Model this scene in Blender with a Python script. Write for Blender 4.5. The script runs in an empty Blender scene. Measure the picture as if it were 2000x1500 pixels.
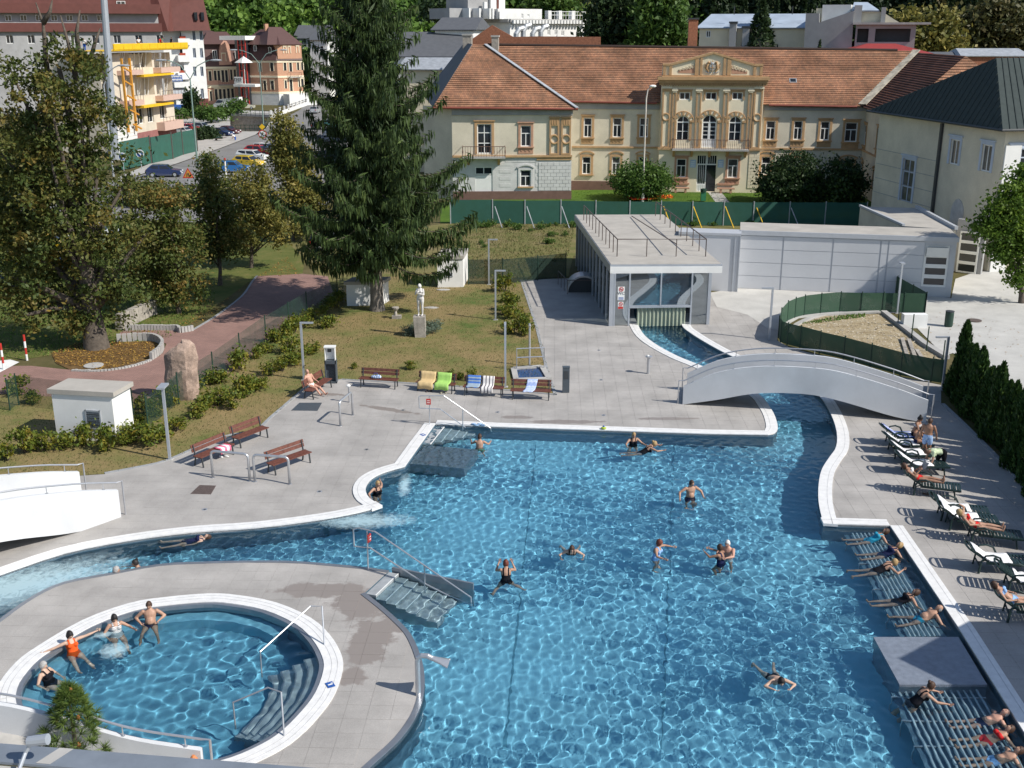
import bpy,bmesh,math,random
import numpy as np
from mathutils import Vector,Matrix
# ------ camera, sky, sun, exposure
S=bpy.context.scene
H,F,HY=16.5,2150.0,62.0
PITCH=math.atan((750-HY)/F)
cam=bpy.data.cameras.new('camera');camo=bpy.data.objects.new('camera',cam)
S.collection.objects.link(camo)
cam.sensor_width=36;cam.lens=F/2000*36;cam.clip_start=.3;cam.clip_end=2500
camo.location=(0,0,H);camo.rotation_euler=(math.pi/2-PITCH,0,0)
S.camera=camo
SUN_AZ,SUN_EL=math.radians(115),math.radians(42)
w=bpy.data.worlds.new('World');S.world=w;w.use_nodes=True
sky=w.node_tree.nodes.new('ShaderNodeTexSky');sky.sky_type='NISHITA';sky.sun_disc=False
sky.sun_elevation=SUN_EL;sky.sun_rotation=SUN_AZ;sky.air_density=1.0;sky.dust_density=.6;sky.ozone_density=1.5
w.node_tree.nodes['Background'].inputs[1].default_value=.105
w.node_tree.links.new(sky.outputs[0],w.node_tree.nodes['Background'].inputs[0])
sun=bpy.data.lights.new('sun','SUN');suno=bpy.data.objects.new('sun',sun);S.collection.objects.link(suno)
sun.energy=4.6;sun.angle=math.radians(.5);sun.color=(1,.95,.87)
SUNV=Vector((math.sin(SUN_AZ)*math.cos(SUN_EL),math.cos(SUN_AZ)*math.cos(SUN_EL),math.sin(SUN_EL)))
suno.rotation_euler=SUNV.to_track_quat('Z','Y').to_euler();suno.location=(40,-20,60)
sun.cycles.is_caustics_light=True
S.view_settings.view_transform='Standard';S.view_settings.look='None'
S.view_settings.gamma=1;S.view_settings.use_curve_mapping=False;S.view_settings.exposure=0.22
S.cycles.use_denoising=True
S.cycles.max_bounces=8;S.cycles.transparent_max_bounces=16;S.cycles.sample_clamp_indirect=6
# ------ helpers
random.seed(7);RNG=np.random.default_rng(7)
CP,SP=math.cos(PITCH),math.sin(PITCH)
Z=Vector((0,0,1))
COL=S.collection
def ray(px,py):
 u=(px-1000)/F;v=(750-py)/F
 return Vector((u,CP+v*SP,-SP+v*CP))
def g(px,py,z=0.0):
 """survey: the point of the level z that the photograph shows at this spot"""
 d=ray(px,py);t=(z-H)/d.z
 return Vector((d.x*t,d.y*t,z))
def at(px,py,Y):
 d=ray(px,py);t=Y/d.y
 return Vector((d.x*t,Y,H+d.z*t))
def sc(p):
 return F/(p[1]*CP-(p[2]-H)*SP)
class Fac:
 """a vertical plane through two points on the ground; u along, z up, d towards the viewer"""
 def __init__(s,A,B):
  s.A=Vector((A[0],A[1],0));U=Vector((B[0],B[1],0))-s.A
  s.L=U.length;s.U=U.normalized();s.n=Vector((s.U.y,-s.U.x,0))
 def uz(s,x,y):
  d=ray(x,y);o=Vector((0,0,H));t=(s.A-o).dot(s.n)/d.dot(s.n);p=o+d*t
  return (p-s.A).dot(s.U),p.z
 def P(s,u,z,d=0.0):
  q=s.A+s.U*u+s.n*d;return Vector((q.x,q.y,z))
 def rect(s,x0,y0,x1,y1):
  a=s.uz(x0,(y0+y1)/2)[0];b=s.uz(x1,(y0+y1)/2)[0]
  xm=(x0+x1)/2
  return a,b,s.uz(xm,y1)[1],s.uz(xm,y0)[1]
 def back(s,d):
  f=Fac(s.A,s.A+s.U);f.A=s.A-s.n*d;f.L=s.L;return f
def new(name,data):
 o=bpy.data.objects.new(name,data);COL.objects.link(o);return o
def tag(o,label=None,cat=None,group=None,kind=None):
 if label: o['label']=label
 if cat: o['category']=cat
 if group: o['group']=group
 if kind: o['kind']=kind
 return o
def thing(name,label,cat,loc=(0,0,0),rz=0.0,group=None):
 o=new(name,None);o.location=loc;o.rotation_euler=(0,0,rz);o.empty_display_size=.2
 return tag(o,label,cat,group)
KIDS={}
def copy_tree(o,parent=None):
 c=o.copy();COL.objects.link(c)
 if parent: c.parent=parent
 KIDS[c.name]=[]
 for ch in KIDS.get(o.name,()):
  KIDS[c.name].append(copy_tree(ch,c))
 return c
def off(o):
 v=Vector((0,0,0))
 while o is not None:
  v=v+o.location;o=o.parent
 return v
class MB:
 """collects shapes and links them as one mesh object"""
 def __init__(s): s.v=[];s.f=[];s.m=[];s.uv=None
 def add(s,vs,fs,m=0):
  b=len(s.v);s.v.extend([tuple(x) for x in vs])
  for q in fs: s.f.append(tuple(i+b for i in q));s.m.append(m)
 def obox(s,o,a,b,c,m=0):
  o,a,b,c=Vector(o),Vector(a),Vector(b),Vector(c)
  vs=[o,o+a,o+a+b,o+b,o+c,o+a+c,o+a+b+c,o+b+c]
  fs=[(0,3,2,1),(4,5,6,7),(0,1,5,4),(1,2,6,5),(2,3,7,6),(3,0,4,7)]
  if a.cross(b).dot(c) < 0: fs=[q[::-1] for q in fs]
  s.add(vs,fs,m)
 def box(s,c,d,rz=0,m=0):
  R=Matrix.Rotation(rz,3,'Z');c=Vector(c)
  a,b,e=R @ Vector((d[0],0,0)),R @ Vector((0,d[1],0)),Vector((0,0,d[2]))
  s.obox(c-(a+b+e)/2,a,b,e,m)
 def bar(s,p,q,wd,hd=None,up=Z,m=0):
  p,q=Vector(p),Vector(q);hd=hd or wd;t=(q-p)
  x=t.cross(up)
  if x.length < 1e-6: x=t.cross(Vector((1,0,0)))
  x=x.normalized();y=x.cross(t).normalized()
  s.obox(p-x*wd/2-y*hd/2,x*wd,t,y*hd,m)
 def tube(s,pts,r,n=6,m=0,cap=True):
  pts=[Vector(p) for p in pts];k=len(pts);rs=r if hasattr(r,'__len__') else [r]*k
  b=len(s.v);ref=None
  for i,p in enumerate(pts):
   t=(pts[min(i+1,k-1)]-pts[max(i-1,0)])
   t=t.normalized() if t.length > 1e-9 else Vector((0,0,1))
   if ref is None or abs(ref.dot(t)) > .99: ref=Vector((1,0,0)) if abs(t.x) < .8 else Vector((0,1,0))
   x=(ref-t*ref.dot(t)).normalized();y=t.cross(x);ref=x
   for j in range(n):
    a=2*math.pi*j/n;s.v.append(tuple(p+(x*math.cos(a)+y*math.sin(a))*rs[i]))
  for i in range(k-1):
   for j in range(n):
    s.f.append((b+i*n+j,b+i*n+(j+1) % n,b+(i+1)*n+(j+1) % n,b+(i+1)*n+j));s.m.append(m)
  if cap:
   s.f.append(tuple(b+j for j in range(n))[::-1]);s.m.append(m)
   s.f.append(tuple(b+(k-1)*n+j for j in range(n)));s.m.append(m)
 def prism(s,poly,dz,m=0):
  n=len(poly);dv=Vector(dz) if hasattr(dz,'__len__') else Vector((0,0,dz));poly=[Vector(p) for p in poly]
  fs=[tuple(range(n))[::-1],tuple(range(n,2*n))]+[(i,(i+1) % n,n+(i+1) % n,n+i) for i in range(n)]
  s.add(poly+[p+dv for p in poly],fs,m)
 def poly(s,pts,m=0): s.add(pts,[tuple(range(len(pts)))],m)
 def ell(s,c,r,nu=10,nv=7,R=None,m=0):
  c=Vector(c);r=(r,r,r) if not hasattr(r,'__len__') else r;vs=[]
  for i in range(nv+1):
   th=math.pi*i/nv
   for j in range(nu):
    a=2*math.pi*j/nu
    q=Vector((r[0]*math.sin(th)*math.cos(a),r[1]*math.sin(th)*math.sin(a),r[2]*math.cos(th)))
    vs.append(c+(R @ q if R else q))
  fs=[(i*nu+j,(i+1)*nu+j,(i+1)*nu+(j+1) % nu,i*nu+(j+1) % nu) for i in range(nv) for j in range(nu)]
  s.add(vs,fs,m)
 def lathe(s,c,prof,n=12,m=0):
  c=Vector(c);k=len(prof)
  vs=[c+Vector((r*math.cos(2*math.pi*j/n),r*math.sin(2*math.pi*j/n),z)) for r,z in prof for j in range(n)]
  fs=[(i*n+j,i*n+(j+1) % n,(i+1)*n+(j+1) % n,(i+1)*n+j) for i in range(k-1) for j in range(n)]
  fs+=[tuple(range(n))[::-1],tuple((k-1)*n+j for j in range(n))]
  s.add(vs,fs,m)
 def build(s,name,mats,parent=None,smooth=False,world=True):
  mats=mats if isinstance(mats,(list,tuple)) else [mats]
  me=bpy.data.meshes.new(name)
  vs=s.v
  if parent is not None and world:
   o=off(parent);vs=[(a-o.x,b-o.y,c-o.z) for a,b,c in vs]
  me.from_pydata(vs,[],s.f)
  for x in mats: me.materials.append(x)
  if len(mats) > 1: me.polygons.foreach_set('material_index',s.m)
  if smooth: me.shade_smooth()
  me.update()
  ob=new(name,me)
  if parent is not None:
   ob.parent=parent;KIDS.setdefault(parent.name,[]).append(ob)
  return ob
def npmesh(name,V,Q,mats,parent=None,attr=None,smooth=False,uv=None):
 """a mesh from numpy arrays: V (n,3), Q (k,4 or 3); attr: one float per face"""
 me=bpy.data.meshes.new(name);V=np.asarray(V,dtype=np.float32)
 if parent is not None: V=V-np.array(off(parent),dtype=np.float32)
 n,k=Q.shape
 me.vertices.add(len(V));me.vertices.foreach_set('co',V.ravel())
 me.loops.add(n*k);me.loops.foreach_set('vertex_index',Q.astype(np.int32).ravel())
 me.polygons.add(n);me.polygons.foreach_set('loop_start',np.arange(0,n*k,k,dtype=np.int32))
 for x in (mats if isinstance(mats,(list,tuple)) else [mats]): me.materials.append(x)
 if attr is not None:
  a=me.attributes.new('tint','FLOAT','FACE');a.data.foreach_set('value',np.asarray(attr,dtype=np.float32))
 me.update(calc_edges=True);me.validate()
 if smooth: me.shade_smooth()
 ob=new(name,me)
 if parent is not None: ob.parent=parent;KIDS.setdefault(parent.name,[]).append(ob)
 return ob
# ------ materials
def nodes(m): return m.node_tree.nodes,m.node_tree.links
def mat(name,col,rough=.75,metal=0,var=.18,scale=2.0,bump=0,bscale=None,spec=.4,fine=0,fscale=60):
 m=bpy.data.materials.new(name);m.use_nodes=True;N,L=nodes(m);b=N['Principled BSDF']
 b.inputs['Base Color'].default_value=(*col,1);b.inputs['Roughness'].default_value=rough;b.inputs['Metallic'].default_value=metal
 b.inputs['Specular IOR Level'].default_value=spec
 geo=N.new('ShaderNodeNewGeometry')
 if var:
  n=N.new('ShaderNodeTexNoise');n.inputs['Scale'].default_value=scale;n.inputs['Detail'].default_value=6;n.inputs['Roughness'].default_value=.6
  L.new(geo.outputs['Position'],n.inputs['Vector'])
  r=N.new('ShaderNodeMapRange');r.inputs[1].default_value=.3;r.inputs[2].default_value=.7;r.inputs[3].default_value=1-var;r.inputs[4].default_value=1+var
  L.new(n.outputs[0],r.inputs[0]);fac=r.outputs[0]
  if fine:
   n2=N.new('ShaderNodeTexNoise');n2.inputs['Scale'].default_value=fscale;n2.inputs['Detail'].default_value=2
   L.new(geo.outputs['Position'],n2.inputs['Vector'])
   r2=N.new('ShaderNodeMapRange');r2.inputs[1].default_value=.3;r2.inputs[2].default_value=.7;r2.inputs[3].default_value=1-fine;r2.inputs[4].default_value=1+fine
   L.new(n2.outputs[0],r2.inputs[0]);mu=N.new('ShaderNodeMath');mu.operation='MULTIPLY'
   L.new(fac,mu.inputs[0]);L.new(r2.outputs[0],mu.inputs[1]);fac=mu.outputs[0]
  x=N.new('ShaderNodeVectorMath');x.operation='SCALE';x.inputs[0].default_value=col;L.new(fac,x.inputs['Scale'])
  L.new(x.outputs[0],b.inputs['Base Color'])
 if bump:
  n3=N.new('ShaderNodeTexNoise');n3.inputs['Scale'].default_value=bscale or scale*8;n3.inputs['Detail'].default_value=4
  L.new(geo.outputs['Position'],n3.inputs['Vector'])
  bm_=N.new('ShaderNodeBump');bm_.inputs['Strength'].default_value=bump;bm_.inputs['Distance'].default_value=.05
  L.new(n3.outputs[0],bm_.inputs['Height']);L.new(bm_.outputs[0],b.inputs['Normal'])
 return m
def ramp_mat(name,stops,scale=.3,detail=8,rough=.95,fine=None,bump=.4,bscale=8):
 """ground cover: colours of a ramp over two noises"""
 m=bpy.data.materials.new(name);m.use_nodes=True;N,L=nodes(m);b=N['Principled BSDF'];b.inputs['Roughness'].default_value=rough
 b.inputs['Specular IOR Level'].default_value=.15
 geo=N.new('ShaderNodeNewGeometry');n=N.new('ShaderNodeTexNoise');n.inputs['Scale'].default_value=scale;n.inputs['Detail'].default_value=detail;n.inputs['Roughness'].default_value=.72
 L.new(geo.outputs['Position'],n.inputs['Vector'])
 r=N.new('ShaderNodeValToRGB');e=r.color_ramp.elements
 while len(e) < len(stops): e.new(.5)
 for k,(p,c) in enumerate(stops): e[k].position=p;e[k].color=(*c,1)
 L.new(n.outputs[0],r.inputs[0]);L.new(r.outputs[0],b.inputs['Base Color'])
 n3=N.new('ShaderNodeTexNoise');n3.inputs['Scale'].default_value=bscale;n3.inputs['Detail'].default_value=5
 L.new(geo.outputs['Position'],n3.inputs['Vector']);bp=N.new('ShaderNodeBump');bp.inputs['Strength'].default_value=bump;bp.inputs['Distance'].default_value=.06
 L.new(n3.outputs[0],bp.inputs['Height']);L.new(bp.outputs[0],b.inputs['Normal'])
 return m
def leaf_mat(name,stops,trans=.3,rough=.55,gain=1.45):
 m=bpy.data.materials.new(name);m.use_nodes=True;N,L=nodes(m);b=N['Principled BSDF'];b.inputs['Roughness'].default_value=rough;b.inputs['Specular IOR Level'].default_value=.3
 a=N.new('ShaderNodeAttribute');a.attribute_name='tint'
 r=N.new('ShaderNodeValToRGB');e=r.color_ramp.elements
 while len(e) < len(stops): e.new(.5)
 for k,(p,c) in enumerate(stops): e[k].position=p;e[k].color=(*[q*gain for q in c],1)
 L.new(a.outputs['Fac'],r.inputs[0]);L.new(r.outputs[0],b.inputs['Base Color'])
 t=N.new('ShaderNodeBsdfTranslucent');L.new(r.outputs[0],t.inputs[0])
 x=N.new('ShaderNodeMixShader');x.inputs[0].default_value=trans
 L.new(b.outputs[0],x.inputs[1]);L.new(t.outputs[0],x.inputs[2]);L.new(x.outputs[0],N['Material Output'].inputs[0])
 return m
def net_mat(name,col,alpha):
 m=bpy.data.materials.new(name);m.use_nodes=True;N,L=nodes(m);b=N['Principled BSDF']
 b.inputs['Base Color'].default_value=(*col,1);b.inputs['Roughness'].default_value=.9
 t=N.new('ShaderNodeBsdfTransparent');x=N.new('ShaderNodeMixShader');x.inputs[0].default_value=alpha
 geo=N.new('ShaderNodeNewGeometry');n=N.new('ShaderNodeTexNoise');n.inputs['Scale'].default_value=1.2;n.inputs['Detail'].default_value=4
 L.new(geo.outputs['Position'],n.inputs['Vector']);r=N.new('ShaderNodeMapRange');r.inputs[1].default_value=.3;r.inputs[2].default_value=.7;r.inputs[3].default_value=alpha-.08;r.inputs[4].default_value=alpha+.08
 L.new(n.outputs[0],r.inputs[0]);L.new(r.outputs[0],x.inputs[0])
 L.new(t.outputs[0],x.inputs[1]);L.new(b.outputs[0],x.inputs[2]);L.new(x.outputs[0],N['Material Output'].inputs[0])
 return m
class M: pass
M.white=mat('white_paint',(.78,.78,.76),.5,var=.05)
M.wallwhite=mat('white_render',(.74,.74,.72),.85,var=.06,scale=1.2,fine=.03)
M.coping=mat('white_coping',(.74,.735,.72),.45,var=.09,scale=4,fine=.05,fscale=25)
M.steel=mat('brushed_steel',(.55,.56,.58),.3,metal=.65,var=.1)
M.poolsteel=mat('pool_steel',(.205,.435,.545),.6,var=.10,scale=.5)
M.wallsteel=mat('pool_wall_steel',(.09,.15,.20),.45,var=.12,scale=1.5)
M.edge=mat('edge_steel',(.30,.32,.35),.35,metal=.6,var=.1)
M.lamp=mat('grey_lamp_paint',(.40,.43,.47),.4,metal=.3,var=.05)
M.dark=mat('dark_iron',(.045,.05,.055),.5,var=.1)
M.wood=mat('red_brown_wood',(.135,.05,.035),.55,var=.35,scale=9)
M.slab=mat('granite_slab',(.36,.342,.322),.8,var=.2,scale=.55,fine=.11,fscale=45,bump=.06)
M.slab2=mat('pale_concrete',(.47,.46,.43),.85,var=.13,scale=.6,fine=.06,fscale=20,bump=.05)
M.kerb=mat('grey_kerb',(.30,.31,.32),.8,var=.15,scale=3)
M.concrete=mat('concrete',(.40,.39,.37),.9,var=.15,scale=1.2,bump=.05)
M.roofconc=mat('tan_roof_concrete',(.40,.375,.335),.9,var=.13,scale=.8,fine=.05,bump=.05)
M.asphalt=mat('asphalt',(.20,.195,.19),.9,var=.15,scale=.4,fine=.1,fscale=30)
M.pave=mat('pale_pavement',(.40,.385,.36),.9,var=.14,scale=.5)
M.panel=mat('grey_panel',(.54,.55,.57),.55,var=.05,scale=.4)
M.panelfr=mat('grey_profile',(.44,.46,.49),.45,var=.05)
M.beige=mat('beige_render',(.62,.565,.445),.9,var=.15,scale=.4,fine=.04,fscale=9)
M.cream=mat('cream_render',(.78,.69,.51),.9,var=.07,scale=.6,fine=.03)
M.ochre=mat('ochre_trim',(.46,.29,.15),.85,var=.15,scale=1.5)
M.rose=mat('rose_trim',(.47,.27,.18),.85,var=.15,scale=1.5)
M.ashlar=mat('white_ashlar',(.58,.575,.56),.85,var=.1,scale=1.4,fine=.05)
M.plinth=mat('brown_plinth',(.17,.10,.08),.9,var=.15)
M.glass=mat('window_glass',(.022,.026,.032),.06,var=.4,scale=.4,spec=.6)
M.curtain=mat('curtained_glass',(.10,.10,.095),.15,var=.5,scale=1.5)
M.gutter=mat('red_gutter',(.22,.06,.04),.6,var=.1)
M.zinc=mat('zinc_flashing',(.42,.44,.46),.5,metal=.3,var=.2,scale=2)
M.bark=mat('bark',(.10,.082,.065),.95,var=.35,scale=6,bump=.5,bscale=18)
M.palebark=mat('pale_spruce_bark',(.20,.175,.15),.95,var=.4,scale=5,bump=.5,bscale=18)
M.greenpost=mat('green_post',(.02,.05,.035),.5,var=.1)
M.net=net_mat('green_windbreak_net',(.03,.115,.085),.88)
M.net2=net_mat('dark_green_net',(.035,.085,.05),.86)
M.wire=net_mat('wire_mesh',(.02,.06,.04),.22)
M.brown=mat('brown_cladding',(.125,.042,.034),.7,var=.12,scale=1)
M.pink=mat('pink_render',(.55,.32,.24),.9,var=.06)
M.terra=mat('terracotta_render',(.50,.28,.18),.9,var=.06)
M.mroof=mat('brown_metal_roof',(.095,.05,.045),.6,var=.1)
M.greyroof=mat('grey_roof',(.10,.105,.115),.7,var=.12)
M.yellow=mat('yellow_formwork',(.75,.47,.02),.6,var=.12)
M.orange=mat('orange_scaffold',(.60,.28,.04),.6,var=.1)
M.greyrender=mat('grey_render',(.33,.33,.33),.9,var=.14,scale=.5)
M.redroof=mat('red_sheet_roof',(.30,.045,.04),.5,var=.1)
M.tyre=mat('tyre',(.02,.02,.02),.9,var=0)
M.lounger=mat('dark_green_plastic',(.016,.035,.035),.35,var=.08)
M.bluegrey=mat('blue_grey_metal',(.075,.09,.105),.45,var=.06)
M.blue=mat('blue_paint',(.03,.10,.35),.4,var=.05)
M.red=mat('red_paint',(.48,.04,.03),.4,var=.05)
M.rust=mat('brown_grate',(.13,.10,.09),.6,metal=.2,var=.2,scale=12)
# ------ outlines of the ground surfaces (surveyed)
def G(pts,z=0.0): return [g(x,y,z) for x,y in pts]
def smooth(pts,n=4):
 """Catmull-Rom through the points (open)"""
 out=[];P=[Vector(p) for p in pts]
 for i in range(len(P)-1):
  a,b,c,d=P[max(i-1,0)],P[i],P[i+1],P[min(i+2,len(P)-1)]
  for k in range(n):
   t=k/n
   out.append(.5*(2*b+(c-a)*t+(2*a-5*b+4*c-d)*t*t+(3*b-a-3*c+d)*t**3))
 return out+[P[-1]]
def sm(pts,n=4): return [(p.x,p.y) for p in smooth([(x,y,0) for x,y in pts],n)]
L_TOP=[(850,829),(960,834),(1170,841),(1380,848),(1500,850)]
L_CHL=sm([(1510,849),(1519,838),(1514,815),(1503,795),(1487,775),(1450,750),(1405,730),(1362,712),(1325,697),(1287,677),(1260,657),(1246,635),(1238,612),(1240,590)],3)
L_CHR=sm([(1345,590),(1330,612),(1332,636),(1347,650),(1382,672),(1430,697),(1500,724),(1560,748),(1600,774),(1622,808),(1634,844),(1633,874),(1620,894),(1606,916),(1600,938),(1598,965),(1600,990),(1608,1024)],3)
L_REC=[(1608,1024),(1738,1028)]
L_RIGHT=[(1738,1028),(1874,1231),(1987,1412),(2105,1600)]
L_ISL=sm([(560,1625),(650,1562),(733,1490),(783,1443),(813,1400),(827,1360),(829,1317),(820,1277),(803,1240),(783,1217),(750,1187),(713,1158)],3)
L_ISL2=sm([(760,1115),(700,1107),(583,1097),(500,1095.5),(400,1097.5),(313,1102),(219,1119),(125,1137),(63,1165),(0,1209),(-70,1262),(-140,1330)],3)
L_BANK=sm([(-260,1240),(-170,1187),(-80,1150),(0,1124),(125,1082),(250,1057),(375,1041),(500,1032),(625,1016),(700,1002),(747,989)],3)
L_ALC=sm([(747,989),(722,975),(714,957),(722,940),(740,928),(765,919),(791,912)],3)
WPX=L_TOP+L_CHL+L_CHR+L_REC[1:]+L_RIGHT[1:]+[(2105,1720),(480,1720)]+L_ISL+L_ISL2+L_BANK+L_ALC[1:]
W2=G(WPX)
T_IN=sm([(30,1362),(38,1334),(66,1298),(100,1272),(180,1224),(260,1194),(320,1184),(400,1177),(450,1180),(517,1193),(577,1220),(610,1250),(629,1283),(632,1310),(617,1353),(590,1390),(550,1430),(510,1456),(450,1482),(380,1497),(290,1497),(200,1480),(120,1450),(60,1412),(36,1385),(30,1362)],3)[:-1]
T2=G(T_IN)
CANAL=G([(452,256),(514,256),(524,228),(448,226)])
def inside(poly,X,Y):
 """vectorised point in polygon"""
 px=np.array([p[0] for p in poly]);py=np.array([p[1] for p in poly]);r=np.zeros(np.shape(X),bool);j=len(px)-1
 for i in range(len(px)):
  c=((py[i] > Y) !=(py[j] > Y)) & (X < (px[j]-px[i])*(Y-py[i])/(py[j]-py[i]+1e-12)+px[i])
  r ^=c;j=i
 return r
def sheet(name,outer,z,m,holes=(),kind='structure',parent=None):
 bm=bmesh.new();ed=[]
 for loop in [outer]+list(holes):
  vs=[bm.verts.new((p[0],p[1],z)) for p in loop]
  ed+=[bm.edges.new((vs[i],vs[(i+1) % len(vs)])) for i in range(len(vs))]
 bmesh.ops.triangle_fill(bm,use_beauty=True,use_dissolve=False,edges=ed,normal=(0,0,1))
 bmesh.ops.recalc_face_normals(bm,faces=bm.faces)
 for f in bm.faces:
  if f.normal.z < 0: f.normal_flip()
 me=bpy.data.meshes.new(name);bm.to_mesh(me);bm.free();me.materials.append(m);o=new(name,me)
 if parent: o.parent=parent
 if kind: o['kind']=kind
 return o
def ribbon(name,line,width,z0,z1,m,side=1,kind='structure',parent=None):
 """a strip of the given width beside a line, with its two vertical faces"""
 P=[Vector((p[0],p[1],0)) for p in line];n=len(P);O=[]
 for i in range(n):
  t=(P[min(i+1,n-1)]-P[max(i-1,0)]);t.normalize();O.append(P[i]+Vector((t.y,-t.x,0))*side*width)
 mb=MB()
 for i in range(n-1):
  a,b,c,d=P[i],P[i+1],O[i+1],O[i]
  q=[Vector((p.x,p.y,z1)) for p in (a,b,c,d)];k=[Vector((p.x,p.y,z0)) for p in (a,b,c,d)]
  mb.add(q+k,[(0,1,2,3),(0,4,5,1),(2,6,7,3)])
 for i in (0,n-1):
  a,d=P[i],O[i];mb.add([(a.x,a.y,z0),(a.x,a.y,z1),(d.x,d.y,z1),(d.x,d.y,z0)],[(0,1,2,3)])
 o=mb.build(name,m,parent,world=False)
 if kind: o['kind']=kind
 return o
# ------ ground, deck, lawns, roads
M.earth=ramp_mat('rough_grass',[(.3,(.055,.062,.018)),(.5,(.095,.085,.035)),(.7,(.15,.12,.06))],.25)
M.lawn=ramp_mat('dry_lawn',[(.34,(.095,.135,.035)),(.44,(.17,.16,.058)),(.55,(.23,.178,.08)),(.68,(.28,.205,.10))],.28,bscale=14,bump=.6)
M.green=ramp_mat('green_lawn',[(.3,(.05,.10,.015)),(.6,(.085,.15,.02)),(.75,(.13,.16,.04))],.3,bscale=12)
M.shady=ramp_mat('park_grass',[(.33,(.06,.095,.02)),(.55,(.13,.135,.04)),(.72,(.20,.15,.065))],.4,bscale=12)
M.litter=ramp_mat('leaf_covered_earth',[(.3,(.07,.045,.02)),(.5,(.14,.085,.035)),(.7,(.20,.13,.055))],1.1,bscale=16,bump=.7)
M.weedy=ramp_mat('weedy_ground',[(.3,(.08,.11,.025)),(.5,(.17,.155,.06)),(.62,(.2,.165,.08)),(.75,(.3,.26,.17))],.35,bscale=6,bump=.8)
M.dirt=ramp_mat('pale_rubble',[(.3,(.22,.17,.10)),(.5,(.36,.29,.18)),(.7,(.42,.37,.27))],1.4,bscale=9,bump=.9)
M.brickpath=bpy.data.materials.new('red_brick_path');M.brickpath.use_nodes=True
N,L=nodes(M.brickpath);b=N['Principled BSDF'];b.inputs['Roughness'].default_value=.9
geo=N.new('ShaderNodeNewGeometry');br=N.new('ShaderNodeTexBrick');br.inputs['Scale'].default_value=1;br.inputs['Brick Width'].default_value=.2;br.inputs['Row Height'].default_value=.1;br.inputs['Mortar Size'].default_value=.006
br.inputs['Color1'].default_value=(.31,.18,.15,1);br.inputs['Color2'].default_value=(.26,.155,.13,1);br.inputs['Mortar'].default_value=(.12,.08,.065,1)
L.new(geo.outputs['Position'],br.inputs['Vector']);nz=N.new('ShaderNodeTexNoise');nz.inputs['Scale'].default_value=.8;nz.inputs['Detail'].default_value=6
L.new(geo.outputs['Position'],nz.inputs['Vector']);mr=N.new('ShaderNodeMapRange');mr.inputs[3].default_value=.7;mr.inputs[4].default_value=1.3
L.new(nz.outputs[0],mr.inputs[0]);vm=N.new('ShaderNodeVectorMath');vm.operation='SCALE';L.new(br.outputs[0],vm.inputs[0]);L.new(mr.outputs[0],vm.inputs['Scale']);L.new(vm.outputs[0],b.inputs['Base Color'])
def wet(m,spots):
 N,L=nodes(m);b=N['Principled BSDF'];src=b.inputs['Base Color'].links[0].from_socket
 geo=N.new('ShaderNodeNewGeometry');nz=N.new('ShaderNodeTexNoise');nz.inputs['Scale'].default_value=1.6;nz.inputs['Detail'].default_value=5;nz.inputs['Roughness'].default_value=.65
 L.new(geo.outputs['Position'],nz.inputs['Vector']);acc=None
 for p,rx,ry,rz in spots:
  mp=N.new('ShaderNodeMapping');mp.vector_type='TEXTURE';mp.inputs['Location'].default_value=(p.x,p.y,0);mp.inputs['Rotation'].default_value=(0,0,rz);mp.inputs['Scale'].default_value=(rx,ry,1e3)
  L.new(geo.outputs['Position'],mp.inputs['Vector']);ln=N.new('ShaderNodeVectorMath');ln.operation='LENGTH';L.new(mp.outputs[0],ln.inputs[0])
  if acc is None: acc=ln.outputs['Value']
  else:
   mi=N.new('ShaderNodeMath');mi.operation='MINIMUM';L.new(acc,mi.inputs[0]);L.new(ln.outputs['Value'],mi.inputs[1]);acc=mi.outputs[0]
 ad=N.new('ShaderNodeMath');ad.operation='MULTIPLY_ADD';ad.inputs[1].default_value=-1.7;L.new(nz.outputs[0],ad.inputs[0]);L.new(acc,ad.inputs[2])
 mr=N.new('ShaderNodeMapRange');mr.inputs[1].default_value=-.1;mr.inputs[2].default_value=.1;mr.inputs[3].default_value=1;mr.inputs[4].default_value=0;L.new(ad.outputs[0],mr.inputs[0])
 mx=N.new('ShaderNodeMix');mx.data_type='RGBA';mx.inputs[7].default_value=(.255,.225,.205,1);L.new(mr.outputs[0],mx.inputs[0]);L.new(src,mx.inputs[6]);L.new(mx.outputs[2],b.inputs['Base Color'])
 ro=N.new('ShaderNodeMapRange');ro.inputs[3].default_value=.8;ro.inputs[4].default_value=.45;L.new(mr.outputs[0],ro.inputs[0]);L.new(ro.outputs[0],b.inputs['Roughness'])
wet(M.slab,[(g(640,1152),1.7,.55,0),(g(705,1180),1.0,1.2,.3),(g(725,1250),.8,1.6,-.3),(g(755,1225),1.1,.5,0),(g(690,1320),.5,.5,0),(g(760,800),1.6,.25,-.4),(g(640,770),1.0,.22,-.2),(g(1100,824),1.9,.3,0),(g(1010,815),.8,.25,0),(g(1300,818),1.5,.2,0)])
BIG=[(-420,-30),(420,-30),(420,440),(-420,440)]
ground=sheet('ground',BIG,-.012,M.earth,[W2,T2,CANAL])
D_PX=[(-500,1800),(-500,940),(-150,930),(60,935),(205,926),(270,914),(332,899),(430,856),(500,842),(530,817),(572,781),(600,757),(668,742),(830,751),(992,763),(1088,772),(1072,725),(1050,637),(1020,547),(1120,543),(1190,560),(1386,572),(1440,563),(1715,566),(1800,611),(1640,612),(1560,622),(1520,645),(1518,665),(1545,680),(1650,706),(1760,736),(1838,752),(1838,790),(1880,830),(1930,880),(2000,952),(2200,1150),(2600,1500),(2600,1800)]
D2=G(D_PX)
deck=sheet('deck',D2,0,M.slab,[W2,T2])
tag(deck,'grey granite slab deck around the blue pools')
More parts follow.
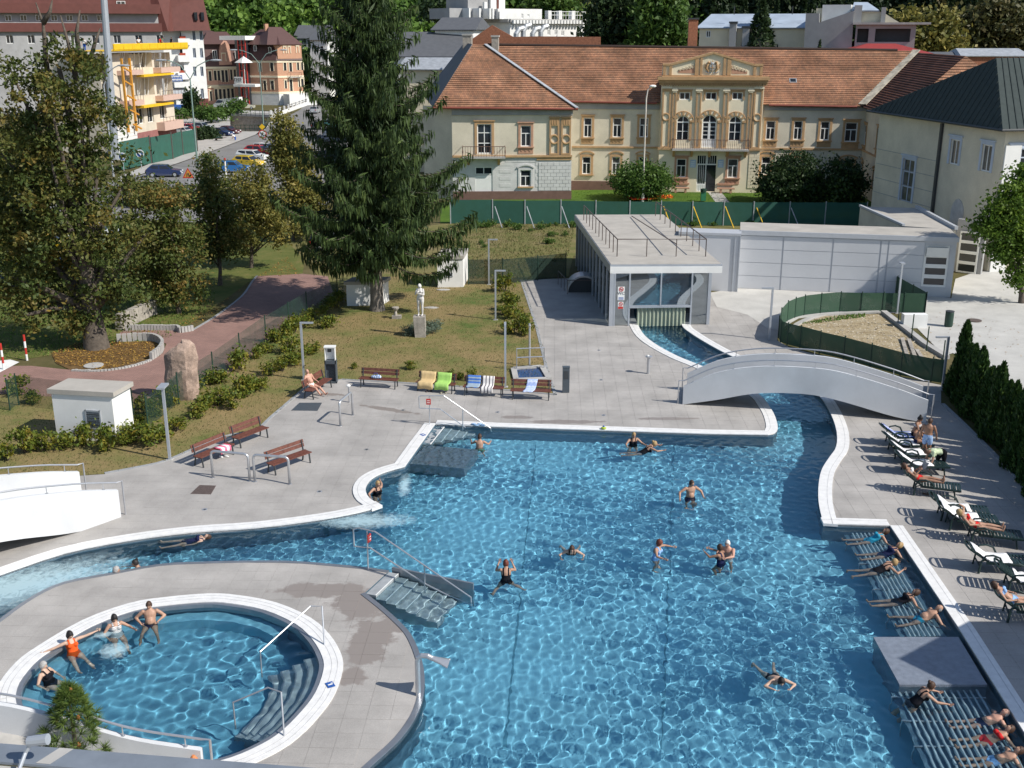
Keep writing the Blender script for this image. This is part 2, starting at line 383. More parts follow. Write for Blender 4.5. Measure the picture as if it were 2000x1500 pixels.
lawn_px=[(1020,545),(1050,637),(1072,725),(1088,772),(992,763),(830,751),(668,742),(600,757),(572,781),(530,817),(500,842),(430,856),(332,899),(270,914),(205,926),(60,935),(-150,930),(-400,900),(-300,760),(0,760),(100,770),(290,790),(330,760),(440,740),(500,690),(560,640),(640,575),(700,545),(870,530),(960,545)]
sheet('lawn',G(lawn_px),.012,M.lawn)
sheet('weedy_field',G([(560,470),(880,436),(1120,436),(1500,441),(1700,445),(1700,470),(1120,500),(1110,540),(1020,545),(870,545),(700,545),(640,560)]),.006,M.weedy)
sheet('garden_lawn',G([(860,396),(1115,372),(1280,368),(1490,374),(1700,380),(1760,440),(1400,440),(1120,436),(860,436)]),.008,M.green)
sheet('garden_path',G([(1382,375),(1408,375),(1425,395),(1445,440),(1400,440),(1400,398)]),.012,M.pave)
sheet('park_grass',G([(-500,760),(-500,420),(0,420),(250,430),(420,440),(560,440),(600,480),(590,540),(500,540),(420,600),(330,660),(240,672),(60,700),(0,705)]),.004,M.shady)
path=sheet('brick_path',G([(500,540),(590,535),(640,540),(650,570),(600,610),(540,650),(500,690),(440,735),(330,762),(295,790),(100,775),(0,770),(-300,760),(-300,720),(0,715),(60,715),(130,722),(200,725),(280,712),(318,690),(325,672),(300,660),(230,655),(240,645),(350,646),(375,645),(420,618),(470,580),(490,552)]),.016,M.brickpath)
sheet('leaf_bed',G([(100,690),(150,670),(200,668),(300,668),(322,678),(312,696),(270,714),(200,724),(140,724),(110,710)]),.02,M.litter)
sheet('road',G([(-500,760),(-500,440),(-200,380),(150,372),(250,345),(340,322),(430,290),(500,262),(535,242),(585,215),(606,195),(640,195),(680,240),(720,330),(600,430),(420,436),(250,428),(0,418),(-200,440)]),.004,M.asphalt)
sheet('pavement',G([(230,362),(232,348),(300,318),(385,285),(425,255),(455,258),(516,258),(526,240),(545,236),(500,264),(430,291),(340,323),(255,348)]),.12,M.pave)
sheet('car_park',G([(345,275),(345,235),(450,222),(450,258),(420,262),(385,284)]),.008,M.pave)
sheet('plaza',G([(1806,613),(1760,590),(1717,565),(1858,583),(1866,545),(1910,530),(1980,530),(2100,550),(2400,640),(2400,1000),(2000,790),(1900,700),(1860,690),(1845,696),(1790,640)]),.014,M.slab2)
sheet('forecourt',G([(1386,572),(1440,563),(1715,566),(1760,590),(1640,612),(1560,622),(1520,645),(1500,642),(1460,615),(1400,600)]),.013,M.slab2)
sheet('rubble_bed',G([(1545,652),(1560,634),(1610,618),(1720,614),(1760,645),(1800,676),(1838,700),(1836,742),(1758,728),(1647,698),(1562,675)]),.03,M.dirt)
kerb_line=smooth(G([(205,926),(270,914),(332,899),(430,856),(500,842),(530,817),(572,781),(600,757)]),3)
ribbon('kerb',kerb_line,.14,-.02,.035,M.kerb,side=-1)
ribbon('kerb',G([(600,757),(668,742),(830,751),(992,763),(1088,772)]),.12,-.02,.03,M.kerb,side=-1)
ribbon('kerb',G([(1088,772),(1072,725),(1050,637),(1020,547)]),.16,-.02,.03,M.kerb,side=-1)
ribbon('kerb',smooth(G([(375,645),(420,618),(470,580),(490,552),(500,540)]),3),.12,0,.06,M.kerb,side=1)
ribbon('kerb',G([(1838,790),(1880,830),(1930,880),(2000,952),(2200,1150)]),.16,0,.06,M.kerb,side=-1)
ribbon('kerb',G([(1720,613),(1760,644),(1800,676),(1842,702)]),.35,0,.22,M.concrete,side=-1)
ribbon('kerb',smooth(G([(1548,654),(1562,636),(1612,618),(1720,612)]),3),.3,0,.12,M.concrete,side=-1)
TS,AX=.6,math.radians(2.0)
ex,ey=np.array([math.cos(AX),math.sin(AX)]),np.array([math.sin(AX),math.cos(AX)])
ey=np.array([-math.sin(-AX),math.cos(AX)])
ex=np.array([ey[1],-ey[0]])
I,J=np.meshgrid(np.arange(-60,70),np.arange(20,140),indexing='ij')
def cell_ok(cx,cy,half,k=3):
 ok=np.ones(cx.shape,bool)
 for a in np.linspace(-half,half,k):
  for c in np.linspace(-half,half,k):
   X=cx+ex[0]*a+ey[0]*c;Y=cy+ex[1]*a+ey[1]*c
   ok &=inside(D2,X,Y) & ~inside(W2,X,Y) & ~inside(T2,X,Y)
 return ok
CX=I*TS*ex[0]+J*TS*ey[0];CY=I*TS*ex[1]+J*TS*ey[1]
def in_view(X,Y):
 d=Y*CP+H*SP;u=X/d*F+1000;v=750-(Y*SP-H*CP)/d*F
 return (u >-40) & (u < 2040) & (v < 1540)
cand=in_view(CX,CY);okc=np.zeros(CX.shape,bool);okc[cand]=cell_ok(CX[cand],CY[cand],TS/2-.004)
ci=np.argwhere(okc);order=np.argsort([CY[i,j]**2+CX[i,j]**2 for i,j in ci]);ci=ci[order]
hw=TS/2-.0035
def slab_verts(cx,cy,z0=.0005,z1=.007):
 q=[(a,c) for a,c in ((-hw,-hw),(hw,-hw),(hw,hw),(-hw,hw))]
 return [(cx+ex[0]*a+ey[0]*c,cy+ex[1]*a+ey[1]*c,z) for z in (z0,z1) for a,c in q]
SF=[(4,5,6,7),(0,1,5,4),(1,2,6,5),(2,3,7,6),(3,0,4,7)]
slab_me=[]
for k in range(4):
 me=bpy.data.meshes.new('paving_slab');me.from_pydata(slab_verts(0,0,.0005,.006+.0007*k),[],SF);me.materials.append(M.slab);slab_me.append(me)
for n_,(i,j) in enumerate(ci[:300]):
 o=new('paving_slab',slab_me[(i*7+j*3) % 4]);o.location=(CX[i,j],CY[i,j],0);o.parent=deck
mb=MB()
for i,j in ci[300:]: mb.add(slab_verts(CX[i,j],CY[i,j],.0005,.006+.0007*((i*7+j*3) % 4)),SF)
rest=mb.build('paving_slabs',M.slab,deck,world=False);rest['kind']='stuff'
# ------ pools
def basin(name,poly,z,floor_m,wall_m,label):
 t=sheet(name,poly,z,floor_m);tag(t,label)
 mb=MB();n=len(poly)
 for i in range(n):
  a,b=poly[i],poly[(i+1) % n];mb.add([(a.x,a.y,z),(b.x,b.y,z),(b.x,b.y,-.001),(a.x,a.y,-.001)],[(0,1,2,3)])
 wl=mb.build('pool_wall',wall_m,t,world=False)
 t.cycles.is_caustics_receiver=True;wl.cycles.is_caustics_receiver=True
 return t
DEPTH=-1.35
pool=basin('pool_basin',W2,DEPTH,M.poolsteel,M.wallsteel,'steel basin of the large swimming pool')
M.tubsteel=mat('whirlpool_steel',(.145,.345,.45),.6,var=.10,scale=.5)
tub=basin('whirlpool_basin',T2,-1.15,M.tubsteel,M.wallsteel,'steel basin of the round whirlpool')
mb=MB()
for x in (985,1290): mb.bar(g(x,1500,DEPTH+.004),g(x+(1000-x)*.12+60,900,DEPTH+.004),.05,.006)
sm_=mb.build('floor_seam',mat('seam',(.085,.23,.31),.6),pool);sm_.cycles.is_caustics_receiver=True
CW=.5
COPZ=[.032]
M.slot=mat('gutter_slot',(.50,.50,.50),.7)
def slot(line,d,side,z):
 n=len(line);O=[]
 for i in range(n):
  t=(line[min(i+1,n-1)]-line[max(i-1,0)]);t.z=0;t.normalize();O.append(line[i]+Vector((t.y,-t.x,0))*side*d)
 ribbon('gutter_slot',O,.018,z-.01,z+.003,M.slot,side)
def cop(name,px,wd=CW,side=1,z=None):
 COPZ[0]+=.003;z=COPZ[0]
 slot(G(px),wd*.62,side,z);return ribbon(name,G(px),wd,-.06,z,M.coping,side)
cop('pool_coping',L_TOP+L_CHL[1:-4],side=-1)
cop('pool_coping',L_CHR[3:],side=-1)
cop('pool_coping',L_REC,side=-1);cop('pool_coping',L_RIGHT,.45,side=-1)
cop('pool_coping',L_BANK,.48,side=-1);cop('pool_coping',L_ALC,.48,side=-1)
cop('pool_coping',[(791,912),(820,870),(850,829)],.48,side=-1)
ribbon('steel_edge',G(L_ISL),.16,-.5,.02,M.edge,side=-1);ribbon('steel_edge',G(L_ISL2),.14,-.5,.02,M.edge,side=-1)
slot(G(T_IN+T_IN[:1]),.36,-1,.035);slot(G(T_IN+T_IN[:1]),.2,-1,.035)
ribbon('whirlpool_coping',G(T_IN+T_IN[:1]),.52,-.05,.035,M.coping,side=-1)
ribbon('whirlpool_edge',G(T_IN+T_IN[:1]),.13,-.3,.012,M.edge,side=1)
M.water=bpy.data.materials.new('pool_water');M.water.use_nodes=True;N,L=nodes(M.water);N.remove(N['Principled BSDF'])
gl=N.new('ShaderNodeBsdfGlass');gl.inputs['IOR'].default_value=1.33;gl.inputs['Roughness'].default_value=0;gl.inputs['Color'].default_value=(.83,.955,1,1)
L.new(gl.outputs[0],N['Material Output'].inputs[0])
WZ=-.10
def waves(X,Y,amp,lo,hi,n,seed):
 rg=np.random.default_rng(seed);Zz=np.zeros_like(X)
 for i in range(n):
  lam=rg.uniform(lo,hi);a=rg.uniform(0,2*math.pi);k=2*math.pi/lam
  Zz+=amp*lam*np.sin(k*(X*math.cos(a)+Y*math.sin(a))+rg.uniform(0,6.28)+.8*np.sin(X*.6+i)+.8*np.sin(Y*.5+2*i))
 return Zz
def water(name,poly,st,amp,lo,hi,seed,churn=()):
 xs=[p[0] for p in poly];ys=[p[1] for p in poly]
 X,Y=np.meshgrid(np.arange(max(min(xs),-24)-st,max(xs)+st,st),np.arange(min(ys)-st,max(ys)+st,st))
 keep=inside(poly,X,Y)
 Zz=waves(X,Y,amp,lo,hi,56,seed)
 pat=1+.6*np.sin(X*.45+1.3*np.sin(Y*.3))*np.sin(Y*.37+1)
 Zz=Zz*pat
 for c,r,a in churn:
  Zz+=a*waves(X,Y,.004,.12,.5,30,seed+9)/.004*.004*np.exp(-((X-c[0])**2+(Y-c[1])**2)/r**2)
 Zz=np.clip(Zz,-.05,.06)+WZ
 kq=keep[:-1,:-1] | keep[:-1,1:] | keep[1:,1:] | keep[1:,:-1]
 idx=np.arange(X.size).reshape(X.shape)
 Q=np.stack([idx[:-1,:-1],idx[:-1,1:],idx[1:,1:],idx[1:,:-1]],-1)[kq]
 u,inv=np.unique(Q.ravel(),return_inverse=True)
 V=np.stack([X,Y,Zz],-1).reshape(-1,3)[u]
 o=npmesh(name,V,inv.reshape(-1,4),M.water,smooth=True);o['kind']='structure';o.cycles.is_caustics_caster=True
 return o
JETS=[(g(735,1010),1.6,2.0),(g(790,950),1.0,1.5),(g(60,1140),2.6,1.2)]
water('pool_water',W2,.045,.0021,.16,.62,5,JETS)
water('whirlpool_water',T2,.045,.0020,.22,.85,8,[(g(225,1270),.9,2.0)])
M.foam=bpy.data.materials.new('foam');M.foam.use_nodes=True;N,L=nodes(M.foam);b=N['Principled BSDF'];b.inputs['Base Color'].default_value=(.58,.80,.86,1);b.inputs['Roughness'].default_value=.6
at_=N.new('ShaderNodeAttribute');at_.attribute_name='soft';nz=N.new('ShaderNodeTexNoise');nz.inputs['Scale'].default_value=3.6;nz.inputs['Detail'].default_value=9;nz.inputs['Distortion'].default_value=1.2;nz.inputs['Roughness'].default_value=.65
geo=N.new('ShaderNodeNewGeometry');L.new(geo.outputs['Position'],nz.inputs['Vector'])
ad=N.new('ShaderNodeMath');ad.operation='ADD';L.new(at_.outputs['Fac'],ad.inputs[0]);L.new(nz.outputs[0],ad.inputs[1])
mr=N.new('ShaderNodeMapRange');mr.inputs[1].default_value=1.02;mr.inputs[2].default_value=1.5;mr.inputs[3].default_value=0;mr.inputs[4].default_value=.58;L.new(ad.outputs[0],mr.inputs[0])
tr=N.new('ShaderNodeBsdfTransparent');mx=N.new('ShaderNodeMixShader');L.new(mr.outputs[0],mx.inputs[0]);L.new(tr.outputs[0],mx.inputs[1]);L.new(b.outputs[0],mx.inputs[2]);L.new(mx.outputs[0],N['Material Output'].inputs[0])
def foam(c,rx,ry,rz,clip,pw=1.0):
 n=90
 a,b_=Vector((math.cos(rz),math.sin(rz),0)),Vector((-math.sin(rz),math.cos(rz),0))
 X,Y=np.meshgrid(np.linspace(-1,1,n),np.linspace(-1,1,n));px=c.x+a.x*X*rx+b_.x*Y*ry;py=c.y+a.y*X*rx+b_.y*Y*ry
 V=np.stack([px,py,np.full_like(px,WZ+.05) ],-1).reshape(-1,3);idx=np.arange(n*n).reshape(n,n)
 ok=inside(clip,px,py);kq=ok[:-1,:-1] & ok[:-1,1:] & ok[1:,1:] & ok[1:,:-1]
 Q=np.stack([idx[:-1,:-1],idx[:-1,1:],idx[1:,1:],idx[1:,:-1]],-1)[kq]
 o=npmesh('foam',V,Q,M.foam,smooth=True);o['kind']='stuff'
 s_=np.clip(1-(X**2+Y**2)**.5,0,1)**pw*1.1;at2=o.data.attributes.new('soft','FLOAT','POINT')
 at2.data.foreach_set('value',s_.ravel().astype(np.float32))
foam(g(715,1015),2.6,1.0,.05,W2,.6);foam(g(790,945),.4,1.7,.05,W2,.6);foam(g(40,1142),5.0,2.0,.45,W2,.5)
foam(g(222,1268),.75,.8,.3,T2,.7);foam(g(205,1235),.9,.35,.6,T2,.9)
# ------ building kit
def wall(f,parent,u0,u1,z0,z1,holes,m,name='wall',d=0.0,depth=.16):
 """a wall sheet with real openings: holes are (u0,u1,z0,z1), each with its reveal"""
 us=sorted({u0,u1} | {x for h in holes for x in h[:2] if u0 < x < u1});zs=sorted({z0,z1} | {x for h in holes for x in h[2:4] if z0 < x < z1})
 mb=MB()
 for i in range(len(us)-1):
  for j in range(len(zs)-1):
   um,zm=(us[i]+us[i+1])/2,(zs[j]+zs[j+1])/2
   if any(h[0] < um < h[1] and h[2] < zm < h[3] for h in holes): continue
   mb.poly([f.P(us[i],zs[j],d),f.P(us[i+1],zs[j],d),f.P(us[i+1],zs[j+1],d),f.P(us[i],zs[j+1],d)])
 for a,b_,c,e in [h[:4] for h in holes]:
  q=[(a,c),(b_,c),(b_,e),(a,e)]
  for k in range(4):
   p0,p1=q[k],q[(k+1) % 4];mb.poly([f.P(*p0,d),f.P(*p0,d-depth),f.P(*p1,d-depth),f.P(*p1,d)])
 return mb.build(name,m,parent)
def fbox(mb,f,u0,u1,z0,z1,d0,d1,m=0):
 mb.obox(f.P(u0,z0,d0),f.U*(u1-u0),f.n*(d1-d0),Vector((0,0,z1-z0)),m)
def window(f,parent,r,style='T',fr=None,sur=None,sill=None,d=0.0,depth=.14,sw=.2,glass=None,bar=.095,arch=False,name='window'):
 """white timber window set back in its opening, with trim that stands proud of the wall"""
 u0,u1,z0,z1=r;fr=fr or M.white;mb=MB();w_,h_=u1-u0,z1-z0;a,b_=d-depth+.01,d-depth+.07
 fbox(mb,f,u0,u0+bar,z0,z1,a,b_);fbox(mb,f,u1-bar,u1,z0,z1,a,b_)
 fbox(mb,f,u0+bar,u1-bar,z0,z0+bar,a,b_);fbox(mb,f,u0+bar,u1-bar,z1-bar,z1,a,b_)
 um=(u0+u1)/2;k=bar*.45
 if style=='T':
  zt=z0+h_*.62;fbox(mb,f,u0+bar,u1-bar,zt-k,zt+k,a,b_+.01);fbox(mb,f,um-k,um+k,z0+bar,zt-k,a,b_)
 elif style=='D':
  fbox(mb,f,um-k,um+k,z0+bar,z1-bar,a,b_)
 elif style=='X':
  fbox(mb,f,um-k,um+k,z0+bar,z1-bar,a,b_)
  for q in (.35,.7): fbox(mb,f,u0+bar,u1-bar,z0+h_*q-k,z0+h_*q+k,a,b_+.006)
 elif style=='H':
  for q in (.25,.5,.75): fbox(mb,f,u0+bar,u1-bar,z0+h_*q-k*2,z0+h_*q+k*2,a,b_+.01)
 o=mb.build(name,fr,parent)
 p=MB();p.poly([f.P(u0,z0,d-depth+.03),f.P(u1,z0,d-depth+.03),f.P(u1,z1,d-depth+.03),f.P(u0,z1,d-depth+.03)]);p.build('pane',glass or M.glass,o)
 if sur:
  t=MB();e,q=d+.07,d+.002
  fbox(t,f,u0-sw,u0,z0,z1+sw,q,e);fbox(t,f,u1,u1+sw,z0,z1+sw,q,e);fbox(t,f,u0,u1,z1,z1+sw,q,e)
  if arch:
   n=6
   for i in range(n):
    x0,x1=u0-sw*1.5+(w_+sw*3)*i/n,u0-sw*1.5+(w_+sw*3)*(i+1)/n
    y=lambda x: z1+sw+.28*(1-((x-um)/(w_/2+sw*1.5))**2)
    t.prism([f.P(x0,y(x0)-.02,q),f.P(x1,y(x1)-.02,q),f.P(x1,y(x1)+.14,q),f.P(x0,y(x0)+.14,q)],f.n*.14)
  else: fbox(t,f,u0-sw*1.4,u1+sw*1.4,z1+sw,z1+sw+.12,q,e+.08)
  t.build('surround',sur,o)
 if sill:
  t=MB();fbox(t,f,u0-sw*1.3,u1+sw*1.3,z0-.14,z0,d+.002,d+.2)
  if sur and not arch: fbox(t,f,u0-sw,u1+sw,z0-.7,z0-.14,d+.002,d+.06);[fbox(t,f,u0+w_*q-.06,u0+w_*q+.06,z0-.5,z0-.2,d+.06,d+.1) for q in (.1,.5,.9)]
  t.build('sill',sill,o)
 return o
def body(f,parent,u0,u1,z0,z1,depth,m,name='core',d=-.22):
 mb=MB();fbox(mb,f,u0,u1,z0,z1,d-depth,d);return mb.build(name,m,parent)
def roofplane(parent,pts,m,th=.12,name='roof'):
 P=[Vector(p) for p in pts];n=(P[1]-P[0]).cross(P[2]-P[1]).normalized()
 if n.z < 0: n=-n;P=P[::-1]
 mb=MB();mb.prism([p-n*th for p in P],n*th);return mb.build(name,m,parent)
def tile_mat(name,c1,c2,dark,wdt=.2,row=.3):
 m=bpy.data.materials.new(name);m.use_nodes=True;N,L=nodes(m);b=N['Principled BSDF'];b.inputs['Roughness'].default_value=.9;b.inputs['Specular IOR Level'].default_value=.2
 uv=N.new('ShaderNodeUVMap');uv.uv_map='UVMap';br=N.new('ShaderNodeTexBrick');br.inputs['Scale'].default_value=1;br.inputs['Brick Width'].default_value=wdt;br.inputs['Row Height'].default_value=row
 br.inputs['Mortar Size'].default_value=.012;br.inputs['Color1'].default_value=(*c1,1);br.inputs['Color2'].default_value=(*c2,1);br.inputs['Mortar'].default_value=(*dark,1);br.inputs['Bias'].default_value=-.2
 L.new(uv.outputs[0],br.inputs['Vector'])
 nz=N.new('ShaderNodeTexNoise');nz.inputs['Scale'].default_value=1.3;nz.inputs['Detail'].default_value=8;nz.inputs['Roughness'].default_value=.7;L.new(uv.outputs[0],nz.inputs['Vector'])
 cr=N.new('ShaderNodeMapRange');cr.inputs[1].default_value=.46;cr.inputs[2].default_value=.70;cr.inputs[3].default_value=0;cr.inputs[4].default_value=.75;L.new(nz.outputs[0],cr.inputs[0])
 mx=N.new('ShaderNodeMix');mx.data_type='RGBA';mx.inputs[7].default_value=(*dark,1);L.new(cr.outputs[0],mx.inputs[0]);L.new(br.outputs[0],mx.inputs[6])
 n2=N.new('ShaderNodeTexNoise');n2.inputs['Scale'].default_value=.35;n2.inputs['Detail'].default_value=3;L.new(uv.outputs[0],n2.inputs['Vector'])
 mr=N.new('ShaderNodeMapRange');mr.inputs[1].default_value=.3;mr.inputs[2].default_value=.7;mr.inputs[3].default_value=.68;mr.inputs[4].default_value=1.35;L.new(n2.outputs[0],mr.inputs[0])
 vm=N.new('ShaderNodeVectorMath');vm.operation='SCALE';L.new(mx.outputs[2],vm.inputs[0]);L.new(mr.outputs[0],vm.inputs['Scale']);L.new(vm.outputs[0],b.inputs['Base Color'])
 return m
M.tile=tile_mat('clay_tile',(.38,.19,.11),(.25,.13,.085),(.14,.095,.065))
M.tileold=tile_mat('weathered_tile',(.17,.07,.045),(.11,.055,.04),(.05,.035,.03))
def tiled(parent,pts,m,course=.32,lift=.05,name='roof'):
 """a roof plane laid in stepped courses"""
 P=[Vector(p) for p in pts];n=(P[1]-P[0]).cross(P[2]-P[1]).normalized()
 if n.z < 0: n=-n;P=P[::-1]
 e=Vector((0,0,1)).cross(n).normalized();s_=n.cross(e).normalized();o=P[0]
 q=[((p-o).dot(e),(p-o).dot(s_)) for p in P];s0=min(y for x,y in q);s1=max(y for x,y in q)
 def clip(poly,lim,sign):
  out=[]
  for i in range(len(poly)):
   a,b_=poly[i],poly[(i+1) % len(poly)];da,db=sign*(a[1]-lim),sign*(b_[1]-lim)
   if da >=0: out.append(a)
   if (da > 0) !=(db > 0) and abs(da-db) > 1e-9:
    t=da/(da-db);out.append((a[0]+(b_[0]-a[0])*t,a[1]+(b_[1]-a[1])*t))
  return out
 vs,fs,uv=[],[],[];k=int((s1-s0)/course)+1
 for r in range(k):
  lo=s0+r*course;st=clip(clip(q,lo,1),lo+course+.02,-1)
  if len(st) < 3: continue
  b0=len(vs);jit=random.uniform(-.006,.006)
  for x,y in st:
   h=lift*(1-(y-lo)/course)+jit;p=o+e*x+s_*y+n*h;vs.append(p);uv.append((x,y-s0))
  fs.append(tuple(range(b0,b0+len(st))))
  lowp=sorted([(x,y) for x,y in st if abs(y-lo) < 1e-4])
  if len(lowp) >=2:
   a,c=lowp[0],lowp[-1];b1=len(vs)
   for x,h in ((a[0],-.05),(c[0],-.05),(c[0],lift+jit),(a[0],lift+jit)):
    vs.append(o+e*x+s_*lo+n*h);uv.append((x,lo-s0+.01))
   fs.append((b1,b1+1,b1+2,b1+3))
 b0=len(vs)
 for p in P: vs.append(p-n*.06);uv.append((0,0))
 fs.append(tuple(range(b0,b0+len(P)))[::-1])
 mb=MB();mb.add(vs,fs);ob=mb.build(name,m,parent)
 ul=ob.data.uv_layers.new(name='UVMap')
 for lp in ob.data.loops: ul.data[lp.index].uv=uv[lp.vertex_index]
 return ob
# ------ the old spa building
fm=Fac(g(1115,370),g(1660,377));fp=fm.back(-1.0);fl=Fac(g(885,390),g(1115,389));fr_=fm.back(7.5)
spa=thing('spa_building','long cream and ochre old spa house with clay tiled roof and ornate gabled portal','building',fm.P(14,0))
E0,E1=fm.uz(1115,198)[1],fm.uz(1655,208)[1]
ez=lambda u: E0+(E1-E0)*u/fm.L
pxr=lambda f,*r: f.rect(*r)
up_l=[(1140,230,1156,268),(1197,230,1214,268),(1249,230,1266,268),(1496,236,1514,273),(1550,236,1567,273),(1602,237,1620,274)]
lo_l=[(1137,306,1154,340),(1195,306,1211,340),(1247,306,1263,340),(1487,306,1505,341),(1545,308,1562,343)]
big=(1650,239,1674,277);bigl=(1642,314,1666,350)
hs=[pxr(fm,*r) for r in up_l+lo_l+[big,bigl]]
wall(fm,spa,-.5,fm.L+1.2,-.1,9.4,hs,M.beige)
for k,r in enumerate(hs):
 lower=6 <=k < 11 or k==12
 window(fm,spa,r,'T',sur=M.ochre,sill=M.ochre,arch=lower,sw=.24,glass=M.curtain if k in (7,10) else None)
for u0,u1 in ((-.5,9.3),(20.3,fm.L+1.2)):
 for nm,z0,z1,e,m in (('string_course',4.52,4.7,.14,M.ochre),('frieze',8.6,9.15,.12,M.greyrender),('plinth',-.1,.95,.09,M.plinth)): mb=MB();fbox(mb,fm,u0,u1,z0,z1,.002,e);mb.build(nm,m,spa)
body(fm,spa,-.5,fm.L+1.2,-.1,9.0,13.5,M.beige)
RL,RR=fr_.uz(958,83),fr_.uz(1752,105)
HRO=(RL[1]+RR[1])/2-ez((RL[0]+RR[0])/2);RR=(RR[0],ez(RR[0])+HRO)
ridge=lambda u: fr_.P(u,ez(u)+HRO)
ev=lambda u: fm.P(u,ez(u)+.05,.55)
tiled(spa,[ev(-1.5),ev(fm.L+5),ridge(fm.L+7),ridge(RL[0])],M.tile,lift=.07)
roofplane(spa,[ridge(RR[0])+fm.n*.05,ridge(RL[0])+fm.n*.05,fm.P(RL[0],9,-14.5),fm.P(RR[0],9,-14.5)],M.tileold,.1)
for u0,u1 in ((-1,9),(20.7,fm.L-.2)): mb=MB();mb.tube([ev(u0)-Z*.05,ev(u1)-Z*.05],.11,8);mb.build('gutter',M.gutter,spa)
mb=MB();mb.tube([ridge(RL[0]-.3)+Z*.06,ridge(RR[0])+Z*.06],.16,8);mb.build('ridge_tiles',M.tileold,spa)
for x0,y0,nm in ((1189,161,'skylight'),(1535,160,'skylight')):
 u,z=fm.back(2.6).uz(x0+7,y0+5);c=fm.P(u,z+.1,-2.6);sl=(ridge(u)-ev(u)).normalized()
 mb=MB();mb.obox(c,fm.U*.75,sl*.7,sl.cross(fm.U).normalized()*-.16 if sl.cross(fm.U).z < 0 else sl.cross(fm.U).normalized()*.16);o=mb.build(nm,M.zinc,spa)
 m2=MB();nn=sl.cross(fm.U);nn=nn if nn.z > 0 else-nn;m2.obox(c+fm.U*.08+sl*.08+nn*.163,fm.U*.59,sl*.54,nn*.01);m2.build('pane',M.glass,o)
M.brick=tile_mat('chimney_brick',(.33,.13,.075),(.25,.10,.06),(.15,.09,.06),.25,.08)
def stack(px0,px1,ytop,ybot,fac,dep,m,cap=None,label='chimney'):
 u0,z0=fac.uz(px0,ybot);u1,_=fac.uz(px1,ybot);_,z1=fac.uz((px0+px1)/2,ytop);mb=MB();fbox(mb,fac,u0,u1,z0-1.2,z1-.18,-dep/2,dep/2);o=mb.build('chimney',m,spa)
 mb=MB();fbox(mb,fac,u0-.08,u1+.08,z1-.18,z1,-dep/2-.08,dep/2+.08);mb.build('chimney_cap',cap or M.concrete,o);return o
M.redbrick=mat('red_brick',(.30,.125,.07),.9,var=.25,scale=5,bump=.3,bscale=20)
M.oldplaster=mat('crumbling_plaster',(.34,.31,.27),.95,var=.35,scale=2.5,bump=.3)
stack(1343,1361,35,86,fr_.back(1.2),1.0,M.redbrick,M.dark)
stack(961,974,69,98,fr_.back(-.8),.8,M.oldplaster);stack(905,922,66,102,fr_.back(-1),.9,M.oldplaster)
mb=MB();fk=fr_.back(2.5);a=fk.uz(925,82);pts=[fk.uz(x,y) for x,y in ((920,95),(1173,95),(1173,72),(1050,71),(1002,72),(961,49),(922,76))]
mb.prism([fk.P(u,z) for u,z in pts],fm.n*-.5);mb.build('firewall',M.redbrick,spa)
lh=[pxr(fl,*r) for r in ((932,242,960,300),(1017,245,1037,286),(1016,332,1037,364))]+[pxr(fl,928,326,962,389)]
wall(fl,spa,0,fl.L,-.1,4.35,[lh[2],lh[3]],M.ashlar);wall(fl,spa,0,fl.L,4.35,9.4,lh[:2],M.beige)
body(fl,spa,.2,fl.L-.1,-.1,9.0,12,M.beige)
fl2=Fac(g(830,384),g(885,390));wall(fl2,spa,0,fl2.L,-.1,9.3,[],M.beige)
fl3=Fac(fl.P(fl.L,0),fl.P(fl.L,0,-9));wall(fl3,spa,0,9,-.1,9.3,[],M.beige)
o=window(fl,spa,lh[0],'X',sur=M.ochre,sw=.26,name='balcony_door');window(fl,spa,lh[1],'T',sur=M.rose,sill=M.rose,sw=.24)
window(fl,spa,lh[2],'T',sur=M.ashlar,sill=M.ochre,sw=.2,arch=True)
r=lh[3];mb=MB();fbox(mb,fl,r[0],r[1],r[2],r[2]+(r[3]-r[2])*.74,-.13,-.06);mb.build('gate_door',M.wallwhite,spa)
window(fl,spa,(r[0],r[1],r[2]+(r[3]-r[2])*.76,r[3]),'D',name='fanlight')
mb=MB();fbox(mb,fl,0,fl.L+.05,4.3,4.5,.003,.2);fbox(mb,fl,8.6,fl.L,4.0,4.3,.003,.1);mb.build('string_course',M.ochre,spa)
mb=MB();fbox(mb,fl,0,fl.L+.05,-.1,.85,.003,.1);mb.build('plinth',M.plinth,spa)
mb=MB();fbox(mb,fl,0,fl.L+.05,8.5,9.3,.003,.14);mb.build('frieze',M.greyrender,spa)
for x0,x1 in ((1073,1092),(1096,1115)):
 u0,u1,z0,z1=pxr(fl,x0,230,x1,302);t=MB();q=.16
 fbox(t,fl,u0,u0+q,z0,z1,.003,.16);fbox(t,fl,u1-q,u1,z0,z1,.003,.16);fbox(t,fl,u0+q,u1-q,z0,z0+.15,.003,.16);fbox(t,fl,u0+q,u1-q,z1-.75,z1,.003,.16)
 fbox(t,fl,u0-.05,u1+.05,z1,z1+.14,.003,.26);[fbox(t,fl,u0+(u1-u0)*k-.05,u0+(u1-u0)*k+.05,z1-.6,z1-.2,.16,.2) for k in (.25,.5,.75)]
 um,zm=(u0+u1)/2,z0+(z1-z0)*.42
 t.tube([fl.P(um+.42*math.cos(a),zm+.42*math.sin(a),.1) for a in [2*math.pi*i/18 for i in range(19)]],.09,6);t.build('pilaster',M.ochre,spa)
blocks=[];bw,bh=.62,.36
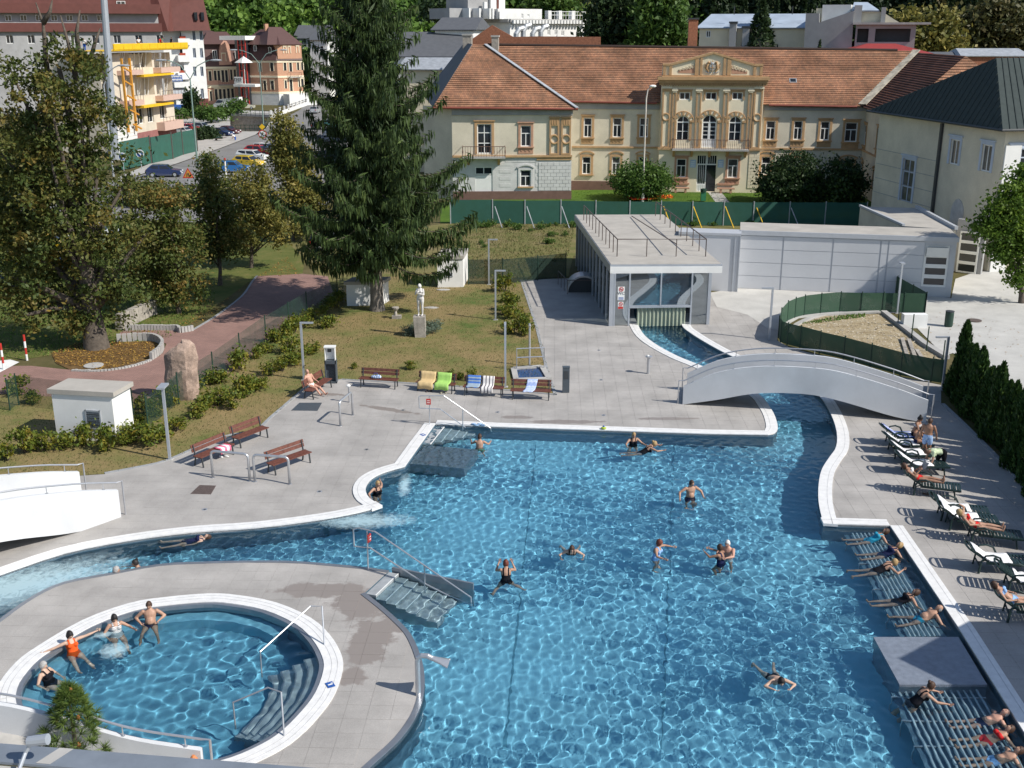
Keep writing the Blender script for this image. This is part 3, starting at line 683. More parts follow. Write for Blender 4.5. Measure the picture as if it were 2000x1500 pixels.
for r_ in range(10):
 z0=.9+r_*bh;
 if z0+bh > 4.0: break
 u=8.8-(bw/2 if r_ % 2 else 0)
 while u < fl.L-.05:
  a,c=max(u,8.8),min(u+bw,fl.L)
  if c-a > .12:
   mb=MB();fbox(mb,fl,a+.014,c-.014,z0+.014,z0+bh-.014,.002,.06+random.uniform(-.008,.01));mb.build('ashlar_block',M.ashlar,spa)
  u+=bw
for r_ in range(10):
 z0=.9+r_*bh
 if z0+bh > 4.2: break
 u=2.9-(bw if r_ % 2 else 0)
 while u < 8.7:
  a,c=max(u,2.9),min(u+bw*2,8.75)
  if c-a > .12 and not any(h[0]-.45 < c and a < h[1]+.45 and h[2]-.3 < z0+bh and z0 < h[3]+.65 for h in (lh[2],lh[3])):
   mb=MB();fbox(mb,fl,a+.012,c-.012,z0+.012,z0+bh-.012,.002,.022+random.uniform(-.005,.006));mb.build('ashlar_block',M.ashlar,spa)
  u+=bw*2
def balcony(f,parent,u0,u1,z,dep,h,nb,m=None,d=0.0,brackets=()):
 mb=MB();fbox(mb,f,u0,u1,z-.16,z,d+.01,d+dep);o=mb.build('balcony',M.concrete,parent);t=MB()
 pts=[f.P(u0+.05,z+h,d+.05),f.P(u0+.05,z+h,d+dep-.06),f.P(u1-.05,z+h,d+dep-.06),f.P(u1-.05,z+h,d+.05)]
 t.tube(pts,.035,6);low=[p-Z*(h-.12) for p in pts];t.tube(low,.02,6)
 for i in range(nb+1):
  p=pts[1].lerp(pts[2],i/nb);q=Vector((p.x,p.y,z));r=.018 if 0 < i < nb else .045
  t.tube([q,q+Z*h*.3,q+Z*h*.5,q+Z*h*.7,p],[r,r,r*1.7,r,r],5)
 t.build('railing',m or mat_rail,o)
 for u in brackets:
  t=MB();t.prism([f.P(u,z-.16,d+.01),f.P(u,z-.16,d+dep*.8),f.P(u,z-.35,d+dep*.6),f.P(u,z-.9,d+.01)],f.U*.25);t.build('bracket',M.ochre,o)
 return o
mat_rail=mat('rusty_iron',(.14,.08,.06),.7,var=.3,scale=6)
a,b_=fl.uz(903,303)[0],fl.uz(987,303)[0];balcony(fl,spa,a,b_,fl.uz(945,305)[1],1.0,1.05,16,brackets=(a+.5,b_-.8))
f7=fl.back(7.2);A1,A2=f7.uz(922,86),f7.uz(948,88)
e_=lambda u: fl.P(u,9.28-.012*u,.6)
tiled(spa,[e_(fl.uz(846,209)[0]),e_(fl.L+.5),f7.P(*A2),f7.P(*A1)],M.tile,lift=.07)
mb=MB();mb.bar(f7.P(*A2)+Z*.1,e_(fl.L+.45)+Z*.1,.5,.06);mb.build('valley_flashing',M.zinc,spa)
mb=MB();mb.tube([e_(fl.uz(846,209)[0])-Z*.04,e_(fl.L+.5)-Z*.04],.12,8);mb.build('gutter',M.gutter,spa)
lft=e_(fl.uz(846,209)[0]);roofplane(spa,[lft,f7.P(*A1),fl.P(A1[0]-1,A1[1],-22),lft+fl.n*-22-fl.U*2],M.greyroof,.12)
u,z=fl.back(2.2).uz(933,171);c=fl.P(u,z,-2.2);mb=MB();sl=(f7.P(*A1)-e_(A1[0])).normalized();nn=fl.U.cross(sl);nn=nn if nn.z > 0 else-nn
mb.obox(c,fl.U*.95,sl*.75,nn*.2);mb.build('roof_hatch',M.zinc,spa)
ph_px=dict(low=[(1321,310,1340,346),(1421,310,1441,347)],small=[(1327,180,1348,195),(1378,180,1400,195),(1430,180,1451,195)],arch=[(1322,227,1345,273),(1371,225,1399,288),(1424,228,1447,275)])
Ph={k: [pxr(fp,*r) for r in v] for k,v in ph_px.items()};P0,P1=fp.uz(1287,300)[0],fp.uz(1484,300)[0]
dr=pxr(fp,1361,304,1398,374)
ZC=fp.uz(1385,156)[1];ZB=fp.uz(1385,291)[1]
wall(fp,spa,P0,P1,-.1,ZB,Ph['low']+[dr],M.cream,depth=.2)
wall(fp,spa,P0,P1,ZB,ZC,Ph['small']+Ph['arch'],M.cream,depth=.2)
for u in (P0,P1):
 mb=MB();fbox(mb,fp,u-(.0 if u==P0 else .04),u+(.04 if u==P0 else .0),-.1,ZC,-1.4,-.001);mb.build('portal_side',M.cream,spa)
mb=MB();fbox(mb,fp,P0+.1,P1-.1,-.1,ZC,-7,-.5);mb.build('portal_core',M.cream,spa)
for r in Ph['low']: window(fp,spa,r,'T',sur=M.rose,sill=M.rose,sw=.22,glass=M.curtain if r is Ph['low'][1] else None)
for r in Ph['small']: window(fp,spa,r,'D',sur=M.ochre,sw=.18)
def arch_window(f,parent,r,door=False):
 u0,u1,z0,z1=r;um,R=(u0+u1)/2,(u1-u0)/2;zs=z1-R;d=-.16;mb=MB()
 arc=[(um+R*math.cos(a),zs+R*math.sin(a)) for a in [math.pi*i/12 for i in range(13)]]
 p=MB();p.poly([f.P(x,z,d+.02) for x,z in [(u0,z0),(u1,z0)]+arc]);
 mb.tube([f.P(u1,z0,d+.05)]+[f.P(x,z,d+.05) for x,z in arc]+[f.P(u0,z0,d+.05),f.P(u1,z0,d+.05)],.05,6)
 fbox(mb,f,um-.04,um+.04,z0,z1,d+.02,d+.08);fbox(mb,f,u0,u1,zs-.06,zs+.06,d+.02,d+.09)
 if door:
  for a,c in ((u0,um),(um,u1)):
   fbox(mb,f,a+.05,c-.05,z0,z0+(zs-z0)*.34,d+.02,d+.07)
   for q in (.5,.66,.82): fbox(mb,f,a+.05,c-.05,z0+(zs-z0)*q-.03,z0+(zs-z0)*q+.03,d+.02,d+.07)
   fbox(mb,f,a+.03,a+.12,z0,zs,d+.02,d+.075);fbox(mb,f,c-.12,c-.03,z0,zs,d+.02,d+.075)
 else: fbox(mb,f,u0,u1,z0+(zs-z0)*.48-.03,z0+(zs-z0)*.48+.03,d+.02,d+.07)
 o=mb.build('arched_window' if not door else 'arched_door',M.white,parent);p.build('pane',M.glass,o)
 s_=MB()
 for sgn in (0,1):
  c=[(um+R*math.cos(a),zs+R*math.sin(a)) for a in [(math.pi/2)*(i/6)+sgn*math.pi/2 for i in range(7)]]
  corner=(u1,z1) if sgn==0 else (u0,z1)
  for i in range(6): s_.prism([f.P(*corner,-.12),f.P(*c[i],-.12),f.P(*c[i+1],-.12)],f.n*.121)
 s_.build('spandrel',M.cream,o)
 t=MB();n=13
 for i in range(n):
  a0,a1=math.pi*i/n,math.pi*(i+1)/n;R0,R1=R+.1,R+(.48 if i % 2==0 else .42);dd=.14 if i % 2==0 else .08
  t.prism([f.P(um+q*math.cos(a),zs+q*math.sin(a),.003) for q,a in ((R0,a0),(R1,a0),(R1,a1),(R0,a1))],f.n*dd,m=i % 2)
 for a,c in ((u0-.3,u0-.06),(u1+.06,u1+.3)): fbox(t,f,a,c,z0-.05,zs,.003,.09)
 t.tube([f.P(um+(R+.52)*math.cos(a),zs+(R+.52)*math.sin(a),.08) for a in [math.pi*i/14 for i in range(15)]],.05,6)
 t.build('archivolt',[M.ochre,M.cream],o)
for k,r in enumerate(Ph['arch']): arch_window(fp,spa,r,k==1)
zc0,zc1=fp.uz(1385,292)[1],fp.uz(1385,173)[1]
for x0,x1,wide in ((1292,1309,1),(1312,1320,0),(1358,1368,0),(1411,1421,0),(1459,1468,0),(1470,1487,1)):
 u0,u1=fp.uz(x0,230)[0],fp.uz(x1,230)[0];t=MB();q=.17 if wide else .13
 zt=zc1-(0 if wide else .25)
 fbox(t,fp,u0,u0+q,zc0,zt,.003,.15);fbox(t,fp,u1-q,u1,zc0,zt,.003,.15);fbox(t,fp,u0+q,u1-q,zc0,zc0+.3,.003,.15);fbox(t,fp,u0+q,u1-q,zt-.3,zt,.003,.15)
 um=(u0+u1)/2;zm=fp.uz(1385,229)[1];R=.36 if wide else .15
 if wide: t.tube([fp.P(um+R*math.cos(a),zm+R*math.sin(a),.12) for a in [2*math.pi*i/18 for i in range(19)]],.085,6)
 else: fbox(t,fp,um-.1,um+.1,zm-.1,zm+.1,.003,.17)
 o=t.build('pilaster',M.ochre,spa)
 t=MB();fbox(t,fp,u0+q,u1-q,zc0+.3,zt-.3,.003,.05);fbox(t,fp,u0-.1,u1+.1,zt,zt+.16,.003,.26);fbox(t,fp,u0-.03,u1+.03,zt+.16,zt+.32,.003,.2)
 if wide: t.tube([fp.P(um,zm,.05),fp.P(um,zm,.1)],.3,14)
 else: [t.ell(fp.P(um+k*.13,zt-.1,.16),.09,6,4) for k in (-1,0,1)]
 t.build('pilaster_panel',M.cream,o)
CU0,CU1=P0-.45,P1+.45
t=MB();fbox(t,fp,CU0+.2,CU1-.2,ZC-.55,ZC-.3,.003,.2);fbox(t,fp,CU0,CU1,ZC,ZC+.32,-1.0,.62);fbox(t,fp,CU0+.12,CU1-.12,ZC-.3,ZC,-1.0,.4)
n=40
for i in range(n):
 u=P0+(P1-P0)*(i+.5)/n;fbox(t,fp,u-.07,u+.07,ZC-.62,ZC-.3,.21,.34)
t.build('cornice',M.ochre,spa)
at_px=[(1293,152),(1295,126),(1310,126),(1394,103),(1474,127),(1490,127),(1487,152)]
ap=[fp.uz(*p) for p in at_px];zb=ZC+.32
ap[0]=(ap[0][0],zb);ap[-1]=(ap[-1][0],zb)
t=MB();t.prism([fp.P(u,z,.1) for u,z in ap],fp.n*-1.0);attic=t.build('attic',M.cream,spa)
t=MB()
for (a,b_) in ((ap[1],ap[2]),(ap[2],ap[3]),(ap[3],ap[4]),(ap[4],ap[5])):
 t.bar(fp.P(a[0]-.02,a[1],-.35),fp.P(b_[0]+.02,b_[1],-.35),1.25,.2)
fbox(t,fp,ap[0][0],ap[-1][0],zb,zb+.16,.1,.22)
for x0,x1 in ((1295,1300),(1307,1312),(1357,1364),(1367,1371),(1412,1417),(1420,1427),(1471,1476),(1484,1489)):
 u0,u1=fp.uz(x0,140)[0],fp.uz(x1,140)[0];zt=np.interp((u0+u1)/2,[p[0] for p in ap[1:-1]],[p[1] for p in ap[1:-1]]);fbox(t,fp,u0,u1,zb+.16,zt-.12,.1,.24)
t.build('attic_trim',M.ochre,attic)
for x0,x1,s_ in ((1325,1356,1),(1429,1459,-1)):
 q=[fp.uz(x,y) for x,y in (((x0,142),(x1,143),(x1,127),(x0,137)) if s_==1 else ((x0,144),(x1,144),(x1,138),(x0,128)))]
 t=MB();t.prism([fp.P(u,z,.1) for u,z in q],fp.n*.03,m=0)
 c=Vector(((q[0][0]+q[1][0])/2,(q[0][1]+q[2][1])/2,0))
 for k in range(5):
  uu=q[0][0]+(q[1][0]-q[0][0])*(k+.5)/5;zz=q[0][1]+.3+(.16*k if s_==1 else .16*(4-k))*.5;R=.12+.03*(k if s_==1 else 4-k)
  t.tube([fp.P(uu+R*(1-i/16)*math.cos(i*.75),zz+R*(1-i/16)*math.sin(i*.75),.15) for i in range(14)],.035,5,m=1)
 t.build('scrollwork',[M.rose,M.cream],attic)
t=MB();u,z=fp.uz(1391,132);s_=lambda x,y,d=.16: fp.P(u+x,z+y,d)
t.prism([s_(-.28,.3,.1),s_(.28,.3,.1),s_(.3,-.05,.1),s_(0,-.42,.1),s_(-.3,-.05,.1)][::-1],fp.n*.18,m=0)
fbox(t,fp,u-.03,u+.03,z-.35,z+.28,.28,.31,1);fbox(t,fp,u-.26,u+.26,z-.03,z+.03,.28,.31,1)
for k in range(-2,3): t.tube([s_(k*.1,.38,.18),s_(k*.17,.72-abs(k)*.05,.18)],[.05,.03],5,m=k % 2+1)
t.ell(s_(0,.42,.15),(.24,.12,.12),8,5,m=2)
for sg in (-1,1):
 t.tube([s_(sg*.36,-.35),s_(sg*.55,-.1),s_(sg*.52,.2),s_(sg*.42,.45)],[.09,.14,.13,.09],6,m=1);t.ell(s_(sg*.4,.52,.2),.12,7,5,m=1)
 t.tube([s_(sg*.5,.2),s_(sg*.3,.15,.22)],.05,5,m=1);t.tube([s_(sg*.52,-.2),s_(sg*.36,-.48,.2)],.06,5,m=1);t.tube([s_(sg*.6,-.2),s_(sg*.78,.05),s_(sg*.72,.3),s_(sg*.8,.42)],.04,5,m=1)
 t.tube([s_(sg*.1,-.55),s_(sg*.4,-.52),s_(sg*.68,-.4)],.06,5,m=2)
t.build('coat_of_arms',[M.concrete,M.ochre,M.zinc],attic)
a,b_=fp.uz(1312,291)[0],fp.uz(1461,291)[0];balcony(fp,spa,a,b_,ZB+.05,1.15,1.0,42,d=0,brackets=[a+.1+k*(b_-a-.5)/4 for k in range(5)])
t=MB();fbox(t,fp,P0-.15,a-.02,ZB-.1,ZB+.12,.003,.2);fbox(t,fp,b_+.02,P1+.15,ZB-.1,ZB+.12,.003,.2);t.build('string_course',M.ochre,spa)
u0,u1,z0,z1=dr;um=(u0+u1)/2;zt=z0+(z1-z0)*.74
t=MB();fbox(t,fp,u0,um-.02,0,.9,-.2,-.12);fbox(t,fp,u0,u0+.1,.9,zt,-.2,-.12);fbox(t,fp,um-.12,um-.02,.9,zt,-.2,-.12);fbox(t,fp,u0,u1,zt,zt+.12,-.2,-.1);fbox(t,fp,um-.06,um+.06,zt+.12,z1,-.2,-.12)
for k in range(1,4): fbox(t,fp,u0+.1+(um-u0-.22)*k/4-.02,u0+.1+(um-u0-.22)*k/4+.02,.9,zt,-.19,-.14)
for k in range(1,9): fbox(t,fp,u0+(u1-u0)*k/9-.02,u0+(u1-u0)*k/9+.02,zt+.12,z1,-.19,-.14)
for k in range(5): fbox(t,fp,u0+.12+k*.19,u0+.2+k*.19,.12,.8,-.12,-.1)
door=t.build('entrance_door',M.white,spa)
t=MB();t.poly([fp.P(u0,.0,-.25),fp.P(u1,0,-.25),fp.P(u1,z1,-.25),fp.P(u0,z1,-.25)]);t.build('pane',M.glass,door)
for x in (1353,1407):
 r=pxr(fp,x-5,312,x+6,327);t=MB();fbox(t,fp,*r,.004,.05);pq=t.build('name_plaque',mat('blue_enamel',(.42,.53,.70),.4,var=.1,scale=3),spa)
 t=MB()
 for k in range(3): fbox(t,fp,r[0]+.1,r[1]-.1,r[3]-.25-k*.22,r[3]-.17-k*.22,.05,.055)
 t.build('plaque_text',M.white,pq)
for x0,x1 in ((1312,1346),(1400,1434)):
 u0,u1=fp.uz(x0,362)[0],fp.uz(x1,362)[0];bn=thing('stone_bench','pinkish stone bench under the %s ground-floor portal window' % ('left' if x0 < 1350 else 'right'),'bench',fp.P((u0+u1)/2,0,.5),group='benches beside the portal door')
 t=MB();fbox(t,fp,u0,u1,.45,.57,.2,.75);t.build('seat',M.rose,bn);t=MB();fbox(t,fp,u0,u1,.85,1.0,.02,.14);t.build('backrest',M.rose,bn)
 for u in (u0+.3,u1-.5): t=MB();fbox(t,fp,u,u+.2,0,.45,.25,.7);t.build('leg',M.rose,bn)
for r_ in range(11):
 z0=.5+r_*.36
 if z0+.36 > ZB-.2: break
 for u in ([P1-1.1,P1-.55] if r_ % 2 else [P1-1.1,P1-.83,P1-.28]):
  c=u+.55 if not (r_ % 2==0 and u==P1-1.1) else u+.27
  mb=MB();fbox(mb,fp,u+.012,min(c,P1)-.012,z0+.012,z0+.348,.002,.05);mb.build('ashlar_block',M.cream,spa)
W0=fm.P(fm.L+.9,0);fw=Fac(W0,W0+fm.n*14)
fwl=[fw.rect(1684,243,1692,283),fw.rect(1713,250,1722,292),fw.rect(1677,318,1684,352),fw.rect(1705,335,1714,367)]
wall(fw,spa,0,14,-.1,9.2,fwl,M.beige)
for k,r in enumerate(fwl): window(fw,spa,r,'T',sur=M.ochre,sill=M.ochre,sw=.22,arch=k > 1)
mb=MB();fbox(mb,fw,0,14,4.5,4.66,.002,.14);mb.build('string_course',M.ochre,spa)
body(fw,spa,0,14,-.1,9,12,M.beige)
wz=lambda s,h: W0+fm.n*s+fm.U*(6.5 if h else-.5)+Z*(RR[1]-.2 if h else E1-.05)
tiled(spa,[wz(-9,0),wz(14.5,0),wz(10,1),wz(-9,1)],M.tileold,lift=.07)
fe=W0+fm.n*14.5
tiled(spa,[fe-fm.U*.5+Z*(E1-.05),fe+fm.U*13.5+Z*(E1-.05),wz(10,1)],M.tile,lift=.07)
roofplane(spa,[wz(10,1),wz(-8,1),W0+fm.n*-8+fm.U*13.5+Z*E1,fe+fm.U*13.5+Z*E1],M.tileold)
t=MB();vt,vb=ridge(fm.L+7.2)+Z*.12,ev(fm.L+.3)+Z*.22
t.bar(vt,vb,.9,.1);t.build('valley_flashing',mat('patchy_flashing',(.42,.38,.30),.7,var=.5,scale=1.5),spa)
# ------ grey panel building and glass pavilion
fb=Fac(g(1440,563),g(1856,581));ZR=3.95
hall=thing('panel_hall','low flat-roofed hall clad in grey panels beside the glass pavilion','building',fb.P(6,0))
ub=[fb.uz(x,510)[0] for x in (1442,1527,1624,1717)]+[fb.uz(1732,510)[0],fb.L]
wr=fb.rect(1803,479,1852,561)
wall(fb,hall,0,fb.L,-.1,ZR-.06,[wr],M.panelfr,name='frame_wall')
body(fb,hall,.05,fb.L-.05,-.1,ZR-.08,3.1,M.panelfr,d=-.3)
o=window(fb,hall,wr,'H',fr=M.wallwhite,depth=.12,bar=.14,name='ribbon_window')
t=MB();t.obox(fb.P(wr[0]+.1,wr[3]-.75,.0),fb.U*(wr[1]-wr[0]-.2),Vector((0,0,.62))+fb.n*.12,fb.n*.05);t.build('tilted_vent_sash',M.wallwhite,o)
for i in range(5):
 a,c=ub[i],ub[i+1]
 if c-a < .4:
  for q in (a,c): t=MB();fbox(t,fb,q-.04,q+.04,0,ZR-.3,.002,.08);t.build('downpipe',M.lamp,hall)
  continue
 for k in range(4):
  z0,z1=.02+k*.9,min(.9*(k+1),ZR-.36)
  seg=[(a+.05,c-.05)] if not (i==4 and z1 > wr[2] and z0 < wr[3]) else [(a+.05,wr[0]-.06)]
  for s0,s1 in seg:
   t=MB();fbox(t,fb,s0,s1,z0+.008,z1-.006,.004,.035);t.build('panel',M.panel,hall)
t=MB();fbox(t,fb,-.05,fb.L+.1,ZR-.3,ZR,.004,.12);t.build('fascia',M.panelfr,hall)
t=MB();fbox(t,fb,-.05,fb.L+.1,ZR-.1,ZR-.02,-3.4,.0);o=t.build('roof',M.roofconc,hall)
fs_=fb.back(-1.1);a,c=fs_.uz(1382,520)[0],fs_.uz(1443,520)[0]
t=MB();fbox(t,fs_,a-2,c,0,ZR-.2,-1.6,0);t.build('side_block',M.panel,hall)
t=MB();fbox(t,fs_,a-2,c+.03,ZR-.2,ZR-.05,-1.6,.06);t.build('fascia',M.panelfr,hall)
for q in (c-.35,c-.02): t=MB();fbox(t,fs_,q-.03,q+.03,0,ZR-.2,.002,.06);t.build('downpipe',M.lamp,hall)
R0,R1=fb.P(fb.L-6.2,0,-3.4),fb.P(fb.L-.4,0,-3.4)
arm=thing('rear_arm','beige flat-roofed annexe running back from the grey panel hall','building',R0)
u0=(g(1682,403,3.9)+g(1680,440,3.4))/2;p00,p10=g(1680,402,3.95),g(1790,405,3.95);p01,p11=g(1765,440,3.95),g(1868,447,3.95)
t=MB();t.prism([Vector((p.x,p.y,0)) for p in (p01,p11,p10,p00)],3.8);t.build('wall',M.beige,arm)
t=MB();t.prism([Vector((p.x,p.y,3.8)) for p in (p01,p11,p10,p00)],.1);t.build('roof',M.roofconc,arm)
t=MB();t.bar(p00+Z*.02,p01+Z*.02,.2,.14);t.bar(p10+Z*.05,p11+Z*.05,.22,.22);t.build('roof_edge',M.panelfr,arm)
fv=Fac(g(1190,637),g(1385,634));ZP=fv.uz(1195,535)[1];LV=fv.L
pav=thing('glass_pavilion','glass pavilion with flat concrete roof where the swimming channel enters','pavilion',fv.P(LV/2,0))
DV=17.5;BKV=(g(1122,419,3.6)-g(1192,517,3.6));BKV=Vector((BKV.x,BKV.y,0)).normalized()
fside=Fac(fv.P(0,0)+BKV*DV,fv.P(0,0));fback=Fac(fv.P(LV,0)+BKV*DV,fv.P(0,0)+BKV*DV);fright=Fac(fv.P(LV,0),fv.P(LV,0)+BKV*DV)
M.facade=bpy.data.materials.new('reflecting_glass');M.facade.use_nodes=True;N,L=nodes(M.facade);b=N['Principled BSDF']
b.inputs['Base Color'].default_value=(.5,.56,.6,1);b.inputs['Metallic'].default_value=.9;b.inputs['Roughness'].default_value=.02
tr=N.new('ShaderNodeBsdfTransparent');tr.inputs[0].default_value=(.75,.82,.84,1);mx=N.new('ShaderNodeMixShader');mx.inputs[0].default_value=.62
L.new(tr.outputs[0],mx.inputs[1]);L.new(b.outputs[0],mx.inputs[2]);L.new(mx.outputs[0],N['Material Output'].inputs[0])
M.sideglass=bpy.data.materials.new('clear_glass');M.sideglass.use_nodes=True;N,L=nodes(M.sideglass);b=N['Principled BSDF']
b.inputs['Base Color'].default_value=(.25,.28,.3,1);b.inputs['Metallic'].default_value=.8;b.inputs['Roughness'].default_value=.03
tr=N.new('ShaderNodeBsdfTransparent');tr.inputs[0].default_value=(.6,.66,.68,1);mx=N.new('ShaderNodeMixShader');mx.inputs[0].default_value=.35
L.new(tr.outputs[0],mx.inputs[1]);L.new(b.outputs[0],mx.inputs[2]);L.new(mx.outputs[0],N['Material Output'].inputs[0])
cx=[fv.uz(x,590)[0] for x in (1200,1229,1290,1350,1383)];zt=fv.uz(1290,598)[1]
for a,c,z0,z1 in ((cx[0],cx[1],.05,ZP),(cx[1],cx[2],zt,ZP),(cx[2],cx[3],zt,ZP),(cx[3],cx[4],.05,ZP)):
 t=MB();t.poly([fv.P(a+.04,z0,-.05),fv.P(c-.04,z0,-.05),fv.P(c-.04,z1,-.05),fv.P(a+.04,z1,-.05)]);t.build('glass_pane',M.facade,pav)
t=MB()
for u in cx[:2]+cx[3:]: fbox(t,fv,u-.045,u+.045,.0,ZP,-.1,.03)
fbox(t,fv,cx[2]-.04,cx[2]+.04,zt,ZP,-.1,.03);fbox(t,fv,cx[1]+.045,cx[3]-.045,zt-.09,zt+.05,-.1,.04)
fbox(t,fv,0,cx[0]-.05,0,ZP,-.12,.02);fbox(t,fv,cx[4]+.05,LV,0,ZP,-.12,.02);t.build('facade_frame',M.lamp,pav)
t=MB();n=60
for i in range(n):
 a=cx[1]+.5+(cx[3]-cx[1]-.8)*i/n;dd=-.12+.05*math.sin(i*1.3);t.poly([fv.P(a,-.08,dd),fv.P(a+(cx[3]-cx[1])/n,-.08,-.12+.05*math.sin((i+1)*1.3)),fv.P(a+(cx[3]-cx[1])/n,zt-.1,-.12+.05*math.sin((i+1)*1.3)),fv.P(a,zt-.1,dd)])
t.build('strip_curtain',net_mat('milky_pvc',(.42,.47,.36),.7),pav)
ns=11
for i in range(ns):
 a,c=DV*i/ns,DV*(i+1)/ns
 t=MB();t.poly([fside.P(a+.03,.05,-.04),fside.P(c-.03,.05,-.04),fside.P(c-.03,ZP,-.04),fside.P(a+.03,ZP,-.04)]);t.build('glass_pane',M.sideglass,pav)
 t=MB();fbox(t,fside,c-.04,c+.04,0,ZP,-.1,.04);t.build('mullion',M.lamp,pav)
t=MB();fbox(t,fright,0,DV,0,ZP,-.2,0);fbox(t,fback,0,LV,0,ZP,-.2,0);t.build('rear_wall',M.greyrender,pav)
c4=[g(1122,419,3.62),g(1192,517,3.62),g(1411,516,3.62),g(1296,418.5,3.62)]
t=MB();t.prism([Vector((p.x,p.y,ZP)) for p in c4],3.6-ZP);roof=t.build('roof',M.lamp,pav)
cen=sum(c4,Vector())/4;t=MB();t.prism([(cen+(Vector((p.x,p.y,3.6))-cen)*.985)*1.0+Z*(0) for p in c4],.03);t.v=[(x,y,3.602 if z < 3.61 else 3.63) for x,y,z in t.v];t.build('roof_slab',M.roofconc,roof)
fr4=Fac(c4[1],c4[2]);t=MB();fbox(t,fr4,0,fr4.L,ZP-.02,3.5,.003,.04);t.build('front_fascia',M.wallwhite,roof)
t=MB();r1,r2,r3=g(1140,430,3.63),g(1205,501,3.63),g(1378,501,3.63);r4=g(1280,422,3.63);hh=1.05
t.tube([r1+Z*hh,r2+Z*hh,r3+Z*hh,r4+Z*hh],.035,6);
for a,c,n in ((r1,r2,10),(r2,r3,3),(r3,r4,9)):
 for i in range(n+1):
  p=a.lerp(c,i/n);t.tube([p,p+Z*hh],.03,5)
mid0,mid1=g(1237,420,3.64),g(1321,497,3.64);t.tube([r2.lerp(r3,.665)+Z*.75,r1.lerp(r4,.665)+Z*.1],.035,5)
t.build('roof_railing',M.rust,pav)
def text(body_,size,f,u,z,m,parent,d=.02,name='lettering'):
 c=bpy.data.curves.new(name,'FONT');c.body=body_;c.size=size;c.align_x='CENTER';c.align_y='CENTER';c.extrude=.004
 o=new('tmp',c);dg=bpy.context.evaluated_depsgraph_get();me=bpy.data.meshes.new_from_object(o.evaluated_get(dg));bpy.data.objects.remove(o)
 me.name=name;me.materials.clear();me.materials.append(m);R=Matrix((f.U,Z,f.n)).transposed()
 me.transform(R.to_4x4());ob=new(name,me);ob.location=f.P(u,z,d)-(off(parent) if parent else Vector());
 if parent: ob.parent=parent;KIDS.setdefault(parent.name,[]).append(ob)
 return ob
sgu=(cx[0]+cx[1])/2-.05
t=MB();fbox(t,fv,sgu-.2,sgu+.2,1.55,2.35,-.04,-.025);sg1=t.build('wc_sign',M.white,pav);text('WC',.25,fv,sgu,1.95,M.dark,sg1,d=-.018)
t=MB();t.tube([fv.P(sgu+.12*math.cos(a),2.2+.12*math.sin(a),-.02) for a in [2*math.pi*i/16 for i in range(17)]],.018,5);t.bar(fv.P(sgu-.08,2.28,-.02),fv.P(sgu+.08,2.12,-.02),.03);t.bar(fv.P(sgu-.07,2.18,-.02),fv.P(sgu+.08,2.2,-.02),.025);t.build('pictogram',M.red,sg1)
for k in range(5): t=MB();fbox(t,fv,sgu-.15,sgu+.15,1.72-k*.035,1.735-k*.035,-.024,-.02);t.build('text_line',M.blue,sg1)
t=MB();fbox(t,fv,sgu-.17,sgu+.15,1.02,1.45,-.04,-.025);sg2=t.build('prohibition_sign',M.white,pav)
t=MB();t.tube([fv.P(sgu+.1*math.cos(a),1.32+.1*math.sin(a),-.02) for a in [2*math.pi*i/16 for i in range(17)]],.018,5);t.bar(fv.P(sgu-.07,1.39,-.02),fv.P(sgu+.07,1.25,-.02),.025);fbox(t,fv,sgu-.16,sgu+.14,1.03,1.17,-.025,-.02);t.build('pictogram',M.red,sg2)
hd=thing('ventilation_hood','curved metal hood in the shade on the left of the glass pavilion','ventilation hood',g(1150,570))
c=g(1140,572);t=MB();R=1.15
for s0,s1,R0 in ((0,1.4,R),):
 arc=[(R0*math.cos(a),R0*math.sin(a)) for a in [math.pi*i/14 for i in range(15)]]
 for i in range(14):
  (a,za),(d_,zd)=arc[i],arc[i+1];t.prism([c+Vector((a,s0,za)),c+Vector((d_,s0,zd)),c+Vector((d_*.9,s0,zd*.9)),c+Vector((a*.9,s0,za*.9))],(0,1.4,0))
t.build('shell',M.steel,hd);t=MB();t.prism([c+Vector((x*.9,.12,z*.9)) for x,z in arc],(0,.05,0));t.build('grille',M.dark,hd)
rl=thing('ramp_rail','thin metal handrail on the shaded deck left of the ventilation hood','handrail',g(1100,560));t=MB()
ps=[g(1090,556),g(1108,575),g(1190,575)];t.tube([p+Z*.95 for p in ps],.025,6)
for k in range(4): p=ps[0].lerp(ps[1],k/3);t.tube([p,p+Z*.95],.02,5)
t.build('rail',M.rust,rl)
# ------ beige building on the right with the green sheet roof
Cc=g(1928,531);fq=Fac(Cc,Cc+Vector((1,0,0)))
zE=Fac(Cc,Cc+Vector((1,.1,0))).uz(1953,250)[1]
Dd=g(1722,216,zE);Dd=Vector((Dd.x,Dd.y,0));fA=Fac(Dd,Cc);fB=Fac(Cc,Cc+Vector((fA.U.y,-fA.U.x,0))*-14)
side=thing('beige_building','beige rendered building with dark green sheet metal roof at the right edge','building',Cc)
wl=[fA.rect(*r) for r in ((1856,272,1874,322),(1917,282,1937,336),(1761,310,1784,395))]
wall(fA,side,-.2,fA.L,-.1,zE,wl,M.beige);body(fA,side,-.2,fA.L-.3,-.1,zE,12,M.beige)
M.paleblue=mat('pale_blue_frame',(.46,.52,.62),.6,var=.05)
for k,r in enumerate(wl): window(fA,side,r,'X' if k==2 else 'D',fr=M.paleblue if k==2 else M.white,sur=M.paleblue,sw=.22,glass=M.curtain)
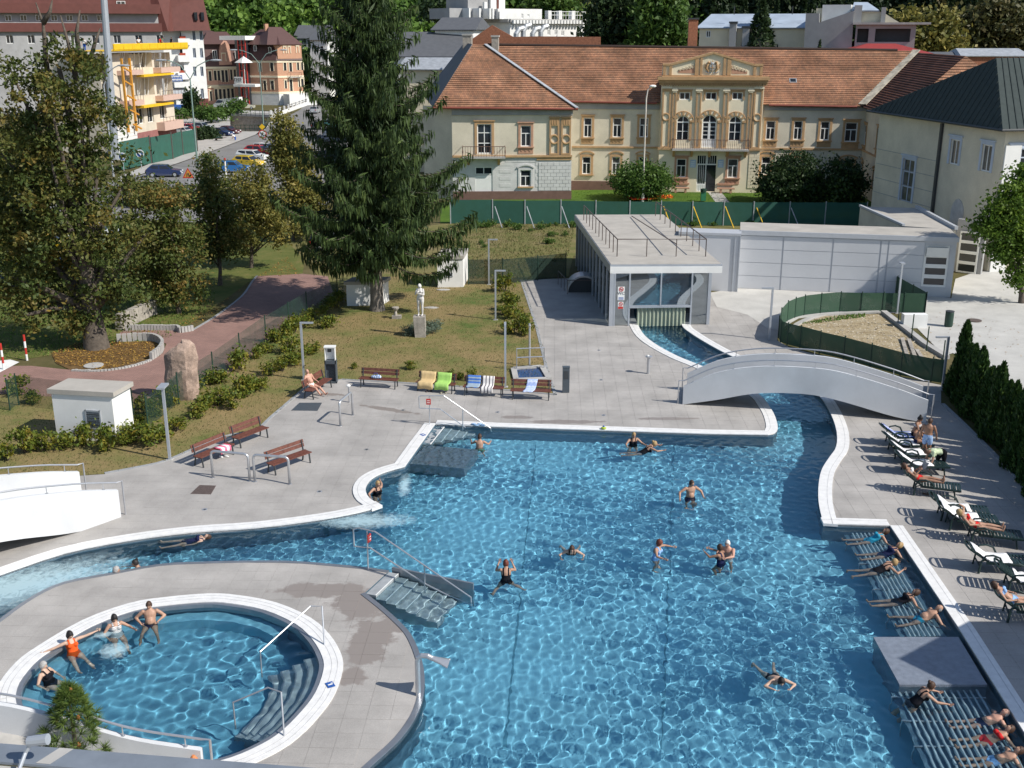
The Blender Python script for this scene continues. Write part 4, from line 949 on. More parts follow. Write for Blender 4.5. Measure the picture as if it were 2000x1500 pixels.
u,z=fA.uz(1872,400);t=MB();t.prism([fA.P(u+.85*x,zz,.004) for x,zz in ((-1,0),(1,0),(1,z-.5),(.8,z),(.4,z+.35),(0,z+.45),(-.4,z+.35),(-.8,z),(-1,z-.5))],fA.n*.05);t.build('blind_arch',mat('pale_grey_niche',(.46,.46,.46),.9),side)
t=MB();fbox(t,fA,fA.uz(1836,300)[0]-.12,fA.uz(1836,300)[0]+.12,0,zE-.3,.01,.2);t.build('downpipe',M.dark,side)
t=MB();[fbox(t,fA,0,fA.uz(1832,300)[0],z,z+.04,.002,.02) for z in (zE-3.2,zE-4.4,zE-5.6,zE-6.8)];t.build('render_joint',M.kerb,side)
wB=fB.rect(1975,290,2010,350);wall(fB,side,0,14,-.1,zE,[wB],M.beige);window(fB,side,wB,'X',fr=M.paleblue,sur=M.paleblue,sw=.3)
t=MB();fbox(t,fB,.1,1.3,-.1,zE-1.2,.004,.14);t.build('corner_pilaster',M.wallwhite,side)
zA=16.0;ap_=at(1946,113,Cc.y+5.5);eo=.7
e0,e1,e2=fA.P(-1.2,zE-.1,eo),fA.P(fA.L,zE-.1,eo)+fB.n*eo,fB.P(14,zE-.1,eo)
M.sheetdark=mat('dark_green_sheet_roof',(.055,.068,.066),.85,var=.1,spec=.1);M.sheetpale=mat('grey_green_sheet_roof',(.16,.20,.19),.5,var=.1)
roofplane(side,[e0,e1,ap_],M.sheetdark,.12);rp=roofplane(side,[e1,e2,ap_+fB.U*12+fA.U*0,ap_],M.sheetdark,.12)
for k in range(1,26):
 a=e1.lerp(e2,k/26);b_=ap_.lerp(ap_+fB.U*12,k/26);t=MB();t.bar(a+Z*.02,b_+Z*.02,.05,.08);t.build('standing_seam',M.sheetdark,side)
for k in range(1,30):
 f_=k/30;a=e0.lerp(e1,f_);b_=ap_;
 sl_=(ap_-(e0.lerp(e1,(ap_-e0).dot((e1-e0))/(e1-e0).length_squared)));tt=(ap_-e0).dot(e1-e0)/(e1-e0).length_squared
 h_=f_/tt if f_ < tt else (1-f_)/max(1-tt,1e-3);h_=min(max(h_,0),1);t=MB();t.bar(a+Z*.02,a+sl_*h_+Z*.02,.04,.07);t.build('standing_seam',M.sheetdark,side)
t=MB();t.tube([e0,e1,e2],.1,6);t.build('gutter',M.dark,side)
fd=Fac(g(1866,531),g(1905,536));gd=thing('glazed_entrance','tall white-framed glazed door in the shade beside the grey panel hall','door',fd.P(.5,0))
r=(0,fd.L,0,fd.uz(1888,452)[1]);t=MB();fbox(t,fd,r[0]-.3,r[1]+.3,0,r[3]+.8,-.5,-.15);t.build('wall',M.greyrender,gd);window(fd,gd,r,'H',depth=.1,bar=.12,name='door_leaf')
# ------ simple house kit for the far side
def house(name,label,f,dep,h,m,wins=(),cat='building',win_kw={},base=-.1,u0=0,u1=None):
 u1=f.L if u1 is None else u1
 t=thing(name,label,cat,f.P((u0+u1)/2,0));hs=[f.rect(*r) for r in wins]
 wall(f,t,u0,u1,base,h,hs,m,depth=.2)
 mb=MB();fbox(mb,f,u0,u1,base,h-.05,-dep,-.3);fbox(mb,f,u0,u0+.05,base,h,-.31,-.001);fbox(mb,f,u1-.05,u1,base,h,-.31,-.001);mb.build('core',m,t)
 for r in hs: window(f,t,r,depth=.2,**win_kw)
 return t
def gable(t,f,u0,u1,z0,z1,dep,m,over=.5,hip=0.0,name='roof'):
 a,b_,c,e=f.P(u0-over,z0,over),f.P(u1+over,z0,over),f.P(u1+over,z0,-dep-over),f.P(u0-over,z0,-dep-over)
 r0,r1=f.P(u0-over+hip,z1,-dep/2),f.P(u1+over-hip,z1,-dep/2)
 roofplane(t,[a,b_,r1,r0],m,name=name);roofplane(t,[c,e,r0,r1],m,name=name)
 roofplane(t,[b_,c,r1],m,name=name);roofplane(t,[e,a,r0],m,name=name)
fw1=Fac(at(924,80,178),at(996,80,172));fw1=Fac(Vector((fw1.A.x,fw1.A.y,0)),Vector((at(996,80,170).x,170,0)))
fw2=Fac(Vector((at(996,80,170).x,170,0)),Vector((at(1141,80,178).x,178,0)))
zt=fw2.uz(996,44)[1]
wb=thing('white_clinic','white flat-roofed modern block with terrace rising behind the old spa roof','building',fw2.P(2,0))
hs=[fw2.rect(*r) for r in ((1069,59,1075,69),(1083,59,1089,69),(1096,60,1102,70))]
wall(fw2,wb,0,fw2.L,0,zt,hs,M.wallwhite);wall(fw1,wb,-2,fw1.L,0,zt,[],M.wallwhite)
for r in hs: window(fw2,wb,r,'D',bar=.12)
mb=MB();fbox(mb,fw2,.1,fw2.L-.1,0,zt-.05,-10,-.3);mb.build('core',M.wallwhite,wb)
mb=MB();fbox(mb,fw2,-.1,fw2.L+.1,zt,zt+.5,-10,.35);fbox(mb,fw1,-2,fw1.L,zt,zt+.5,-10,.35);mb.build('terrace_slab',M.concrete,wb)
t=MB()
for k in range(24): u=fw2.L*(k+.5)/24;fbox(t,fw2,u-.16,u+.16,zt-.15,zt+.35,.36,.8)
t.build('pergola_brackets',M.wallwhite,wb)
u0,u1=fw2.uz(987,30)[0],fw2.uz(1070,30)[0];ztop=fw2.uz(1030,17)[1]
hs=[fw2.back(1.5).rect(*r) for r in ((1018,27,1022,36),(1030,28,1034,33))]
mb=MB();fbox(mb,fw2,u0,u1,zt+.5,ztop,-8,-1.9);mb.build('upper_storey',M.wallwhite,wb);wall(fw2.back(1.5),wb,u0,u1,zt+.5,ztop,hs,M.wallwhite)
for r in hs: window(fw2.back(1.5),wb,r,'D',bar=.1)
u0,u1=fw2.uz(930,30)[0],fw2.uz(988,30)[0];mb=MB();fbox(mb,fw2,u0-3,u1,zt+.5,ztop,-8,-2.4);mb.build('grey_storey',M.greyrender,wb)
for x in (922,942,962,968): u=fw2.uz(x,30)[0];t=MB();fbox(t,fw2,u-.12,u+.12,zt+.5,ztop,-2.4,-.6);t.build('terrace_pier',M.wallwhite,wb)
mb=MB();u0,u1,u2=fw2.uz(936,10)[0],fw2.uz(978,10)[0],fw2.uz(1006,10)[0];fbox(mb,fw2,u0,u1,ztop,ztop+6,-9,-3);mb.build('lift_tower',M.greyrender,wb);mb=MB();fbox(mb,fw2,u1,u2,ztop,ztop+6,-9,-2.6);mb.build('lift_tower_front',M.wallwhite,wb)
mb=MB();u=fw2.uz(991,10)[0];fbox(mb,fw2,u-.15,u+.25,ztop,ztop+6,-2.6,-2.55);mb.build('stair_glazing',M.brown,wb)
mb=MB();uu=fw2.uz(964,13)[0];fbox(mb,fw2,uu-.25,uu+.25,ztop,ztop+.9,-2.5,-2);mb.build('roof_vent',M.wallwhite,wb)
t=MB();
for x in (1085,1106,1132): u=fw2.uz(x,30)[0];fbox(t,fw2,u-.5,u+.12,zt+.5,ztop-.2,-2,-1.2)
t.build('terrace_wall',M.wallwhite,wb);t=MB();a,c=fw2.uz(1070,35)[0],fw2.L
for z_ in (.6,1.1): t.tube([fw2.P(a,zt+.5+z_,.2),fw2.P(c,zt+.5+z_,.2)],.04,5)
for k in range(14): u=a+(c-a)*k/13;t.tube([fw2.P(u,zt+.5,.2),fw2.P(u,zt+1.6,.2)],.035,5)
t.build('terrace_railing',M.wallwhite,wb)
t=MB()
for x,y in ((1008,66),(1022,60),(1040,66),(1056,62)): u,z=fw2.back(-3).uz(x,y);t.tube([fw2.P(u,z-3,3),fw2.P(u,z,3),fw2.P(u+.5,z+.6,3),fw2.P(u+1.3,z+.8,3)],.38,8)
t.build('vent_ducts',M.zinc,wb)
fg=Fac(Vector((at(1365,86,150).x,150,0)),Vector((at(1580,90,146).x,146,0)))
zt=fg.uz(1470,54)[1]
gh=thing('long_sheet_roof_house','long cream house with pale blue sheet roof behind the spa ridge','building',fg.P(10,0))
hs=[fg.rect(1379,60,1388,73)]
wall(fg,gh,0,fg.L,0,zt,hs,M.cream);window(fg,gh,hs[0],'D');mb=MB();fbox(mb,fg,0,fg.L,0,zt-.05,-9,-.3);mb.build('core',M.cream,gh)
zr=fg.back(5).uz(1470,27)[1];M.bluesheet=mat('pale_blue_sheet',(.36,.42,.50),.5,var=.15,scale=.6)
gable(gh,fg,0,fg.L,zt,zr,10,M.bluesheet,.4,1.2)
for x0,y0,y1 in ((1425,46,66),(1450,55,75)): u,z=fg.back(-.6).uz(x0,y1);_,z1=fg.back(-.6).uz(x0,y0);mb=MB();fbox(mb,fg,u,u+.85,z-3,z1,.2,1.0);ch=mb.build('chimney',M.greyrender,gh);mb=MB();fbox(mb,fg,u-.1,u+.95,z1,z1+.25,.1,1.1);mb.build('chimney_cap',M.dark,ch)
t=MB();[t.tube([fg.P(u,zt+1.6,-1),fg.P(u,zt+2.6,-1)],.06,5) for u in (4.2,11.5,14.5)];t.build('vent_pipe',M.dark,gh)
fg2=Fac(Vector((at(1574,95,143).x,143,0)),Vector((at(1670,95,141).x,141,0)))
gb=thing('grey_gable_house','grey rendered house with stepped gables and white attic behind the spa roof','building',fg2.P(3,0))
pts=[fg2.uz(x,y) for x,y in ((1574,95),(1668,95),(1668,21),(1600,44),(1600,26),(1574,26))];pts[0]=(pts[0][0],0);pts[1]=(pts[1][0],0)
mb=MB();mb.prism([fg2.P(u,z) for u,z in pts],fg2.n*-.6);mb.build('gable_wall',M.greyrender,gb)
mb=MB();u0,u1=fg2.uz(1605,20)[0],fg2.uz(1661,20)[0];z0,z1=fg2.uz(1630,44)[1],fg2.uz(1630,9)[1];fbox(mb,fg2,u0,u1,z0-3,z1,-7,-.7);mb.build('white_attic',M.wallwhite,gb)
mb=MB();u2=fg2.uz(1592,30)[0];fbox(mb,fg2,u2,u0,z0-3,z1-.4,-5,-1);mb.build('attic_side',M.cream,gb)
fg3=Fac(Vector((at(1668,95,141).x,141,0)),Vector((at(1785,95,139).x,139,0)));zf=fg3.uz(1720,48)[1]
hs=[fg3.rect(1674,56,1696,83),fg3.rect(1709,56,1778,82)];wall(fg3,gb,0,fg3.L,0,zf,hs,M.greyrender,depth=1.0)
mb=MB();fbox(mb,fg3,0,fg3.L,0,zf-.1,-8,-1.2);mb.build('loggia_back',M.dark,gb)
mb=MB();fbox(mb,fg3,-.4,fg3.L+1.6,zf,zf+.25,-9,.6);mb.build('flat_roof',M.concrete,gb)
for x0,x1,y0 in ((1668,1683,10),(1721,1730,14)): u0,u1=fg3.uz(x0,30)[0],fg3.uz(x1,30)[0];z1=fg3.uz(x0,y0)[1];mb=MB();fbox(mb,fg3,u0,u1,zf+.25,z1,-1.6,-.3);mb.build('chimney',M.greyrender,gb)
u0,u1=fg3.uz(1676,30)[0],fg3.uz(1722,30)[0];mb=MB();mb.prism([fg3.P(u,z,-.9) for u,z in (fg3.uz(1676,47),fg3.uz(1762,47),fg3.uz(1724,23),fg3.uz(1676,21))],fg3.n*-4);mb.build('gable_wall',M.beige,gb)
roofplane(gb,[fg3.P(*fg3.uz(1663,20),-.5),fg3.P(*fg3.uz(1718,20),-.5),fg3.P(*fg3.uz(1695,3),-3),fg3.P(*fg3.uz(1668,3),-3)],M.bluesheet,.15)
rr=thing('red_roof_house','small house with a red sheet metal roof behind the spa ridge','building',Vector((at(1720,100,134).x,134,0)))
fg4=Fac(Vector((at(1650,100,134).x,134,0)),Vector((at(1815,100,133).x,133,0)));zz=fg4.uz(1730,104)[1];mb=MB();fbox(mb,fg4,.5,fg4.L-.5,0,zz,-7,0);mb.build('wall',M.cream,rr)
gable(rr,fg4,0,fg4.L,zz,fg4.back(3.5).uz(1730,85)[1],7,M.redroof,.4,3.5)
for x0,x1,y,nm,m_,lab in ((1795,1880,112,'low_house',M.greyroof,'low dark roofed house between the red roof and the green sheet roof'),(1880,2010,105,'shed_house',M.zinc,'pale metal roofed house just above the green sheet roof')):
 ff=Fac(Vector((at(x0,y,150).x,150,0)),Vector((at(x1,y,150).x,150,0)));z_=ff.uz(x0,y+4)[1];hh=thing(nm,lab,'building',ff.P(2,0));mb=MB();fbox(mb,ff,0,ff.L,0,z_,-6,0);mb.build('wall',M.redbrick,hh);gable(hh,ff,0,ff.L,z_,z_+.9,6,m_,.3,.5)
for k,(x0,x1,ye,yr,Y,dep,m_,rm,lab) in enumerate(((576,640,75,49,300,9,M.greyrender,M.greyroof,'grey gabled house at the end of the street by the spruce'),(604,640,78,62,285,8,M.wallwhite,M.greyroof,'narrow pale house left of the spruce with dark eaves'),(850,925,58,34,150,9,M.wallwhite,M.greyroof,'white house with charcoal roof right of the spruce top'),(690,905,110,62,146,10,M.wallwhite,M.greyroof,'wide house with slate grey roof behind the spruce'),(780,880,135,112,138,7,M.cream,M.zinc,'low outbuilding with pale sheet roof beside the spa left wing'))):
 ff=Fac(Vector((at(x0,80,Y).x,Y,0)),Vector((at(x1,80,Y).x,Y-1,0)));ze=ff.uz(x0,ye)[1];zr=ff.back(dep/2).uz((x0+x1)/2,yr)[1]
 wn=[(x0+(x1-x0)*q,ye+12,x0+(x1-x0)*q+6,ye+24) for q in (.25,.6)] if Y > 180 else []
 hh=house('grey_house',lab,ff,dep,ze,m_,wn);gable(hh,ff,0,ff.L,ze,zr,dep,rm,.5,.3)
# ------ street on the left: hotel, villas, building site
fh=Fac(g(368,211),g(408,209.8));hot=thing('white_hotel','tall white hotel with brown mansard storeys behind the building site','hotel',fh.P(0,0))
wn=[(x,y,x+6,y+19) for y in (60,94,130,173) for x in (376+(y-60)*.02,390+(y-60)*.02)]
zb=fh.uz(388,58)[1];hs=[fh.rect(*r) for r in wn]
wall(fh,hot,-.2,fh.L,2.0,zb,hs,M.wallwhite);mb=MB();fbox(mb,fh,-.2,fh.L+.02,-.1,2.0,-.2,.05);mb.build('plinth',M.brown,hot)
for r in hs: window(fh,hot,r,'D',fr=M.paleblue,depth=.2)
mb=MB();fbox(mb,fh,0,fh.L-.03,0,zb,-12,-.3);mb.build('core',M.wallwhite,hot)
fh2=Fac(g(330,212.2),g(368,211));wall(fh2,hot,0,fh2.L,0,zb,[],M.wallwhite,d=-1.2)
for y in (75,108,142):
 r=fh2.rect(347,y,370,y+13);mb=MB();fbox(mb,fh2,r[0],r[1],r[2],r[3],-1.2,.6);bb=mb.build('balcony',M.wallwhite,hot);t=MB();fbox(t,fh2,r[0]+.4,r[1]-.9,r[3],r[3]+.5,.3,.55);t.build('flower_box',mat('geranium',(.35,.06,.03),.9,var=.4,scale=8),bb)
 r=fh2.rect(353,y-13,366,y);window(fh2,hot,r,'D',d=-1.0,depth=.15,name='balcony_door')
fh3=Fac(g(-260,232),g(330,214));wn=[(x,y,x+14,y+17) for y in (68,) for x in range(-30,330,42)]
z1=fh3.uz(150,100)[1];hs=[fh3.rect(*r) for r in wn];zp=[fh3.uz(150,y)[1] for y in (62,45,26,7)]
wall(fh3,hot,0,fh3.L,0,zp[0],hs,M.greyrender);mb=MB();fbox(mb,fh3,0,fh3.L,0,zp[3],-12,-.9);mb.build('core',M.greyrender,hot)
for r in hs: window(fh3,hot,r,'D',depth=.25)
mb=MB();fbox(mb,fh3,0,fh3.L,zp[0],zp[1],-.9,.7);mb.build('balcony_parapet',M.brown,hot);mb=MB();fbox(mb,fh3,0,fh3.L,zp[2],zp[3],-.9,.7);mb.build('balcony_parapet',M.brown,hot)
wn=[(x,29,x+13,41) for x in range(-20,215,30)]
for r in wn: window(fh3,hot,fh3.rect(*r),'D',d=-.6,depth=.2)
mb=MB();fbox(mb,fh3,0,fh3.L,zp[3],zp[3]+9,-12,-1.5);mb.build('mansard',M.brown,hot)
f4=fh2.back(-1.5);a=f4.uz(208,30)[0];b_=f4.uz(408,30)[0];z0,z1=f4.uz(300,62)[1],f4.uz(300,-8)[1]
t=MB();q0=[f4.P(a,z0,0),f4.P(b_,z0+.3,.3),f4.P(b_,z0+.3,-13),f4.P(a,z0,-6)];q1=[f4.P(a,z1,-.6),f4.P(b_-.8,z1,-.9),f4.P(b_-.8,z1,-12),f4.P(a,z1,-6)]
t.add(q0+q1,[(3,2,1,0),(4,5,6,7),(0,1,5,4),(1,2,6,5),(2,3,7,6),(3,0,4,7)]);man=t.build('mansard',M.brown,hot)
t=MB();a2,b2=f4.uz(322,30)[0],f4.uz(335,30)[0];t.add([f4.P(a2,z0+.1,1.6),f4.P(b2,z0+.1,.6),f4.P(b2,z1,.1),f4.P(a2-1.5,z1,.9),f4.P(a2-2.6,z0+.1,.2),f4.P(a2-3,z1,0)],[(0,1,2,3),(4,0,3,5)]);t.build('mansard_bay',M.brown,hot)
for x in (379,392):
 r=f4.rect(x,24,x+6,40);t=MB();fbox(t,f4,r[0],r[1],r[2],r[3],-.3,.32);t.build('roof_window',M.glass,hot)
for r_ in ((228,2,245,19),(310,51,318,62)): r=f4.rect(*r_);window(f4,hot,r,'D',d=.1,depth=.05)
r=f4.rect(330,146,352,158);sgn=thing('hotel_sign','blue and white lettered sign board on the hotel terrace','sign',f4.P(r[0],0));t=MB();fbox(t,f4,*r,2.0,2.1);t.build('board',M.blue,sgn)
for row in range(2):
 for k in range(7):
  u=r[0]+.15+k*(r[1]-r[0]-.3)/7;z_=r[2]+.15+row*(r[3]-r[2])/2;t=MB();w_=(r[1]-r[0])/10;h_=(r[3]-r[2])/2-.25
  t.bar(f4.P(u,z_,2.12),f4.P(u,z_+h_,2.12),.08);t.bar(f4.P(u+w_,z_,2.12),f4.P(u+w_,z_+h_,2.12),.08);t.bar(f4.P(u,z_+h_*(.5 if (k+row) % 2 else 1),2.12),f4.P(u+w_,z_+h_*(.5 if k % 3 else 0),2.12),.08);t.build('letter',M.white,sgn)
ter=thing('hotel_terrace','white terrace wall with a grey canopy beside the hotel entrance','terrace',f4.P(r[0],0));t=MB();r2=f4.rect(336,160,372,170);fbox(t,f4,r2[0],r2[1],r2[2],r2[3],0,2.4);t.build('parapet',M.wallwhite,ter)
r3=f4.rect(332,172,366,185);roofplane(ter,[f4.P(r3[0],r3[2],3.2),f4.P(r3[1],r3[2],3.2),f4.P(r3[1]-.6,r3[3]+.5,.8),f4.P(r3[0]+.6,r3[3]+.5,.8)],M.zinc,.1,'canopy');t=MB();r4=f4.rect(340,185,362,214);fbox(t,f4,r4[0],r4[1],0,r4[3],.5,2.2);t.build('wall',M.wallwhite,ter);t=MB();r5=f4.rect(334,203,362,214);fbox(t,f4,r5[0],r5[1],r5[2],r5[3],2.3,2.4);t.build('blue_fence_panel',M.blue,ter)
def villa_win(f,t,rects,sur=None,**k):
 for r in rects: window(f,t,f.rect(*r),'D',fr=M.dark,sur=sur or M.cream,sw=.16,depth=.16,**k)
fk=Fac(g(403,203),g(476,201.2));z1=fk.uz(440,130)[1]
up=[(408,139,413,158),(418,138,423,157),(425,138,430,157),(433,137,438,160),(440,137,445,160),(450,136,454,156),(457,136,461,155),(466,135,470,154)]
lo=[(410,178,414,197),(420,174,425,195),(428,174,433,195),(436,174,441,194),(444,173,449,194),(452,173,457,193),(467,172,471,189)]
pk=thing('pink_villa','pink villa with brown mansard roof and rounded gable next to the white hotel','villa',fk.P(4,0))
wall(fk,pk,0,fk.L,-.1,z1,[fk.rect(*r) for r in up+lo],M.pink);mb=MB();fbox(mb,fk,0,fk.L,0,z1-.1,-9,-.3);mb.build('core',M.pink,pk);villa_win(fk,pk,up+lo)
zm=fk.uz(440,86)[1];zr=fk.uz(440,62)[1]
t=MB();q0=[fk.P(-.2,z1,.3),fk.P(fk.L+.2,z1,.3),fk.P(fk.L+.2,z1,-9),fk.P(-.2,z1,-9)];q1=[fk.P(.3,zm,-1),fk.P(fk.L-.5,zm,-1),fk.P(fk.L-.5,zm,-8),fk.P(.3,zm,-8)];t.add(q0+q1,[(4,5,6,7),(0,1,5,4),(1,2,6,5),(2,3,7,6),(3,0,4,7)]);t.build('mansard',M.mroof,pk);gable(pk,fk,.3,fk.L-.5,zm,zr,7,M.mroof,.3,2,name='upper_roof')
gp=[fk.uz(x,y) for x,y in ((428,127),(453,126),(449,98),(447,88),(442,80),(436,79),(431,86),(428,98))];t=MB();t.prism([fk.P(u,z,.35) for u,z in gp],fk.n*-2);t.build('rounded_gable',M.pink,pk);villa_win(fk,pk,[(433,105,440,120)],d=.4)
for x in (415,419,459): r=fk.rect(x,98,x+5,116);window(fk,pk,r,'',d=.1,depth=.1,name='roof_window')
mb=MB();r=fk.rect(404,168,475,171);fbox(mb,fk,0,fk.L,r[2],r[3]+.3,.003,.2);fbox(mb,fk,0,fk.L,z1-.5,z1,.003,.3);mb.build('cornice',M.cream,pk)
a,b_=fk.uz(426,163)[0],fk.uz(470,163)[0];balcony(fk,pk,a,b_,fk.uz(440,165)[1],1.0,1.0,12)
fy=Fac(g(478,204),g(546,205.6));fy2=Fac(g(546,205.6),g(596,203.4));z1=fy.uz(520,118)[1]
vl=thing('brown_villa','terracotta villa with brown hipped roofs and white string courses beside the road','villa',fy.P(5,0))
wa=[(505,123,511,140),(528,122,534,139),(515,158,520,176),(529,158,535,175)];wb_=[(554,122,559,138),(565,122,570,140),(580,121,584,137),(588,121,592,137),(556,157,560,173),(566,155,571,178),(583,155,586,170),(588,154,593,170)]
for f,ws in ((fy,wa),(fy2,wb_)): wall(f,vl,0,f.L,2.6,z1,[f.rect(*r) for r in ws],M.terra);wall(f,vl,0,f.L,-.1,2.6,[],M.wallwhite,d=.08);mb=MB();fbox(mb,f,0,f.L-.3,0,z1,-9,-.3);mb.build('core',M.terra,vl);villa_win(f,vl,ws);mb=MB();[fbox(mb,f,0,f.L,z_,z_+.45,.003,.12) for z_ in (2.6,f.uz(550,152)[1],z1-.5)];mb.build('string_course',M.cream,vl)
zt=fy.uz(520,87)[1];zr=fy.uz(540,57)[1]
t=MB();c0=[fy.P(0,z1,.4),fy.P(fy.L,z1,.4),fy2.P(fy2.L,z1,.4),fy2.P(fy2.L,z1,-9),fy.P(0,z1,-9)];c1=[fy.P(1,zt,-1.2),fy.P(fy.L-.3,zt,-1.2),fy2.P(fy2.L-1,zt,-1.2),fy2.P(fy2.L-1,zt,-8),fy.P(1,zt,-8)]
t.add(c0+c1,[(5,6,7,8,9)]+[(i,(i+1) % 5,5+(i+1) % 5,5+i) for i in range(5)]);t.build('mansard',M.mroof,vl)
gable(vl,fy2,-2,fy2.L-.5,zt,zr+.5,8,M.mroof,.5,3,name='upper_roof');gable(vl,fy,0,fy.L+1,zt,zr,8,M.mroof,.3,3.5,name='upper_roof')
r=fy2.rect(541,88,588,112);t=MB();fbox(t,fy2,r[0],r[1],r[2]-.3,r[3],-3,.2);t.build('dormer',M.terra,vl);villa_win(fy2,vl,[(553,92,557,104),(562,92,566,104),(578,91,582,103)],d=.25)
for x,y in ((494,88),(523,92)): r=fy.rect(x,y,x+6,y+12);window(fy,vl,r,'',d=-.2,depth=.1,name='roof_window')
a,b_=fy2.uz(563,148)[0],fy2.uz(586,148)[0];balcony(fy2,vl,a,b_,fy2.uz(575,150)[1],1.0,1.0,8);t=MB();u=fy2.uz(535,60)[0];fbox(t,fy2,u,u+.8,zr-1,zr+1.2,-5,-4.2);t.build('chimney',M.terra,vl)
t=MB();fl_=fy2.rect(548,182,604,205);fbox(t,fy2,fl_[0]+.5,fl_[1],0,fl_[3],.5,3.5);t.build('terrace_block',M.wallwhite,vl)
lt=thing('lift_tower','red steel lift tower with white cantilever roof between pink and brown villas','tower',fy.P(-.5,0))
r=fy.rect(474,72,488,195);t=MB();
for u in (r[0],(r[0]+r[1])/2,r[1]): fbox(t,fy,u-.1,u+.1,0,r[3],1.2,1.4)
for k in range(8): fbox(t,fy,r[0],r[1],r[3]*k/8,r[3]*k/8+.15,1.22,1.38)
t.build('frame',M.red,lt);t=MB();fbox(t,fy,r[0]-1,r[1],0,r[3],-2,1.1);t.build('shaft',M.glass,lt);t=MB();r2=fy.rect(440,70,490,78);fbox(t,fy,r2[0],r2[1],r2[2],r2[3],-2,2.5);t.build('cantilever_roof',M.wallwhite,lt)
t=MB();r3=fy.rect(474,163,516,168);fbox(t,fy,r3[0],r3[1],r3[2],r3[3],1.5,4);t.build('entrance_canopy',M.wallwhite,lt);sg=MB();r4=fy.rect(476,149,492,162);fbox(sg,fy,*r4,4.0,4.1);s_=sg.build('sign_board',M.wallwhite,lt)
for k in range(4): t=MB();u=r4[0]+.2+k*(r4[1]-r4[0]-.3)/4;t.bar(fy.P(u,r4[2]+.5,4.12),fy.P(u,r4[3]-.25,4.12),.12);t.bar(fy.P(u,r4[3]-.3,4.12),fy.P(u+.28,r4[3]-.3-.25*(k % 2),4.12),.1);t.build('letter',M.dark,s_)
um=thing('parasol','white square parasol on the terrace between the two villas','parasol',fy.P(.5,0,3));c=at(476,118,fy.A.y-3);t=MB();t.lathe(c+Z*0,[(2.2,-.5),(.05,.9)],4);t.build('canopy',M.wallwhite,um);t=MB();t.tube([Vector((c.x,c.y,0)),c+Z],.06,6);t.build('pole',M.white,um)
fo=Fac(g(440,190),g(500,188));oh=house('orange_house','orange house top floor showing between the hotel and pink villa',Fac(g(400,196),g(442,194)),8,Fac(g(400,196),g(442,194)).uz(420,68)[1],M.terra,[(404,72,410,82),(420,72,428,83)]);ff=Fac(g(400,196),g(442,194));gable(oh,ff,0,ff.L,ff.uz(420,68)[1],ff.uz(420,58)[1],8,M.mroof,.6,2)
fs=Fac(g(262,293),g(346,275));zt=fs.uz(300,103)[1];site=thing('building_shell','pale apartment block under construction with pink balconies and yellow formwork on top','building site',fs.P(3,0))
lv=[fs.uz(300,y)[1] for y in (290,222,182,140)]
hs=[]
for (x0,x1) in ((235,252),(258,296),(300,332)):
 for (y0,y1) in ((103,132),(153,187)): hs.append(fs.rect(x0+(y0-100)*.1,y0,x1+(y0-100)*.1,y1))
lw=[fs.rect(*r) for r in ((268,212,281,242),(288,208,300,239),(312,200,324,232),(234,215,250,248))]
gw=[fs.rect(*r) for r in ((273,271,284,292),(292,266,304,284),(310,253,331,283))]
M.shell=mat('bare_render',(.60,.54,.44),.9,var=.15,scale=.4)
wall(fs,site,-4.5,fs.L,0,zt,hs+lw+gw,M.shell,depth=1.4)
mb=MB();fbox(mb,fs,-4.5,fs.L,0,zt-.1,-9,-1.6);mb.build('core',M.shell,site)
for r in lw: window(fs,site,r,'D',depth=.3)
for r in gw[:2]: window(fs,site,r,'D',fr=M.plinth,depth=.2,name='boarded_window')
for r in hs:
 t=MB()
 for k in range(5): u=r[0]+(r[1]-r[0])*(k+.5)/5+random.uniform(-.15,.15);t.tube([fs.P(u,r[2],-.4-random.random()*.7),fs.P(u,r[3],-.5)],.07,5)
 t.build('prop',M.wallwhite,site)
mb=MB();r=fs.rect(266,257,340,295);fbox(mb,fs,0,fs.L,0,fs.uz(300,254)[1],.003,.06);
wl_=mb.build('pink_plinth',mat('dusky_pink',(.30,.13,.12),.9),site)
M.balc=mat('salmon_render',(.56,.39,.32),.9,var=.06)
for (x0,y0,x1,y1) in ((228,137,264,146),(299,131,337,141),(233,196,266,206),(303,185,341,195),(306,236,344,252)):
 r=fs.rect(x0,y0,x1,y1);mb=MB();fbox(mb,fs,r[0],r[1],r[2],r[3],.01,1.3);bb=mb.build('balcony',M.balc,site);t=MB()
 for k in range(7): u=r[0]+(r[1]-r[0])*k/6;t.tube([fs.P(u,r[3],1.2),fs.P(u,r[3]+.7,1.2)],.03,4)
 t.tube([fs.P(r[0],r[3]+.7,1.2),fs.P(r[1],r[3]+.7,1.2)],.035,4);t.build('railing',M.rust,bb)
u0,u1=fs.uz(200,90)[0],fs.uz(348,90)[0];za,zb=fs.uz(280,97)[1],fs.uz(280,84)[1]
mb=MB();fbox(mb,fs,u0,u1,za,zb,1.5,1.62);fbox(mb,fs,u0,u1,za-.1,za,-6,1.5);fo_=mb.build('formwork_deck',M.yellow,site)
for k in range(9): u=u0+(u1-u0)*k/9;t=MB();fbox(t,fs,u+.05,u+(u1-u0)/9-.05,za+.15,zb-.1,1.62,1.68);t.build('formwork_panel',M.yellow,fo_)
for y in (144,203): r=fs.rect(262,y,322,y+4);t=MB();fbox(t,fs,r[0],r[1],r[2],r[3],.3,1.5);t.build('formwork_beam',M.yellow,site)
t=MB()
for x0 in (208,224): p0,p1=fs.P(fs.uz(x0-2,100)[0],zt-.5,2.2),fs.P(fs.uz(x0+14,250)[0],3,2.2);t.bar(p0,p1,.28)
